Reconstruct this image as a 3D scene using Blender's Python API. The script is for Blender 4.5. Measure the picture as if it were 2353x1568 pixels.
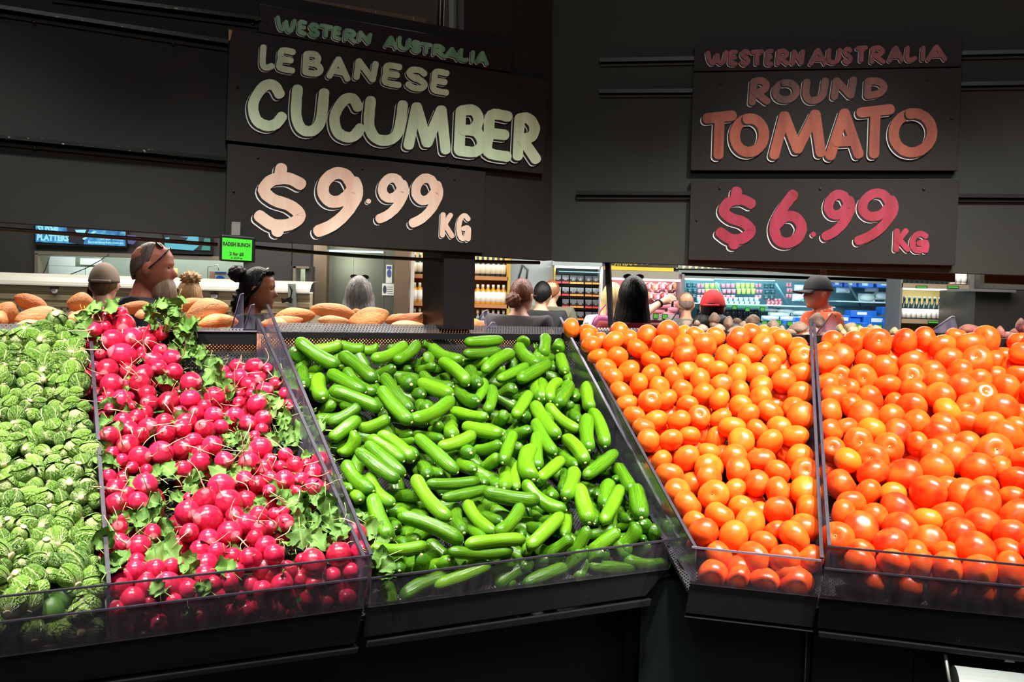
import bpy, math, random
import numpy as np
from mathutils import Vector, Matrix, Euler

scene = bpy.context.scene
for o in list(bpy.data.objects):
    bpy.data.objects.remove(o)
COL = scene.collection
R = random.Random(11)

# ------------------------------------------------------------------ camera, world, lights, exposure
IMG_W, IMG_H = 2353.0, 1568.0
F_PX, PITCH, ROLL, EYE = 2160.0, 0.041, 0.0304, 1.6
AL, AR = 1.095, 1.325                      # headings of the two arms of the corner
cam_pos = Vector((0, 0, EYE))
fwd = Vector((0, math.cos(PITCH), -math.sin(PITCH)))
up0 = Vector((0, math.sin(PITCH), math.cos(PITCH)))
rt0 = Vector((1, 0, 0))
cam_rt = rt0*math.cos(ROLL) + up0*math.sin(ROLL)
cam_up = up0*math.cos(ROLL) - rt0*math.sin(ROLL)
cd = bpy.data.cameras.new('camera')
cam = bpy.data.objects.new('camera', cd)
COL.objects.link(cam)
cd.sensor_width = 36.0
cd.lens = F_PX/IMG_W*36.0
cd.clip_end = 100
cam.matrix_world = Matrix((
    (cam_rt.x, cam_up.x, -fwd.x, cam_pos.x),
    (cam_rt.y, cam_up.y, -fwd.y, cam_pos.y),
    (cam_rt.z, cam_up.z, -fwd.z, cam_pos.z),
    (0, 0, 0, 1)))
scene.camera = cam

world = bpy.data.worlds.new('world')
scene.world = world
world.use_nodes = True
world.node_tree.nodes['Background'].inputs[0].default_value = (.8, .85, 1, 1)
world.node_tree.nodes['Background'].inputs[1].default_value = 0.035
scene.view_settings.view_transform = 'Standard'
scene.view_settings.look = 'None'
scene.view_settings.gamma = 1.0
scene.view_settings.use_curve_mapping = False
scene.view_settings.exposure = 0.0
try:
    scene.cycles.max_bounces = 8
    scene.cycles.transparent_max_bounces = 16
    scene.cycles.sample_clamp_indirect = 4.0
    scene.cycles.caustics_reflective = False
    scene.cycles.caustics_refractive = False
except Exception:
    pass


def spot(name, loc, target, power, size=50, blend=.5, rad=.06, col=(1, .96, .88)):
    ld = bpy.data.lights.new(name, 'SPOT')
    ld.energy = power
    ld.spot_size = math.radians(size)
    ld.spot_blend = blend
    ld.shadow_soft_size = rad
    ld.color = col
    o = bpy.data.objects.new(name, ld)
    COL.objects.link(o)
    o.location = loc
    o.rotation_euler = (Vector(target)-Vector(loc)).to_track_quat('-Z', 'Y').to_euler()
    return o


def area(name, loc, target, power, sx, sy, col=(1, 1, 1)):
    ld = bpy.data.lights.new(name, 'AREA')
    ld.shape = 'RECTANGLE'
    ld.size, ld.size_y = sx, sy
    ld.energy = power
    ld.color = col
    o = bpy.data.objects.new(name, ld)
    COL.objects.link(o)
    o.location = loc
    o.rotation_euler = (Vector(target)-Vector(loc)).to_track_quat('-Z', 'Y').to_euler()
    return o


# ceiling track spots over the two arms of the display
K = 1.0
spot('track_spot', (-1.15, .95, 3.35), (-.95, 1.85, 1.25), 400*K, 44, .7)
spot('track_spot', (-.35, 1.15, 3.35), (-.50, 2.05, 1.25), 330*K, 44, .7)
spot('track_spot', (.35, 1.35, 3.35), (.05, 2.35, 1.3), 330*K, 44, .7)
spot('track_spot', (.95, 1.35, 3.35), (.62, 2.35, 1.3), 420*K, 44, .7)
spot('track_spot', (1.65, 1.05, 3.35), (1.15, 2.15, 1.25), 420*K, 44, .7)
# spots on the far side of the rail, over the sweet potatoes and potatoes
spot('track_spot', (-1.1, 2.5, 3.5), (-.95, 2.25, 1.5), 260*K, 42, .6)
spot('track_spot', (-.1, 3.0, 3.5), (-.25, 2.75, 1.5), 260*K, 42, .6)
spot('track_spot', (1.2, 3.0, 3.5), (1.0, 2.75, 1.5), 200*K, 42, .6)
area('added_face_fill', (-1.2, 3.6, 3.8), (-1.0, 5.2, 1.6), 26, 2.0, .5, (1, .92, .85))  # added fill lamp, not a real panel: lifts the dark face behind the rail
# general shop lighting: dim panels over the aisle in front and over the floor behind the stand
area('aisle_panel', (0, -1.2, 3.6), (0, 1.6, 1.6), 45, 3.0, 1.2, (1, .97, .92))
area('shop_panel', (-2.5, 7.0, 3.7), (-2.5, 7.3, 0), 300, 4.0, 2.0, (1, .93, .82))
area('shop_panel', (1.5, 7.6, 3.7), (1.5, 7.9, 0), 260, 4.0, 2.0, (1, .95, .88))
area('shop_panel', (3.8, 8.6, 3.7), (3.8, 9.4, 0), 160, 3.0, 2.0, (1, .95, .88))

# ------------------------------------------------------------------ pixel helpers (a pixel's ray, then a real depth)
def ray(x, y):
    return fwd + cam_rt*((x-IMG_W/2)/F_PX) - cam_up*((y-IMG_H/2)/F_PX)


def at(x, y, Y):
    """point at depth Y (metres along world +Y) seen at pixel x, y"""
    d = ray(x, y)
    return cam_pos + d*(Y/d.y)


def hit(x, y, P0, n):
    d = ray(x, y)
    return cam_pos + d*((P0-cam_pos).dot(n)/d.dot(n))


CORNER = Vector((.109, 2.75, 0))
dL = Vector((-math.sin(AL), -math.cos(AL), 0)); nL = Vector((math.cos(AL), -math.sin(AL), 0))
dR = Vector((math.sin(AR), -math.cos(AR), 0)); nR = Vector((-math.cos(AR), -math.sin(AR), 0))
Z = Vector((0, 0, 1))
DEP = .72


def onL(x, y, off=0.0):
    return hit(x, y, CORNER+nL*off, nL)


def onR(x, y, off=0.0):
    return hit(x, y, CORNER+nR*off, nR)


# ------------------------------------------------------------------ object helpers
def prop(o, label=None, cat=None, group=None, kind=None):
    if label: o['label'] = label
    if cat: o['category'] = cat
    if group: o['group'] = group
    if kind: o['kind'] = kind
    return o


def empty(name, loc, label=None, cat=None, group=None, rz=0):
    o = bpy.data.objects.new(name, None)
    o.empty_display_size = .05
    COL.objects.link(o)
    o.location = loc
    o.rotation_euler = (0, 0, rz)
    return prop(o, label, cat, group)


class MB:
    """collects vertices and faces in world space; becomes one mesh object"""
    def __init__(s):
        s.v = []; s.f = []; s.m = []; s.sm = []; s.uv = None

    def add(s, vs, fs, mi=0, smooth=False):
        b = len(s.v)
        s.v += [tuple(v) for v in vs]
        for f in fs:
            s.f.append([i+b for i in f]); s.m.append(mi); s.sm.append(smooth)
        return s

    def hexa(s, a, b, mi=0):
        """a, b: two quads (4 points each, same winding)"""
        return s.add(list(a)+list(b), [(3, 2, 1, 0), (4, 5, 6, 7), (0, 1, 5, 4), (1, 2, 6, 5), (2, 3, 7, 6), (3, 0, 4, 7)], mi)

    def box(s, p0, p1, mi=0):
        x0, y0, z0 = p0; x1, y1, z1 = p1
        x0, x1 = min(x0, x1), max(x0, x1); y0, y1 = min(y0, y1), max(y0, y1); z0, z1 = min(z0, z1), max(z0, z1)
        return s.hexa([(x0, y0, z0), (x1, y0, z0), (x1, y1, z0), (x0, y1, z0)], [(x0, y0, z1), (x1, y0, z1), (x1, y1, z1), (x0, y1, z1)], mi)

    def slab(s, quad, n, t, mi=0):
        q = [Vector(p) for p in quad]
        return s.hexa(q, [p+n*t for p in q], mi)

    def tube(s, pts, rad, seg=6, mi=0, cap=True):
        pts = [Vector(p) for p in pts]
        n = len(pts)
        rr = rad if hasattr(rad, '__len__') else [rad]*n
        up = Vector((.123, .31, .94)).normalized()
        vs = []
        for i, p in enumerate(pts):
            t = (pts[min(i+1, n-1)]-pts[max(i-1, 0)]).normalized()
            a = t.cross(up)
            if a.length < .05: a = t.cross(Vector((1, 0, 0)))
            a.normalize(); b = t.cross(a)
            for k in range(seg):
                w = 2*math.pi*k/seg
                vs.append(p + a*math.cos(w)*rr[i] + b*math.sin(w)*rr[i])
        fs = []
        for i in range(n-1):
            for k in range(seg):
                k2 = (k+1) % seg
                fs.append((i*seg+k, i*seg+k2, (i+1)*seg+k2, (i+1)*seg+k))
        if cap:
            fs.append(tuple(range(seg-1, -1, -1))); fs.append(tuple((n-1)*seg+k for k in range(seg)))
        return s.add(vs, fs, mi, True)

    def lathe(s, prof, c, seg=12, mi=0, smooth=True):
        """prof: (r, z) list; around z at c"""
        c = Vector(c); vs = []
        for r, z in prof:
            for k in range(seg):
                w = 2*math.pi*k/seg
                vs.append(c+Vector((r*math.cos(w), r*math.sin(w), z)))
        n = len(prof)
        fs = []
        for i in range(n-1):
            for k in range(seg):
                k2 = (k+1) % seg
                fs.append((i*seg+k, i*seg+k2, (i+1)*seg+k2, (i+1)*seg+k))
        fs.append(tuple(range(seg-1, -1, -1))); fs.append(tuple((n-1)*seg+k for k in range(seg)))
        return s.add(vs, fs, mi, smooth)

    def mesh(s, name, mats):
        me = bpy.data.meshes.new(name)
        me.from_pydata(s.v, [], s.f)
        for m in (mats if isinstance(mats, (list, tuple)) else [mats]):
            me.materials.append(m)
        me.polygons.foreach_set('material_index', s.m)
        me.polygons.foreach_set('use_smooth', s.sm)
        me.update()
        return me

    def build(s, name, mats, parent=None, bevel=0):
        o = bpy.data.objects.new(name, s.mesh(name, mats))
        COL.objects.link(o)
        if bevel:
            b = o.modifiers.new('bevel', 'BEVEL'); b.width = bevel; b.segments = 2; b.limit_method = 'ANGLE'
        if parent is not None:
            o.parent = parent
            o.matrix_parent_inverse = Matrix.Translation(-Vector(parent.location)) if parent.rotation_euler.z == 0 else (Matrix.Translation(parent.location) @ Matrix.Rotation(parent.rotation_euler.z, 4, 'Z')).inverted()
        return o


def grid_mesh(fn, nu, nv, closed_u=True):
    """fn(u,v)->point; u 0..1 around, v 0..1 pole to pole"""
    vs = []; uv = []
    for j in range(nv+1):
        for i in range(nu + (0 if closed_u else 1)):
            vs.append(fn(i/nu, j/nv)); uv.append((i/nu, j/nv))
    w = nu if closed_u else nu+1
    fs = []
    for j in range(nv):
        for i in range(nu):
            i2 = (i+1) % w if closed_u else i+1
            fs.append((j*w+i, (j+1)*w+i, (j+1)*w+i2, j*w+i2))
    return vs, fs, uv


# ------------------------------------------------------------------ materials
class N:
    def __init__(s, name):
        s.m = bpy.data.materials.new(name); s.m.use_nodes = True
        s.t = s.m.node_tree; s.b = s.t.nodes['Principled BSDF']; s.out = s.t.nodes['Material Output']

    def n(s, kind, **kw):
        x = s.t.nodes.new(kind)
        for k, v in kw.items():
            if k in x.inputs.keys() if isinstance(k, str) else False: x.inputs[k].default_value = v
            else: setattr(x, k, v)
        return x

    def l(s, a, b): s.t.links.new(a, b)

    def mix(s, fac, a, b, mode='MIX'):
        x = s.t.nodes.new('ShaderNodeMix'); x.data_type = 'RGBA'; x.blend_type = mode
        for sock, v in ((x.inputs[0], fac), (x.inputs[6], a), (x.inputs[7], b)):
            if hasattr(v, 'links') or hasattr(v, 'is_linked'): s.l(v, sock)
            elif isinstance(v, tuple): sock.default_value = (*v[:3], 1)
            else: sock.default_value = v
        return x.outputs[2]

    def ramp(s, fac, stops, interp='LINEAR'):
        x = s.t.nodes.new('ShaderNodeValToRGB'); x.color_ramp.interpolation = interp
        e = x.color_ramp.elements
        while len(e) < len(stops): e.new(.5)
        for i, (p, c) in enumerate(stops):
            e[i].position = p
            e[i].color = (c, c, c, 1) if not isinstance(c, tuple) else (*c[:3], 1)
        s.l(fac, x.inputs[0])
        return x.outputs[0]

    def noise(s, scale, detail=3, coord='Object', stretch=None, rough=.5):
        tc = s.t.nodes.new('ShaderNodeTexCoord')
        nz = s.t.nodes.new('ShaderNodeTexNoise'); nz.inputs['Scale'].default_value = scale
        nz.inputs['Detail'].default_value = detail; nz.inputs['Roughness'].default_value = rough
        src = tc.outputs[coord]
        if stretch:
            mp = s.t.nodes.new('ShaderNodeMapping'); mp.inputs['Scale'].default_value = stretch
            s.l(src, mp.inputs[0]); src = mp.outputs[0]
        s.l(src, nz.inputs['Vector'])
        return nz.outputs['Fac']

    def bump(s, h, strength=.3, dist=.01):
        b = s.t.nodes.new('ShaderNodeBump'); b.inputs['Strength'].default_value = strength; b.inputs['Distance'].default_value = dist
        s.l(h, b.inputs['Height']); s.l(b.outputs[0], s.b.inputs['Normal'])

    def base(s, c): 
        if isinstance(c, tuple): s.b.inputs['Base Color'].default_value = (*c[:3], 1)
        else: s.l(c, s.b.inputs['Base Color'])

    def set(s, **kw):
        for k, v in kw.items(): s.b.inputs[k.replace('_', ' ')].default_value = v
        return s


def plain(name, col, rough=.5, metal=0.0, var=.12, scale=8, bump=.0, spec=.5, emit=None, es=1.0):
    m = N(name)
    nz = m.noise(scale, 3)
    a = tuple(c*(1-var) for c in col); b = tuple(min(1, c*(1+var)) for c in col)
    m.base(m.mix(nz, a, b))
    m.set(Roughness=rough, Metallic=metal, Specular_IOR_Level=spec)
    if bump: m.bump(m.noise(scale*6, 4), bump, .004)
    if emit:
        m.b.inputs['Emission Color'].default_value = (*emit, 1); m.b.inputs['Emission Strength'].default_value = es
    return m.m


def glass(name, tint, gloss=.09, rough=.08, haze=.03, hazecol=(.5, .45, .6)):
    m = N(name); t = m.t
    t.nodes.remove(m.b)
    tr = t.nodes.new('ShaderNodeBsdfTransparent'); tr.inputs[0].default_value = (*tint, 1)
    gl = t.nodes.new('ShaderNodeBsdfGlossy'); gl.inputs['Roughness'].default_value = rough
    df = t.nodes.new('ShaderNodeBsdfDiffuse'); df.inputs[0].default_value = (*hazecol, 1)  # frosty haze of the pane; also carries its reflections as diffuse colour
    fr = t.nodes.new('ShaderNodeFresnel'); fr.inputs[0].default_value = 1.35
    m1 = t.nodes.new('ShaderNodeMixShader'); m2 = t.nodes.new('ShaderNodeMixShader')
    mul = t.nodes.new('ShaderNodeMath'); mul.operation = 'MULTIPLY_ADD'; mul.inputs[1].default_value = .5; mul.inputs[2].default_value = gloss*.3
    t.links.new(fr.outputs[0], mul.inputs[0]); t.links.new(mul.outputs[0], m1.inputs[0])
    t.links.new(tr.outputs[0], m1.inputs[1]); t.links.new(gl.outputs[0], m1.inputs[2])
    sc = m.ramp(m.noise(60, 5, stretch=(1, 1, .35)), [(.35, haze*.6), (.7, haze*1.5)])
    t.links.new(sc, m2.inputs[0]); t.links.new(m1.outputs[0], m2.inputs[1]); t.links.new(df.outputs[0], m2.inputs[2])
    t.links.new(m2.outputs[0], m.out.inputs[0])
    return m.m


def emis(name, col, strength):
    m = N(name)
    m.base((0, 0, 0)); m.set(Roughness=.6)
    m.b.inputs['Emission Color'].default_value = (*col, 1); m.b.inputs['Emission Strength'].default_value = strength
    return m.m


def scuffed(name, col, rough=.5, amount=.62, scuff=(.45, .43, .38), scale=30, stretch=(1, 1, 1)):
    m = N(name)
    nz = m.noise(4, 3)
    base = m.mix(nz, tuple(c*.8 for c in col), tuple(c*1.25 for c in col))
    sp = m.ramp(m.noise(scale, 8, stretch=stretch, rough=.75), [(amount, 0.0), (amount+.05, 1.0)])
    m.base(m.mix(sp, base, scuff)); m.set(Roughness=rough)
    m.set(Specular_IOR_Level=.25)
    m.bump(m.noise(220, 3), .12, .002)
    return m.m


BLACK_WALL = scuffed('black_painted_board', (.0065, .0066, .0064), .7, .735, (.12, .12, .11), 20)
GREY_WALL = scuffed('charcoal_painted_board', (.0165, .0195, .0165), .65, .74, (.2, .2, .2), 22)
RAIL = scuffed('scuffed_black_rail', (.006, .006, .006), .3, .60, (.55, .53, .46), 34, (1, 1, 4))
SIGN_BLACK = scuffed('black_sign_board', (.0078, .0075, .0068), .6, .71, (.1, .095, .09), 14)
SIGN_MAROON = scuffed('dark_maroon_sign_board', (.0065, .0040, .0045), .6, .73, (.08, .07, .07), 14)
SIGN_EDGE = plain('raw_wood_edge', (.30, .17, .07), .8, var=.5, scale=30)
METAL_BLACK = scuffed('black_powder_metal', (.010, .010, .011), .35, .68, (.3, .3, .28), 30)
BASE_PANEL = plain('dark_green_base_panel', (.010, .017, .016), .3, scale=3)
ACRYLIC = glass('clear_acrylic', (.92, .91, .94), haze=.10, hazecol=(.45, .42, .62))
ACRYLIC_FRONT = glass('smoky_acrylic', (.84, .82, .84), haze=.05, hazecol=(.30, .27, .33), rough=.15)
ACRYLIC_LOW = glass('hazy_acrylic', (.70, .68, .70), haze=.05, hazecol=(.18, .16, .19), rough=.2)  # darker tint; lip reflections put into the haze colour
ACRYLIC_EDGE = plain('acrylic_edge', (.040, .034, .050), .55, scale=60, var=.5, spec=.25)
ACRYLIC_EDGE_LIGHT = plain('bright_acrylic_edge', (.20, .18, .25), .5, scale=60, var=.3)
STEEL = plain('brushed_steel', (.50, .47, .42), .32, 1.0, var=.15, scale=20)
DULL_METAL = plain('dull_grey_metal', (.21, .21, .20), .5, .6)


def perforated(name, col, cell, hole=.33, stretch=(1, 1, 1), behind=None):
    m = N(name); t = m.t
    tc = t.nodes.new('ShaderNodeTexCoord'); mp = t.nodes.new('ShaderNodeMapping'); mp.inputs['Scale'].default_value = stretch
    vo = t.nodes.new('ShaderNodeTexVoronoi'); vo.inputs['Scale'].default_value = 1/cell; vo.inputs['Randomness'].default_value = 0
    t.links.new(tc.outputs['UV'], mp.inputs[0]); t.links.new(mp.outputs[0], vo.inputs[0])
    lt = t.nodes.new('ShaderNodeMath'); lt.operation = 'LESS_THAN'; lt.inputs[1].default_value = hole
    t.links.new(vo.outputs['Distance'], lt.inputs[0])
    m.base(col); m.set(Roughness=.4)
    if behind is None:
        tr = t.nodes.new('ShaderNodeBsdfTransparent'); mx = t.nodes.new('ShaderNodeMixShader')
        t.links.new(lt.outputs[0], mx.inputs[0]); t.links.new(m.b.outputs[0], mx.inputs[1]); t.links.new(tr.outputs[0], mx.inputs[2])
        t.links.new(mx.outputs[0], m.out.inputs[0])
    else:
        m.base(m.mix(lt.outputs[0], col, behind))
    return m.m


MESH_STEEL = perforated('perforated_steel', (.035, .035, .04), .0062, .30)
PERF_PANEL = perforated('perforated_cream_panel', (.62, .57, .44), .035, .27, behind=(.2, .17, .11))


def sheet(name, quad, mat, parent=None, t=.002, n=None):
    """thin sheet with metric uv; quad order: bl, br, tr, tl"""
    q = [Vector(p) for p in quad]
    nn = n or (q[1]-q[0]).cross(q[3]-q[0]).normalized()
    mb = MB().slab(q, nn, -t)
    o = mb.build(name, mat, parent)
    uv = o.data.uv_layers.new(name='UVMap')
    ex = (q[1]-q[0]).normalized(); ey = nn.cross(ex)
    for lp in o.data.loops:
        c = o.data.vertices[lp.vertex_index].co-q[0]
        u, v = c.dot(ex), c.dot(ey)
        uv.data[lp.index].uv = (u+v*.0, v)
        uv.data[lp.index].uv = ((u+v)*.7071, (v-u)*.7071)
    return o
# ------------------------------------------------------------------ the two arms of the dark hanging wall
def quadL(pts, off=0.0): return [onL(x, y, off) for x, y in pts]
def quadR(pts, off=0.0): return [onR(x, y, off) for x, y in pts]


wl = MB()
wl.slab(quadL([(-420, 480), (1268, 599), (1268, 107), (-420, -208)]), -nL, .05)
wl.slab(quadL([(1066, 71), (1268, 107.5), (1268, -260), (1066, -260)]), -nL, .05)
o = wl.build('wall_left', [BLACK_WALL]); prop(o, 'black painted board wall carrying the cucumber signs', 'wall', kind='structure')
wr = MB().slab(quadR([(1268, 599), (2700, 643), (2700, -130), (1268, -130)]), -nR, .05)
o = wr.build('wall_right', [GREY_WALL]); prop(o, 'charcoal painted board wall carrying the tomato signs', 'wall', kind='structure')
o = MB().slab(quadL([(1042, 70), (1066, 74), (1066, -260), (1042, -260)], -.06), -nL, .03).build('trim_1', plain('pale_grey_strip', (.10, .105, .09), .7))
prop(o, kind='structure')


def ledge(wallq, nn, name, x0, y0, x1, y1, h, parent, mat, proud=.012, i=0):
    q = wallq([(x0, y0+h), (x1, y1+h), (x1, y1), (x0, y0)], .0005)
    return MB().slab(q, nn, proud).build(name, mat, parent)


wlo = bpy.data.objects['wall_left']; wro = bpy.data.objects['wall_right']
for (x0, y0, x1, y1, h) in [(-200, -14, 522, 96, 9), (-200, 292, 517, 363, 9), (120, -16, 597, 44, 8)]:
    ledge(quadL, nL, 'ledge_rail', x0, y0, x1, y1, h, wlo, RAIL, .022)
    ledge(quadL, nL, 'lower_strip', x0, y0+h+6, x1, y1+h+6, 8, wlo, BLACK_WALL, .006)
for (x0, y0, x1, y1, w) in [(1380, 136, 1598, 132, 1), (2206, 120, 2600, 112, 1), (1378, 207, 1592, 206, 1), (2202, 191, 2600, 184, 1), (1326, 440, 1588, 441, 1), (2198, 446, 2600, 449, 1)]:
    ledge(quadR, nR, 'ledge_rail', x0, y0, x1, y1, 9, wro, METAL_BLACK, .014)
    ledge(quadR, nR, 'lower_strip', x0, y0+13, x1, y1+13, 5, wro, GREY_WALL, .006)
# screw heads in the rails
for (x, y) in [(78, 50), (398, 100), (427, 31), (398, 22), (80, 340), (402, 369), (422, 371), (580, 55)]:
    c = onL(x, y, .007)
    s = MB().lathe([(.004, 0), (.004, .002), (.002, .003)], (0, 0, 0), 8).build('screw', METAL_BLACK, wlo)
    s.location = c; s.rotation_euler = nL.to_track_quat('Z', 'Y').to_euler()

# brown boards on the gantry behind the wall's top edge
boards = empty('gantry_board_row', onL(800, 60, -.3), 'brown boards in a row above the black wall, over the cucumber sign', 'board')
BROWN = plain('brown_board', (.10, .055, .035), .7, var=.25)
for x0, x1 in [(640, 796), (799, 862), (865, 948), (951, 978)]:
    f = lambda x: (x-690)*.165-6
    MB().slab(quadL([(x0, f(x0)+60), (x1, f(x1)+60), (x1, f(x1)), (x0, f(x0))], -.12), -nL, .03).build('board', BROWN, boards)
pp = empty('gantry_pipe_pair', onL(1015, 50, -.4), 'thin dark pipes behind the wall top beside the pale strip', 'pipe')
for dx in (0, 9):
    MB().tube([onL(1006+dx, 90, -.4), onL(1012+dx, -120, -.4)], .005, 8).build('pipe', METAL_BLACK, pp)

# ------------------------------------------------------------------ brush lettering
def arc(cx, cy, rx, ry, a0, a1, n=14):
    return [(cx+rx*math.cos(math.radians(a0+(a1-a0)*i/n)), cy+ry*math.sin(math.radians(a0+(a1-a0)*i/n))) for i in range(n+1)]


GL = {
 'W': [[(0, 1), (.08, .35), (.22, .02), (.38, .15), (.5, .75)], [(.5, .75), (.55, .25), (.7, .0), (.88, .25), (1, 1)]],
 'E': [[(.95, 1), (.15, .97), (.05, .5), (0, .05), (.9, 0)], [(.08, .52), (.8, .53)]],
 'S': [[(.95, .85), (.7, 1), (.25, .97), (.08, .75), (.3, .57), (.7, .47), (.95, .27), (.75, .04), (.3, 0), (0, .15)]],
 'T': [[(0, .96), (1, 1)], [(.5, .97), (.45, 0)]],
 'R': [[(.05, 0), (.15, .95)], [(.12, .95), (.6, 1), (.92, .8), (.75, .55), (.2, .45)], [(.3, .45), (1, 0)]],
 'N': [[(0, 0), (.12, 1)], [(.12, 1), (.85, .02)], [(.85, .02), (1, 1)]],
 'A': [[(0, 0), (.5, 1)], [(.5, 1), (1, 0)], [(.2, .33), (.8, .33)]],
 'U': [[(.05, 1), (0, .35), (.2, .02), (.6, .02), (.88, .3), (1, 1)]],
 'L': [[(.12, 1), (.03, .3), (.15, .02), (.55, .0), (1, .12)]],
 'I': [[(.6, 1), (.4, 0)]],
 'B': [[(.05, 0), (.12, .95)], [(.12, .95), (.65, 1), (.85, .78), (.6, .55), (.2, .5)], [(.2, .5), (.75, .5), (1, .25), (.7, .02), (.05, 0)]],
 'C': [[(.92, .8), (.72, 1), (.38, .92), (.06, .5), (.15, .12), (.5, -.0), (.8, .08), (1, .28)]],
 'M': [[(0, 0), (.22, 1)], [(.22, 1), (.5, .12)], [(.5, .12), (.88, 1)], [(.88, 1), (1, 0)]],
 'O': [[*arc(.5, .5, .5, .5, 100, 460, 22)]],
 'D': [[(.08, 0), (.12, 1)], [(.12, 1), (.7, .93), (1, .55), (.75, .12), (.08, 0)]],
 'K': [[(.05, 0), (.12, 1)], [(.85, 1), (.18, .45)], [(.3, .52), (1, 0)]],
 'G': [[(.95, .85), (.6, 1), (.2, .85), (.02, .4), (.25, .02), (.7, .05), (.9, .4)], [(.45, .42), (.95, .45), (.92, -.03)]],
 '$': [[(.97, .76), (.68, .84), (.32, .80), (.14, .64), (.35, .5), (.72, .42), (.95, .27), (.72, .13), (.35, .11), (.03, .24)], [(.53, 1), (.50, .85)], [(.47, .12), (.44, 0)]],
 '9': [[(.88, .78), (.72, .97), (.45, 1), (.2, .85), (.16, .65), (.34, .52), (.62, .55), (.86, .72)], [(.92, .88), (.98, .66), (.72, .34), (.38, .12), (.03, .0)]],
 '6': [[(.72, 1), (.35, .7), (.08, .35), (.18, .08), (.5, 0), (.85, .1), (1, .32), (.8, .52), (.45, .54), (.14, .38)]],
 '.': [[(.4, .4), (.6, .6)]],
}


def smooth_line(p, n=5):
    if len(p) < 3: return [Vector((*q, 0)) for q in p]
    P = [Vector((*q, 0)) for q in p]; out = []
    for i in range(len(P)-1):
        a, b, c, d = P[max(i-1, 0)], P[i], P[i+1], P[min(i+2, len(P)-1)]
        for k in range(n):
            t = k/n
            out.append(.5*((2*b)+(c-a)*t+(2*a-5*b+4*c-d)*t*t+(3*b-a-3*c+d)*t**3))
    out.append(P[-1]); return out


def ribbon(mb, line, w, mi, place, z, jit=0.0):
    """flat painted stroke with rounded caps; line in pixel coords; place(px,py,z)->3d"""
    n = len(line); L = []; Rr = []
    cap0 = []; cap1 = []
    for i, p in enumerate(line):
        t = (line[min(i+1, n-1)]-line[max(i-1, 0)]); t.normalize()
        q = Vector((-t.y, t.x, 0)); ww = w/2*(1+R.uniform(-jit, jit))
        L.append(p+q*ww); Rr.append(p-q*ww)
        if i == 0: cap0 = [p+(q*math.cos(a)-t*math.sin(a)*.8)*ww for a in np.linspace(math.pi*.8, math.pi*.2, 5)]
        if i == n-1: cap1 = [p+(q*math.cos(a)+t*math.sin(a)*.8)*ww for a in np.linspace(math.pi*.2, math.pi*.8, 5)]
    for i in range(n-1):
        z += .00001
        vs = [place(*v.xy, z) for v in (L[i], L[i+1], Rr[i+1], Rr[i])]
        mb.add(vs, [(0, 1, 2, 3)], mi)
    z += .00001
    vs = [place(*v.xy, z) for v in [L[0], Rr[0]]+cap0]
    mb.add(vs, [tuple(range(len(vs)))], mi)
    z += .00001
    vs = [place(*v.xy, z) for v in [Rr[-1], L[-1]]+cap1]
    mb.add(vs, [tuple(range(len(vs)))], mi)


def paint(name, a, b, streak=30):
    m = N(name)
    nz = m.ramp(m.noise(streak, 4, stretch=(1, 1, .22), rough=.6), [(.35, 0.0), (.68, 1.0)])
    m.base(m.mix(nz, a, b)); m.set(Roughness=.5)
    return m.m


WHITE_PAINT = plain('white_outline_paint', (.52, .54, .56), .5, var=.25, scale=40)


def lettering(board, word_list, org, s, plane, offs, stroke, slope, paint_mat, board_mat, outline=True, ow=None, name='letter'):
    for k, (ch, x0, y0, x1, y1) in enumerate(word_list):
        X0, X1 = org[0]+x0/s, org[0]+x1/s; Y0, Y1 = org[1]+y0/s, org[1]+y1/s
        sw = stroke/s
        W = X1-X0; sl = slope
        hs = (Y1-Y0)-abs(sl)*W
        if hs < sw*1.6: hs = max(sw*1.5, Y1-Y0); sl = 0
        cx, cy = (X0+X1)/2, (Y0+Y1)/2
        ix, iy = max(W-sw, sw*.12), max(hs-sw, sw*.12)
        base = .0004*(1+k*.5)
        place = lambda px, py, z: plane(px, py, offs+z)
        mb = MB()
        lines = []
        for st in GL[ch]:
            ln = smooth_line(st)
            lines.append([Vector((cx+(p.x-.5)*ix, cy-(p.y-.5)*iy+sl*(p.x-.5)*W, 0)) for p in ln])
        if outline:
            w2 = ow or max(1.7, sw*.10)
            d = sw*.17+w2*.9
            for ln in lines:
                ribbon(mb, [p+Vector((-d, d*.95, 0)) for p in ln], sw*.98, 2, place, base)
            for ln in lines:
                ribbon(mb, [p+Vector((-(d-w2)*.9, (d-w2)*.9, 0)) for p in ln], sw*1.04, 1, place, base+.0006)
        zz = base+.0012
        for ln in lines:
            ribbon(mb, ln, sw, 0, place, zz, .04); zz += .0003
        mb.build(name if ch.isalpha() else 'numeral', [paint_mat, board_mat, WHITE_PAINT], board)


def sign_board(name, label, quad, nn, mat, t=.012):
    o = empty(name, quad[0], label, 'sign', 'painted price boards')
    mb = MB().slab(quad, nn, t)
    b = mb.build('board', [mat], o, bevel=.001)
    return o


def boardL(px, off): return [onL(x, y, off) for x, y in px]


def pins(o, pts, pl, nn, off):
    for x, y in pts:
        c = pl(x, y, off)
        p = MB().lathe([(.0035, 0), (.0035, .0012), (.0015, .0018)], (0, 0, 0), 8).build('screw', METAL_BLACK, o)
        p.matrix_parent_inverse = Matrix.Translation(-Vector(o.location))
        p.location = c; p.rotation_euler = nn.to_track_quat('Z', 'Y').to_euler()


S6 = 2.614
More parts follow.
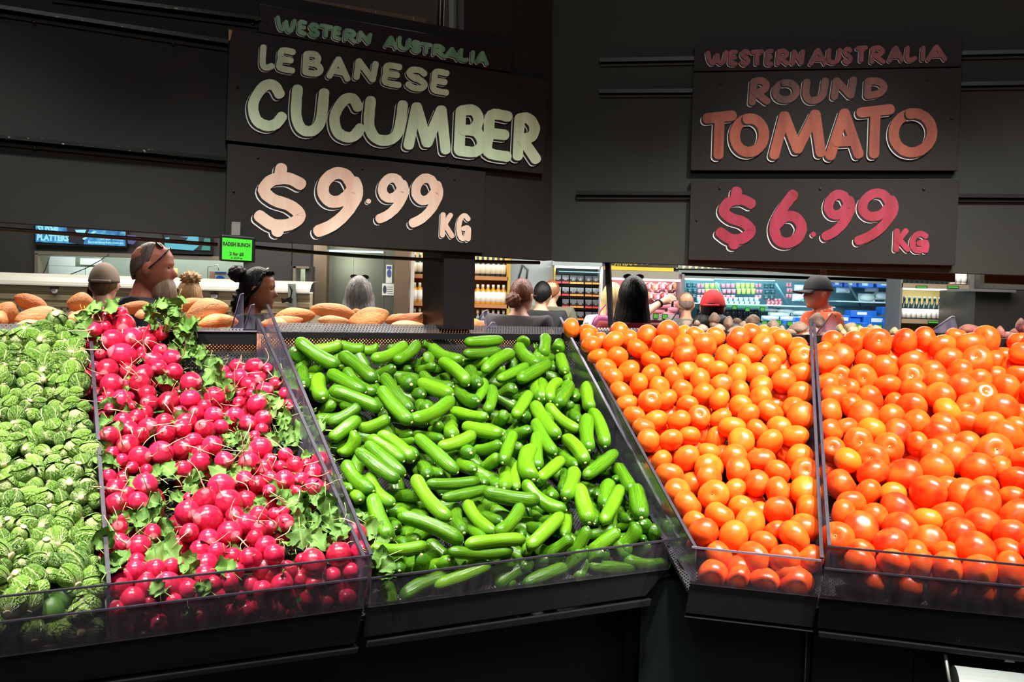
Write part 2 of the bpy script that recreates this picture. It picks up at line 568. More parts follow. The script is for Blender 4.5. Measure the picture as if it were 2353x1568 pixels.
# cucumber boards
o1 = sign_board('origin_sign', 'narrow black board lettered WESTERN AUSTRALIA in green, above the cucumber board', boardL([(592, 76), (1171, 168), (1175, 114), (596, 11.5)], .004), nL, SIGN_MAROON, .010)
lettering(o1, [('W', 350, 90, 475, 205), ('E', 480, 115, 542, 217), ('S', 545, 130, 617, 232), ('T', 610, 138, 697, 237), ('E', 690, 152, 750, 248), ('R', 752, 165, 838, 265), ('N', 838, 180, 930, 272),
  ('A', 1000, 205, 1085, 303), ('U', 1080, 212, 1165, 312), ('S', 1160, 235, 1227, 327), ('T', 1215, 247, 1295, 337), ('R', 1285, 257, 1372, 352), ('A', 1360, 272, 1458, 370), ('L', 1447, 285, 1512, 378), ('I', 1510, 295, 1555, 388), ('A', 1550, 298, 1630, 398)],
  (500, 0), S6, onL, .0145, 25, .165, paint('pale_green_paint_small', (.07, .22, .13), (.20, .38, .26)), SIGN_MAROON)
pins(o1, [(613, 50)], onL, nL, .0145)
o2 = sign_board('name_sign', 'large black board lettered LEBANESE CUCUMBER in pale green', boardL([(517, 324), (1244, 401), (1258, 186), (526, 67)], .006), nL, SIGN_BLACK)
PG = paint('sage_green_paint', (.36, .50, .33), (.50, .62, .46))
lettering(o2, [('L', 250, 262, 345, 430), ('E', 355, 280, 478, 445), ('B', 503, 298, 638, 468), ('A', 652, 328, 800, 495), ('N', 815, 345, 968, 503), ('E', 988, 370, 1118, 532), ('S', 1125, 393, 1268, 558), ('E', 1280, 408, 1402, 577)],
  (500, 0), S6, onL, .0185, 38, .12, PG, SIGN_BLACK)
lettering(o2, [('C', 172, 462, 420, 800), ('U', 440, 500, 672, 830), ('C', 662, 545, 890, 868), ('U', 878, 568, 1145, 888), ('M', 1115, 602, 1402, 935), ('B', 1412, 618, 1622, 955), ('E', 1592, 650, 1785, 975), ('R', 1765, 668, 1945, 990)],
  (500, 0), S6, onL, .0205, 64, .10, PG, SIGN_BLACK)
pins(o2, [(545, 198), (1233, 289), (1195, 200)], onL, nL, .0215)
MB().slab(boardL([(525, 95), (529, 92), (534, 70), (525, 67)], .0185), nL, .0008).build('chipped_corner', SIGN_EDGE, o2)
o3 = sign_board('price_sign', 'black board lettered $9.99KG in peach and white, under the cucumber board', boardL([(515, 552), (1107, 582), (1112, 396), (521, 332)], .004), nL, SIGN_BLACK)
PP = paint('peach_paint', (.52, .34, .26), (.62, .50, .42), 22)
lettering(o3, [('$', 205, 965, 545, 1438), ('9', 560, 1000, 878, 1438)], (500, 0), S6, onL, .0165, 72, .04, PP, SIGN_BLACK)
lettering(o3, [('.', 888, 1180, 926, 1238)], (500, 0), S6, onL, .0165, 30, 0, PP, SIGN_BLACK)
lettering(o3, [('9', 938, 1038, 1152, 1352), ('9', 1138, 1040, 1358, 1378)], (500, 0), S6, onL, .0165, 56, .04, PP, SIGN_BLACK)
lettering(o3, [('K', 1332, 1272, 1425, 1435), ('G', 1432, 1278, 1525, 1450)], (500, 0), S6, onL, .0165, 30, .05, PP, SIGN_BLACK)
pins(o3, [(537, 440), (593, 362), (833, 388), (1030, 386), (1045, 412)], onL, nL, .0165)
# tomato boards
o4 = sign_board('origin_sign', 'narrow maroon-black board lettered WESTERN AUSTRALIA in crimson, above the tomato board', [onR(x, y, .010) for x, y in [(1594, 166), (2207, 155), (2211, 89), (1597, 106)]], nR, SIGN_MAROON, .010)
lettering(o4, [('W', 180, 142, 318, 238), ('E', 315, 142, 378, 241), ('S', 384, 138, 450, 241), ('T', 448, 138, 532, 241), ('E', 535, 136, 592, 241), ('R', 596, 134, 686, 241), ('N', 690, 137, 777, 238),
  ('A', 798, 128, 912, 241), ('U', 904, 128, 1000, 231), ('S', 1000, 124, 1064, 231), ('T', 1078, 115, 1155, 221), ('R', 1160, 115, 1262, 231), ('A', 1272, 114, 1372, 221), ('L', 1374, 114, 1452, 216), ('I', 1462, 114, 1508, 216), ('A', 1503, 108, 1632, 216)],
  (1553, 60), S6, onR, .0205, 27, -.02, paint('crimson_paint_small', (.14, .010, .020), (.24, .025, .040)), SIGN_MAROON)
o5 = sign_board('name_sign', 'large black board lettered ROUND TOMATO in rust orange', [onR(x, y, .006) for x, y in [(1587, 393), (2198, 394), (2209, 158), (1593, 169)]], nR, SIGN_BLACK)
lettering(o5, [('R', 432, 303, 572, 482), ('O', 578, 315, 745, 468), ('U', 760, 305, 920, 470), ('N', 930, 298, 1090, 448), ('D', 1120, 303, 1272, 440)],
  (1553, 60), S6, onR, .0185, 43, -.05, paint('brown_rust_paint', (.055, .018, .013), (.20, .040, .022), 22), SIGN_BLACK)
PR = paint('rust_orange_paint', (.17, .028, .013), (.29, .070, .030), 22)
lettering(o5, [('T', 155, 506, 372, 812), ('O', 323, 520, 560, 792), ('M', 560, 495, 902, 808), ('A', 896, 485, 1130, 812), ('T', 1078, 468, 1322, 806), ('O', 1278, 487, 1570, 795)],
  (1553, 60), S6, onR, .0205, 62, -.04, PR, SIGN_BLACK)
pins(o5, [(1657, 192), (2131, 183), (2187, 272), (1595, 170)], onR, nR, .0195)
o6 = sign_board('price_sign', 'black board lettered $6.99KG in crimson and white, under the tomato board', [onR(x, y, .006) for x, y in [(1582, 598), (2192, 611), (2203, 412), (1588, 414)]], nR, SIGN_BLACK)
PC = paint('crimson_paint', (.17, .004, .016), (.26, .018, .050), 22)
lettering(o6, [('$', 228, 958, 492, 1348), ('6', 548, 978, 788, 1335)], (1553, 60), S6, onR, .0185, 64, 0, PC, SIGN_BLACK)
lettering(o6, [('.', 803, 1224, 850, 1278)], (1553, 60), S6, onR, .0185, 30, 0, PC, SIGN_BLACK)
lettering(o6, [('9', 865, 985, 1082, 1292), ('9', 1060, 978, 1342, 1318)], (1553, 60), S6, onR, .0185, 56, 0, PC, SIGN_BLACK)
lettering(o6, [('K', 1302, 1212, 1412, 1360), ('G', 1402, 1230, 1525, 1365)], (1553, 60), S6, onR, .0185, 35, 0, PC, SIGN_BLACK)
pins(o6, [(1654, 433), (1885, 434), (2123, 435), (1601, 506)], onR, nR, .0185)

# ------------------------------------------------------------------ text helper (built-in font turned into mesh)
def text(name, body, pos, ex, ey, width, height, mat, parent, ext=.0004, bold=.012, align='LEFT'):
    cu = bpy.data.curves.new(name, 'FONT'); cu.body = body; cu.extrude = 0.0; cu.offset = bold
    cu.resolution_u = 2
    tmp = bpy.data.objects.new(name, cu); COL.objects.link(tmp)
    dg = bpy.context.evaluated_depsgraph_get()
    me = bpy.data.meshes.new_from_object(tmp.evaluated_get(dg))
    bpy.data.objects.remove(tmp)
    co = np.array([v.co[:] for v in me.vertices])
    mn, mx = co.min(0), co.max(0)
    nn = Vector(ex).cross(Vector(ey)).normalized()
    sx = width/(mx[0]-mn[0]); sy = height/(mx[1]-mn[1])
    for v in me.vertices:
        q = Vector(pos)+Vector(ex)*((v.co.x-mn[0])*sx)+Vector(ey)*((v.co.y-mn[1])*sy)
        v.co = q
    me.materials.clear(); me.materials.append(mat)
    o = bpy.data.objects.new(name, me); COL.objects.link(o)
    if parent is not None:
        o.parent = parent; o.matrix_parent_inverse = Matrix.Translation(-Vector(parent.location))
    return o


def textbox(name, body, x0, y0, x1, y1, plane, off, mat, parent, bold=.012):
    """text filling the pixel box (x0,y0)-(x1,y1) of a plane, following its slope"""
    bl = plane(x0, y1, off); br = plane(x1, y1, off); tl = plane(x0, y0, off)
    ex = (br-bl); w = ex.length; ex.normalize(); h = (tl-bl).length
    n2 = nL if plane is onL else nR
    ey = n2.cross(ex)
    return text(name, body, bl, ex, ey, w, h, mat, parent, bold=bold)


# green price screen under the wall
sc = empty('price_screen', onL(543, 572, .03), 'small green electronic price screen reading RADISH BUNCH in a black frame', 'screen')
MB().slab(boardL([(503, 600), (583, 605), (584, 546), (505, 539)], .02), nL, .022).build('frame', METAL_BLACK, sc, bevel=.004)
MB().slab(boardL([(510, 596), (578, 600), (579, 552), (511, 546)], .0425), nL, .0012).build('display', emis('green_display', (.06, .95, .02), .95), sc)
INK = plain('black_ink', (.01, .012, .01), .6)
def tline(body, x0, y0, x1, y1, sl=.07):
    bl = onL(x0, y1, .0445); br = onL(x1, y1+(x1-x0)*sl, .0445); tl = onL(x0, y0, .0445)
    ex = (br-bl); w = ex.length; ex.normalize(); ey = nL.cross(ex)
    return text('lettering', body, bl, ex, ey, w, (tl-bl).length, INK, sc, bold=.055)
tline('RADISH BUNCH', 512, 555, 575, 565)
tline('2 for $5', 527, 579, 560, 588)
tline('or $2.99 ea', 530, 590, 557, 595)
MB().slab(boardL([(531, 540), (551, 541), (552, 511), (532, 510)], .0185), nL, .004).build('bracket', DULL_METAL, sc)
# sagging cable under the wall
cb = MB().tube([onL(560+i*34, 566+i*1.9+8*math.sin(i/20*math.pi), -.02) for i in range(21)], .005, 6).build('cable', METAL_BLACK)
prop(cb, 'black cable sagging under the wall below the cucumber price board', 'cable')
cb = MB().tube([onL(-60+i*40, 522+i*2.9, -.025) for i in range(15)], .005, 6).build('cable', plain('maroon_cable', (.03, .008, .007), .5))
prop(cb, 'dark maroon cable along the wall bottom above the sushi screen', 'cable')

# ------------------------------------------------------------------ display stands
def quad_pl(pl, off, top, bot):
    """top=(x0,y0,x1,y1) bottom likewise -> bl, br, tr, tl"""
    return [pl(bot[0], bot[1], off), pl(bot[2], bot[3], off), pl(top[2], top[3], off), pl(top[0], top[1], off)]


def edge_bar(pl, off, x0, y0, x1, y1, t, mat, parent, name='lip_edge', d=.005):
    q = [pl(x0, y0+t, off), pl(x1, y1+t, off), pl(x1, y1, off), pl(x0, y0, off)]
    nn = nL if pl is onL else nR
    return MB().slab(q, nn, d).build(name, mat, parent)


def wpt(d, s, n, off, z): return CORNER+d*s+n*off+Z*z


def stand(name, label, pl, nn, x_a, x_b, inner, outer, fascia_top, fascia_bot, ledge_bot, edge_mat):
    st = empty(name, pl((x_a+x_b)/2, 1560, DEP-.1)*1.0, label, 'display stand', 'black produce display stands')
    st.location.z = 0
    # clear inner lip
    it, ot = inner
    MB().slab(quad_pl(pl, DEP, it, fascia_top), nn, .004).build('front_lip', ACRYLIC_FRONT, st)
    edge_bar(pl, DEP, it[0], it[1], it[2], it[3], 4.2, edge_mat, st)
    if outer:
        MB().slab(quad_pl(pl, DEP+.012, outer, fascia_top), nn, .004).build('front_lip', ACRYLIC_LOW, st)
        edge_bar(pl, DEP+.012, *outer, 4, edge_mat, st)
    # fascia, bumper ledge
    q = quad_pl(pl, DEP, fascia_top, fascia_bot)
    MB().slab(q, nn, -.02).build('fascia', METAL_BLACK, st, bevel=.001)
    q = quad_pl(pl, DEP-.02, fascia_bot, ledge_bot)
    MB().slab(q, nn, .024).build('bumper', METAL_BLACK, st, bevel=.002)
    return st


stA = stand('produce_stand', 'black produce stand under the brussels sprouts and radishes', onL, nL, 0, 835, ((-260, 1397, 850, 1275), 0), (-260, 1459, 843, 1326),
            (-260, 1545, 835, 1397), (-260, 1625, 817, 1479), (-260, 1640, 813, 1492), ACRYLIC_EDGE)
stB = stand('produce_stand', 'black produce stand under the cucumbers', onL, nL, 850, 1530, ((852, 1327, 1559, 1236), 0), None,
            (845, 1396, 1535, 1308), (835, 1466, 1484, 1370), (832, 1481, 1480, 1387), ACRYLIC_EDGE)
stC = stand('produce_stand', 'narrow tapering black stand under the tomatoes beside the cucumbers', onR, nR, 1586, 1880, ((1590, 1255, 1887, 1286), 0), None,
            (1586, 1341, 1880, 1372), (1574, 1409, 1867, 1443), (1574, 1411, 1867, 1445), ACRYLIC_EDGE_LIGHT)
stD = stand('produce_stand', 'wide black stand under the redder tomatoes, bag roll hanging below it', onR, nR, 1890, 2353, ((1900, 1253, 2600, 1321), 0), (1894, 1304, 2600, 1369),
            (1884, 1374, 2600, 1444), (1878, 1443, 2600, 1531), (1878, 1457, 2600, 1543), ACRYLIC_EDGE)


def pan(st, pl_d, nn, s0, s1, s0f, s1f, zb, zf, matname='mesh_pan'):
    b0, b1 = wpt(pl_d, s0, nn, .0, zb), wpt(pl_d, s1, nn, .0, zb)
    f0, f1 = wpt(pl_d, s0f, nn, DEP-.004, zf), wpt(pl_d, s1f, nn, DEP-.004, zf)
    n = (f1-f0).cross(b0-f0).normalized()
    if n.z < 0: n = -n
    o = sheet(matname, [f0, f1, b1, b0], MESH_STEEL, st, n=n)
    # solid black tray under the perforated pan
    MB().slab([p-n*.012 for p in (f0, f1, b1, b0)], -n, .004).build('tray', METAL_BLACK, st)


def sL(x, y, off): return (onL(x, y, off)-CORNER).dot(dL)
def sR(x, y, off): return (onR(x, y, off)-CORNER).dot(dR)


s_div1b, s_div1f = sL(206, 760, 0), sL(247, 1420, DEP)
s_div2b, s_div2f = sL(640, 768, 0), sL(843, 1340, DEP)
s_div3b, s_div3f = sL(1290, 780, 0), sL(1545, 1275, DEP)
s_div4b, s_div4f = sR(1326, 790, 0), sR(1590, 1300, DEP)
s_div5b, s_div5f = sR(1866, 770, 0), sR(1890, 1330, DEP)
pan(stA, dL, nL, 1.75, s_div2b, 1.75, s_div2f, 1.405, 1.0)
pan(stB, dL, nL, s_div2b, s_div3b, s_div2f, s_div3f, 1.40, 1.0)
pan(stC, dR, nR, s_div4b, s_div5b, s_div4f, s_div5f, 1.40, 1.0)
pan(stD, dR, nR, s_div5b, 1.75, s_div5f, 1.75, 1.40, 1.0)
# back mesh and rails
def back(st, pl, nn, x0, x1, ytop0, ytop1, h, off=0.0):
    MB().slab([pl(x0, ytop0+h, off), pl(x1, ytop1+h, off), pl(x1, ytop1, off), pl(x0, ytop0, off)], nn, .012).build('back_rail', METAL_BLACK, st, bevel=.001)
back(stB, onL, nL, 618, 1288, 762, 768, 15)
back(stA, onL, nL, -200, 588, 756, 763, 30)
MB().slab([onL(-200, 757, .0125), onL(590, 762.5, .0125), onL(590, 760, .0125), onL(-200, 754, .0125)], nL, .004).build('white_edge', ACRYLIC_EDGE_LIGHT, stA)
back(stC, onR, nR, 1292, 1862, 765, 769, 20)
back(stD, onR, nR, 1872, 2600, 770, 783, 22)
def back_mesh(st, pl, nn, x0, x1, y, h):
    a, b = pl(x0, y, .002), pl(x1, y+2, .002)
    sheet('back_mesh', [Vector((a.x, a.y, 1.39)), Vector((b.x, b.y, 1.39)), b, a], MESH_STEEL, st, n=nn)
back_mesh(stA, onL, nL, -200, 590, 785, 0)
back_mesh(stB, onL, nL, 600, 1288, 775, 0)
back_mesh(stC, onR, nR, 1300, 1862, 782, 0)
back_mesh(stD, onR, nR, 1872, 2600, 788, 0)

# base panels, recessed below the trays
def base(st, pl, nn, xs, ytop, off=DEP-.13, name='base_panel', mat=BASE_PANEL):
    for x0, x1 in zip(xs[:-1], xs[1:]):
        a, b = pl(x0+1.2, ytop, off), pl(x1-1.2, ytop, off)
        MB().slab([Vector((a.x, a.y, .02)), Vector((b.x, b.y, .02)), Vector((b.x, b.y, .99)), Vector((a.x, a.y, .99))], nn, -.02).build(name, mat, st)
base(stA, onL, nL, [-300, 300, 737], 1500)
base(stB, onL, nL, [737, 1436], 1450)
base(stC, onR, nR, [1470, 1850], 1450)
base(stD, onR, nR, [1866, 2101, 2600], 1500)
def leg(st, pl, nn, x0, x1, off, mat=METAL_BLACK):
    a, b = pl(x0, 1450, off), pl(x1, 1450, off)
    MB().slab([Vector((a.x, a.y, 0)), Vector((b.x, b.y, 0)), Vector((b.x, b.y, .96)), Vector((a.x, a.y, .96))], nn, -.05).build('leg', mat, st)
leg(stB, onL, nL, 1438, 1466, DEP-.1)
leg(stD, onR, nR, 1852, 1864, DEP-.09, METAL_BLACK)
leg(stD, onR, nR, 1853.5, 1855.5, DEP-.085, DULL_METAL)

# divider panes
def divider(label, pl, tb, tf, bf, bb, edge=ACRYLIC_EDGE, th=.004, ob=.008, of=DEP-.006, mat=ACRYLIC):
    T0, T1, B1, B0 = pl(*tb, ob), pl(*tf, of), pl(*bf, of), pl(*bb, ob)
    # keep the pane planar: same plan position for the bottom points
    B1 = Vector((T1.x, T1.y, B1.z)); B0 = Vector((T0.x, T0.y, B0.z))
    n = (T1-T0).cross(B1-T0).normalized()
    o = empty('divider_panel', B1, label, 'divider', 'clear acrylic bin dividers')
    MB().slab([B1, B0, T0, T1], n, th).build('pane', mat, o)
    e = (T1-T0).normalized(); u = n.cross(e).normalized()
    if u.z < 0: u = -u
    MB().slab([T1-u*.0005-n*.0015, T0-u*.0005-n*.0015, T0+u*.003-n*.0015, T1+u*.003-n*.0015], n, th+.003).build('top_edge', edge, o)
    return o
divider('clear acrylic divider between the brussels sprouts and the radishes', onL, (204, 745), (247, 1343), (252, 1470), (205, 900))
divider('lower clear divider at the cucumber side of the radishes', onL, (591, 734), (834, 1282), (834, 1400), (591, 950))
divider('tallest clear divider between the radishes and the cucumbers, tip above the rail', onL, (613, 702), (850, 1277), (850, 1400), (613, 950))
divider('clear divider closing the cucumber bin towards the tomatoes', onL, (1286, 731), (1557, 1238), (1557, 1312), (1286, 900), ACRYLIC_EDGE_LIGHT)
divider('clear divider closing the tapering tomato bin towards the cucumbers', onR, (1323, 765), (1597, 1262), (1597, 1345), (1323, 900))
divider('clear divider on the tapering side of the pair between the tomato bins', onR, (1860, 735), (1886, 1284), (1886, 1372), (1860, 900))
divider('clear divider on the wide-bin side of the pair between the tomato bins', onR, (1869, 745), (1903, 1255), (1903, 1372), (1869, 900))

# posts that carry the hanging wall
o = MB().slab([onL(1019, 757, .0), onL(1090, 758, .0), onL(1093, 560, .0), onL(1021, 560, .0)], -nL, .16).build('support_post', METAL_BLACK, None, bevel=.002)
prop(o, 'flat black post between the wall and the back rail of the cucumbers', 'post')
o = MB().slab([onR(1399, 780, -.05), onR(1409, 780, -.05), onR(1400, 590, -.05), onR(1389, 590, -.05)], -nR, .03).build('thin_post', METAL_BLACK)
prop(o, 'thin black slanting post in front of the long black hair', 'post')

# bag roll
ax0, ax1 = onR(2192, 1604, DEP+.02), onR(2480, 1640, DEP+.02)
axd = (ax1-ax0).normalized()
br = empty('bag_roll', ax0, 'white produce bag roll with green print hanging under the wide tomato stand', 'bag roll')
mb = MB()
seg = 32
e1 = Z; e2 = axd.cross(e1).normalized(); e1 = e2.cross(axd)
def ringp(c, r): return [c+e1*math.cos(2*math.pi*k/seg)*r+e2*math.sin(2*math.pi*k/seg)*r for k in range(seg)]
vs = ringp(ax0, .022)+ringp(ax0, .06)+ringp(ax1, .06)+ringp(ax1, .022)
fs = []
for j in range(3):
    for k in range(seg):
        fs.append((j*seg+k, j*seg+(k+1) % seg, (j+1)*seg+(k+1) % seg, (j+1)*seg+k))
for k in range(seg): fs.append((3*seg+k, 3*seg+(k+1) % seg, (k+1) % seg, k))
mb.add(vs, fs, 0, False)
mb.build('roll', plain('bag_film', (.30, .34, .335), .5, var=.06, scale=20), br)
PRINT = plain('green_print', (.03, .20, .16), .6); PRINT2 = plain('pale_print', (.35, .50, .50), .6)
def roll_text(body, x, ang, w, h, mat, flip=False):
    a = math.radians(ang)
    p = ax0+axd*x+(e1*math.cos(a)-e2*math.sin(a)*(1 if (-e2).y < 0 else -1))*.0606
    rad = (p-(ax0+axd*x)).normalized()
    ey = rad.cross(axd)
    if ey.z < 0: ey = -ey
    ex = axd
    if flip: ex = -axd; p = p+axd*w
    text('lettering', body, p, ex, ey, w, h, mat, br, bold=.01)
roll_text('TABLE', .060, 48, .05, .012, PRINT2, True)
roll_text('SOIL', .112, 42, .018, .006, PRINT)
MB().tube([onR(2170, 1487, DEP-.02), onR(2180, 1560, DEP+.02), ax0, ax0+axd*.02], .0035, 8).build('hanger', DULL_METAL, br)
MB().tube([ax0-axd*.012, ax1], .008, 10).build('axle', DULL_METAL, br)
o = MB().slab([onR(2306, 1519, DEP-.02), onR(2329, 1522, DEP-.02), onR(2333, 1511, DEP-.02), onR(2315, 1507, DEP-.02)], nR, .006).build('catch_plate', DULL_METAL)
prop(o, 'small grey metal catch under the bumper above the bag roll', 'catch')

# ------------------------------------------------------------------ room shell
FLOOR = plain('grey_floor', (.16, .155, .145), .35, var=.2, scale=2)
DARK = plain('dark_ceiling', (.012, .012, .013), .8)
def slab_room(name, p0, p1, m):
    o = MB().box(p0, p1).build(name, m); prop(o, kind='structure'); return o
slab_room('floor', (-7, -3, -.05), (9, 15, 0), FLOOR)
slab_room('ceiling', (-7, -3, 4.0), (9, 15, 4.05), DARK)
slab_room('wall_back', (-7, 14.5, 0), (9, 14.6, 4), plain('grey_back_wall', (.06, .06, .06), .8))
slab_room('wall_west', (-7, -3, 0), (-6.9, 14.5, 4), DARK)
slab_room('wall_east', (8.9, -3, 0), (9, 14.5, 4), DARK)
slab_room('wall_south', (-6.9, -3, 0), (8.9, -2.9, 4), plain('grey_shop_wall', (.05, .048, .045), .8))
# ------------------------------------------------------------------ produce
ORD = ['first', 'second', 'third', 'fourth', 'fifth', 'sixth', 'seventh', 'eighth', 'ninth', 'tenth', 'eleventh', 'twelfth', 'thirteenth',
       'fourteenth', 'fifteenth', 'sixteenth', 'seventeenth', 'eighteenth', 'nineteenth', 'twentieth', 'twenty-first', 'twenty-second', 'twenty-third', 'twenty-fourth']


def plane_pt(d, n, zb, zf):
    """pile plane through the back rail line (height zb) and the front lip line (height zf)"""
    P0 = CORNER+Z*zb; P1 = CORNER+n*DEP+Z*zf
    nn = d.cross(P1-P0).normalized()
    if nn.z < 0: nn = -nn
    return P0, nn


PL_L = plane_pt(dL, nL, 1.500, 1.070)+(nL,)
PL_R = plane_pt(dR, nR, 1.500, 1.060)+(nR,)


def pile_hit(x, y, P, inset=.03):
    """pile surface: the slope, and behind the lip the upright face of the pile"""
    a = hit(x, y, P[0], P[1]); b = hit(x, y, CORNER+P[2]*(DEP-inset), P[2])
    q = a if (a-cam_pos).length > (b-cam_pos).length else b
    c = hit(x, y, CORNER+P[2]*(inset+.018), P[2])          # in front of the back rail
    return q if (q-cam_pos).length < (c-cam_pos).length else c


def pile(x, y, P, lift=0.0):
    p = pile_hit(x, y, P)
    d = (cam_pos-p).normalized()
    return p+d*lift


def px_of(p):
    v = Vector(p)-cam_pos
    z = v.dot(fwd)
    return IMG_W/2+F_PX*v.dot(cam_rt)/z, IMG_H/2-F_PX*v.dot(cam_up)/z, z


def inst(name, me, mat4, parent=None, color=None):
    o = bpy.data.objects.new(name, me); COL.objects.link(o)
    if parent is not None: o.parent = parent
    o.matrix_basis = mat4
    if color: o.color = (*color, 1)
    return o


def objcolor(m):
    x = m.t.nodes.new('ShaderNodeObjectInfo'); return x.outputs['Color'], x.outputs['Random']


# ---------- tomatoes
TM = N('tomato_skin'); _c, _r = objcolor(TM)
_n = TM.ramp(TM.noise(1.3, 3), [(.35, 0.0), (.7, 1.0)])
TM.base(TM.mix(_n, _c, TM.mix(.35, _c, (.95, .30, .03))))
TM.set(Roughness=.31, Specular_IOR_Level=.42); TM.b.inputs['Subsurface Weight'].default_value = 0.0
TM.b.inputs['Coat Weight'].default_value = .12; TM.b.inputs['Coat Roughness'].default_value = .12
TOM_SKIN = TM.m
TOM_SCAR = plain('tomato_stem_scar', (.42, .40, .12), .6, var=.5, scale=40)
TOM_CORE = plain('tomato_scar_core', (.10, .10, .03), .7)


def tomato_mesh(k):
    r = random.Random(k)
    lob = r.choice([3, 4, 5]); am = r.uniform(.008, .04); ph = r.uniform(0, 6.28)
    sq = r.uniform(.76, .92); el = r.uniform(-.06, .06); dx = r.uniform(-.07, .07)
    def fn(u, v):
        th = v*math.pi; a = u*2*math.pi
        top = max(0, math.cos(th))
        rr = 1+am*math.cos(lob*a+ph)*(.35+top)*math.sin(th)
        z = math.cos(th)*sq
        s = math.sin(th)**.88
        z -= .20*math.exp(-(s/.26)**2)*(1 if z > 0 else .35)*(1 if z > 0 else -.6)
        return Vector((s*rr*math.cos(a)*(1+el)+dx*top, s*rr*math.sin(a)*(1-el), z+.03*math.cos(a+ph)*s))
    vs, fs, uv = grid_mesh(fn, 24, 15)
    return MB().add(vs, fs, 0, True).mesh('tomato', TOM_SKIN), sq


TOMS = [tomato_mesh(k) for k in range(8)]
_m = MB()
_m.lathe([(.17, -.02), (.13, .015), (.05, .0)], (0, 0, 0), 9)
for k in range(5):
    a = k*2*math.pi/5+.3
    _m.add([Vector((.10*math.cos(a-.35), .10*math.sin(a-.35), .0)), Vector((.27*math.cos(a), .27*math.sin(a), .045)), Vector((.10*math.cos(a+.35), .10*math.sin(a+.35), .0))], [(0, 1, 2)], 0)
_m.lathe([(.05, .0), (.045, .03), (.02, .035)], (0, 0, 0), 7, 1)
SCAR = _m.mesh('stem_scar', [TOM_SCAR, TOM_CORE])

TA = """305 730 98,1700 230 82
365 230 70,355 275 82,225 195 70,385 330 72,455 305 60,615 225 80,570 305 90,695 290 75,845 250 85,765 360 92,1020 225 97 r,1140 260 55 b,975 335 88,1240 255 75,
1145 325 80,1320 335 98 r,1400 270 82,1590 280 95 r,1695 230 82 r,1795 320 92,1790 265 55 b,1945 285 75,1890 270 60 b,2070 350 90,2115 430 95 s,440 430 82,600 430 85,
1025 400 75 b,1155 405 93 r,1315 480 78,1495 425 97,1690 400 95,1625 485 85,1420 540 76,1900 420 82,1855 500 95,1990 470 70 b,505 525 82,690 545 93,755 490 60 b,
875 460 88,905 390 60 b,1020 515 68,1180 540 82,875 580 90,1065 600 93,1275 625 98,1455 655 80,1575 590 100,1740 565 90,560 605 88,2100 570 95,1960 630 97,1955 560 60 b,
1780 670 90,1605 715 97,1310 735 93,1135 705 85,945 680 88,775 650 88,630 720 97,795 715 70 b,680 815 90,870 790 95 s,1005 780 88,1175 830 93,1435 780 88,1610 835 93,
1775 765 93,1935 775 70 b,2095 730 97,1850 880 102,2045 850 90,2110 915 112,735 920 88,915 950 95,1035 920 60 b,1105 955 95,1270 920 93 s,1445 930 88,1675 905 85,815 1010 80,
855 1115 90,950 1040 55 b,1040 1110 102,1190 1080 93,1300 1070 50 b,1540 1010 106,1410 1100 70 b,1750 1030 98,1925 1000 92,2055 1080 103,1615 1120 108,1850 1130 108,1345 1210 88"""
TD = """90 90 115,360 60 135,595 165 152,370 230 70 b,410 340 70 b,175 240 147,600 270 135,260 410 142,370 560 146,645 450 152 s,870 410 125,860 60 145,1145 75 140 r,905 195 148 r,
1100 325 138 r,1320 215 138,1555 60 145,1615 215 150 s,1320 410 142,1620 415 160 y,1050 540 90 b,935 590 130,710 670 155,1330 625 153 r,1160 650 60 b,1645 615 155,1605 800 160,1030 750 158,
440 760 130,535 850 157 r,855 890 158,1305 840 120 r,1180 970 150,1495 895 165,700 1095 160 r,1065 1130 176 r,1400 1145 157 r,1670 1130 147 r,640 1300 155 r,910 1330 115 r,1190 1350 145 r,1520 1390 168 r"""
TB = """290 390 110,180 490 95,515 410 122,650 360 70 b,770 405 135 s,1060 405 132 r,1270 365 122 r,920 430 60 b,1605 345 105,1470 460 132,1745 430 133,1915 375 132 s,1825 590 142 s,
1525 590 136,2120 550 112,2270 405 70,2290 520 80,375 550 132,225 630 132,645 595 126,920 590 110,1180 560 80 b,835 675 133,1140 630 137,1330 590 70 b,1350 730 130,2020 600 80,
2180 690 90,2270 760 115,1635 730 142,450 710 70 b,370 760 115 s,615 780 137 s,230 840 125,1130 780 133 s,880 860 132,1390 840 137,1860 810 110,2010 770 110,455 900 105 s,
310 980 132,690 1000 132,1150 920 132,1425 970 141,1665 880 142 r,1895 970 130 s,2130 900 142,2310 990 80,500 1075 126,265 1140 132,620 1170 146,940 1050 95,1125 1090 142,
1280 1080 90 b,1505 1130 142 y,1760 1090 146 s,2075 1120 156,905 1200 137,1720 1260 126,1950 1270 137,2290 1180 80,800 1110 55 b,430 1310 122,280 1340 126,1190 1260 143,
700 1340 141 y,980 1360 136 r,1475 1300 141,1420 1380 136 r,2250 1310 125,2120 1400 155"""
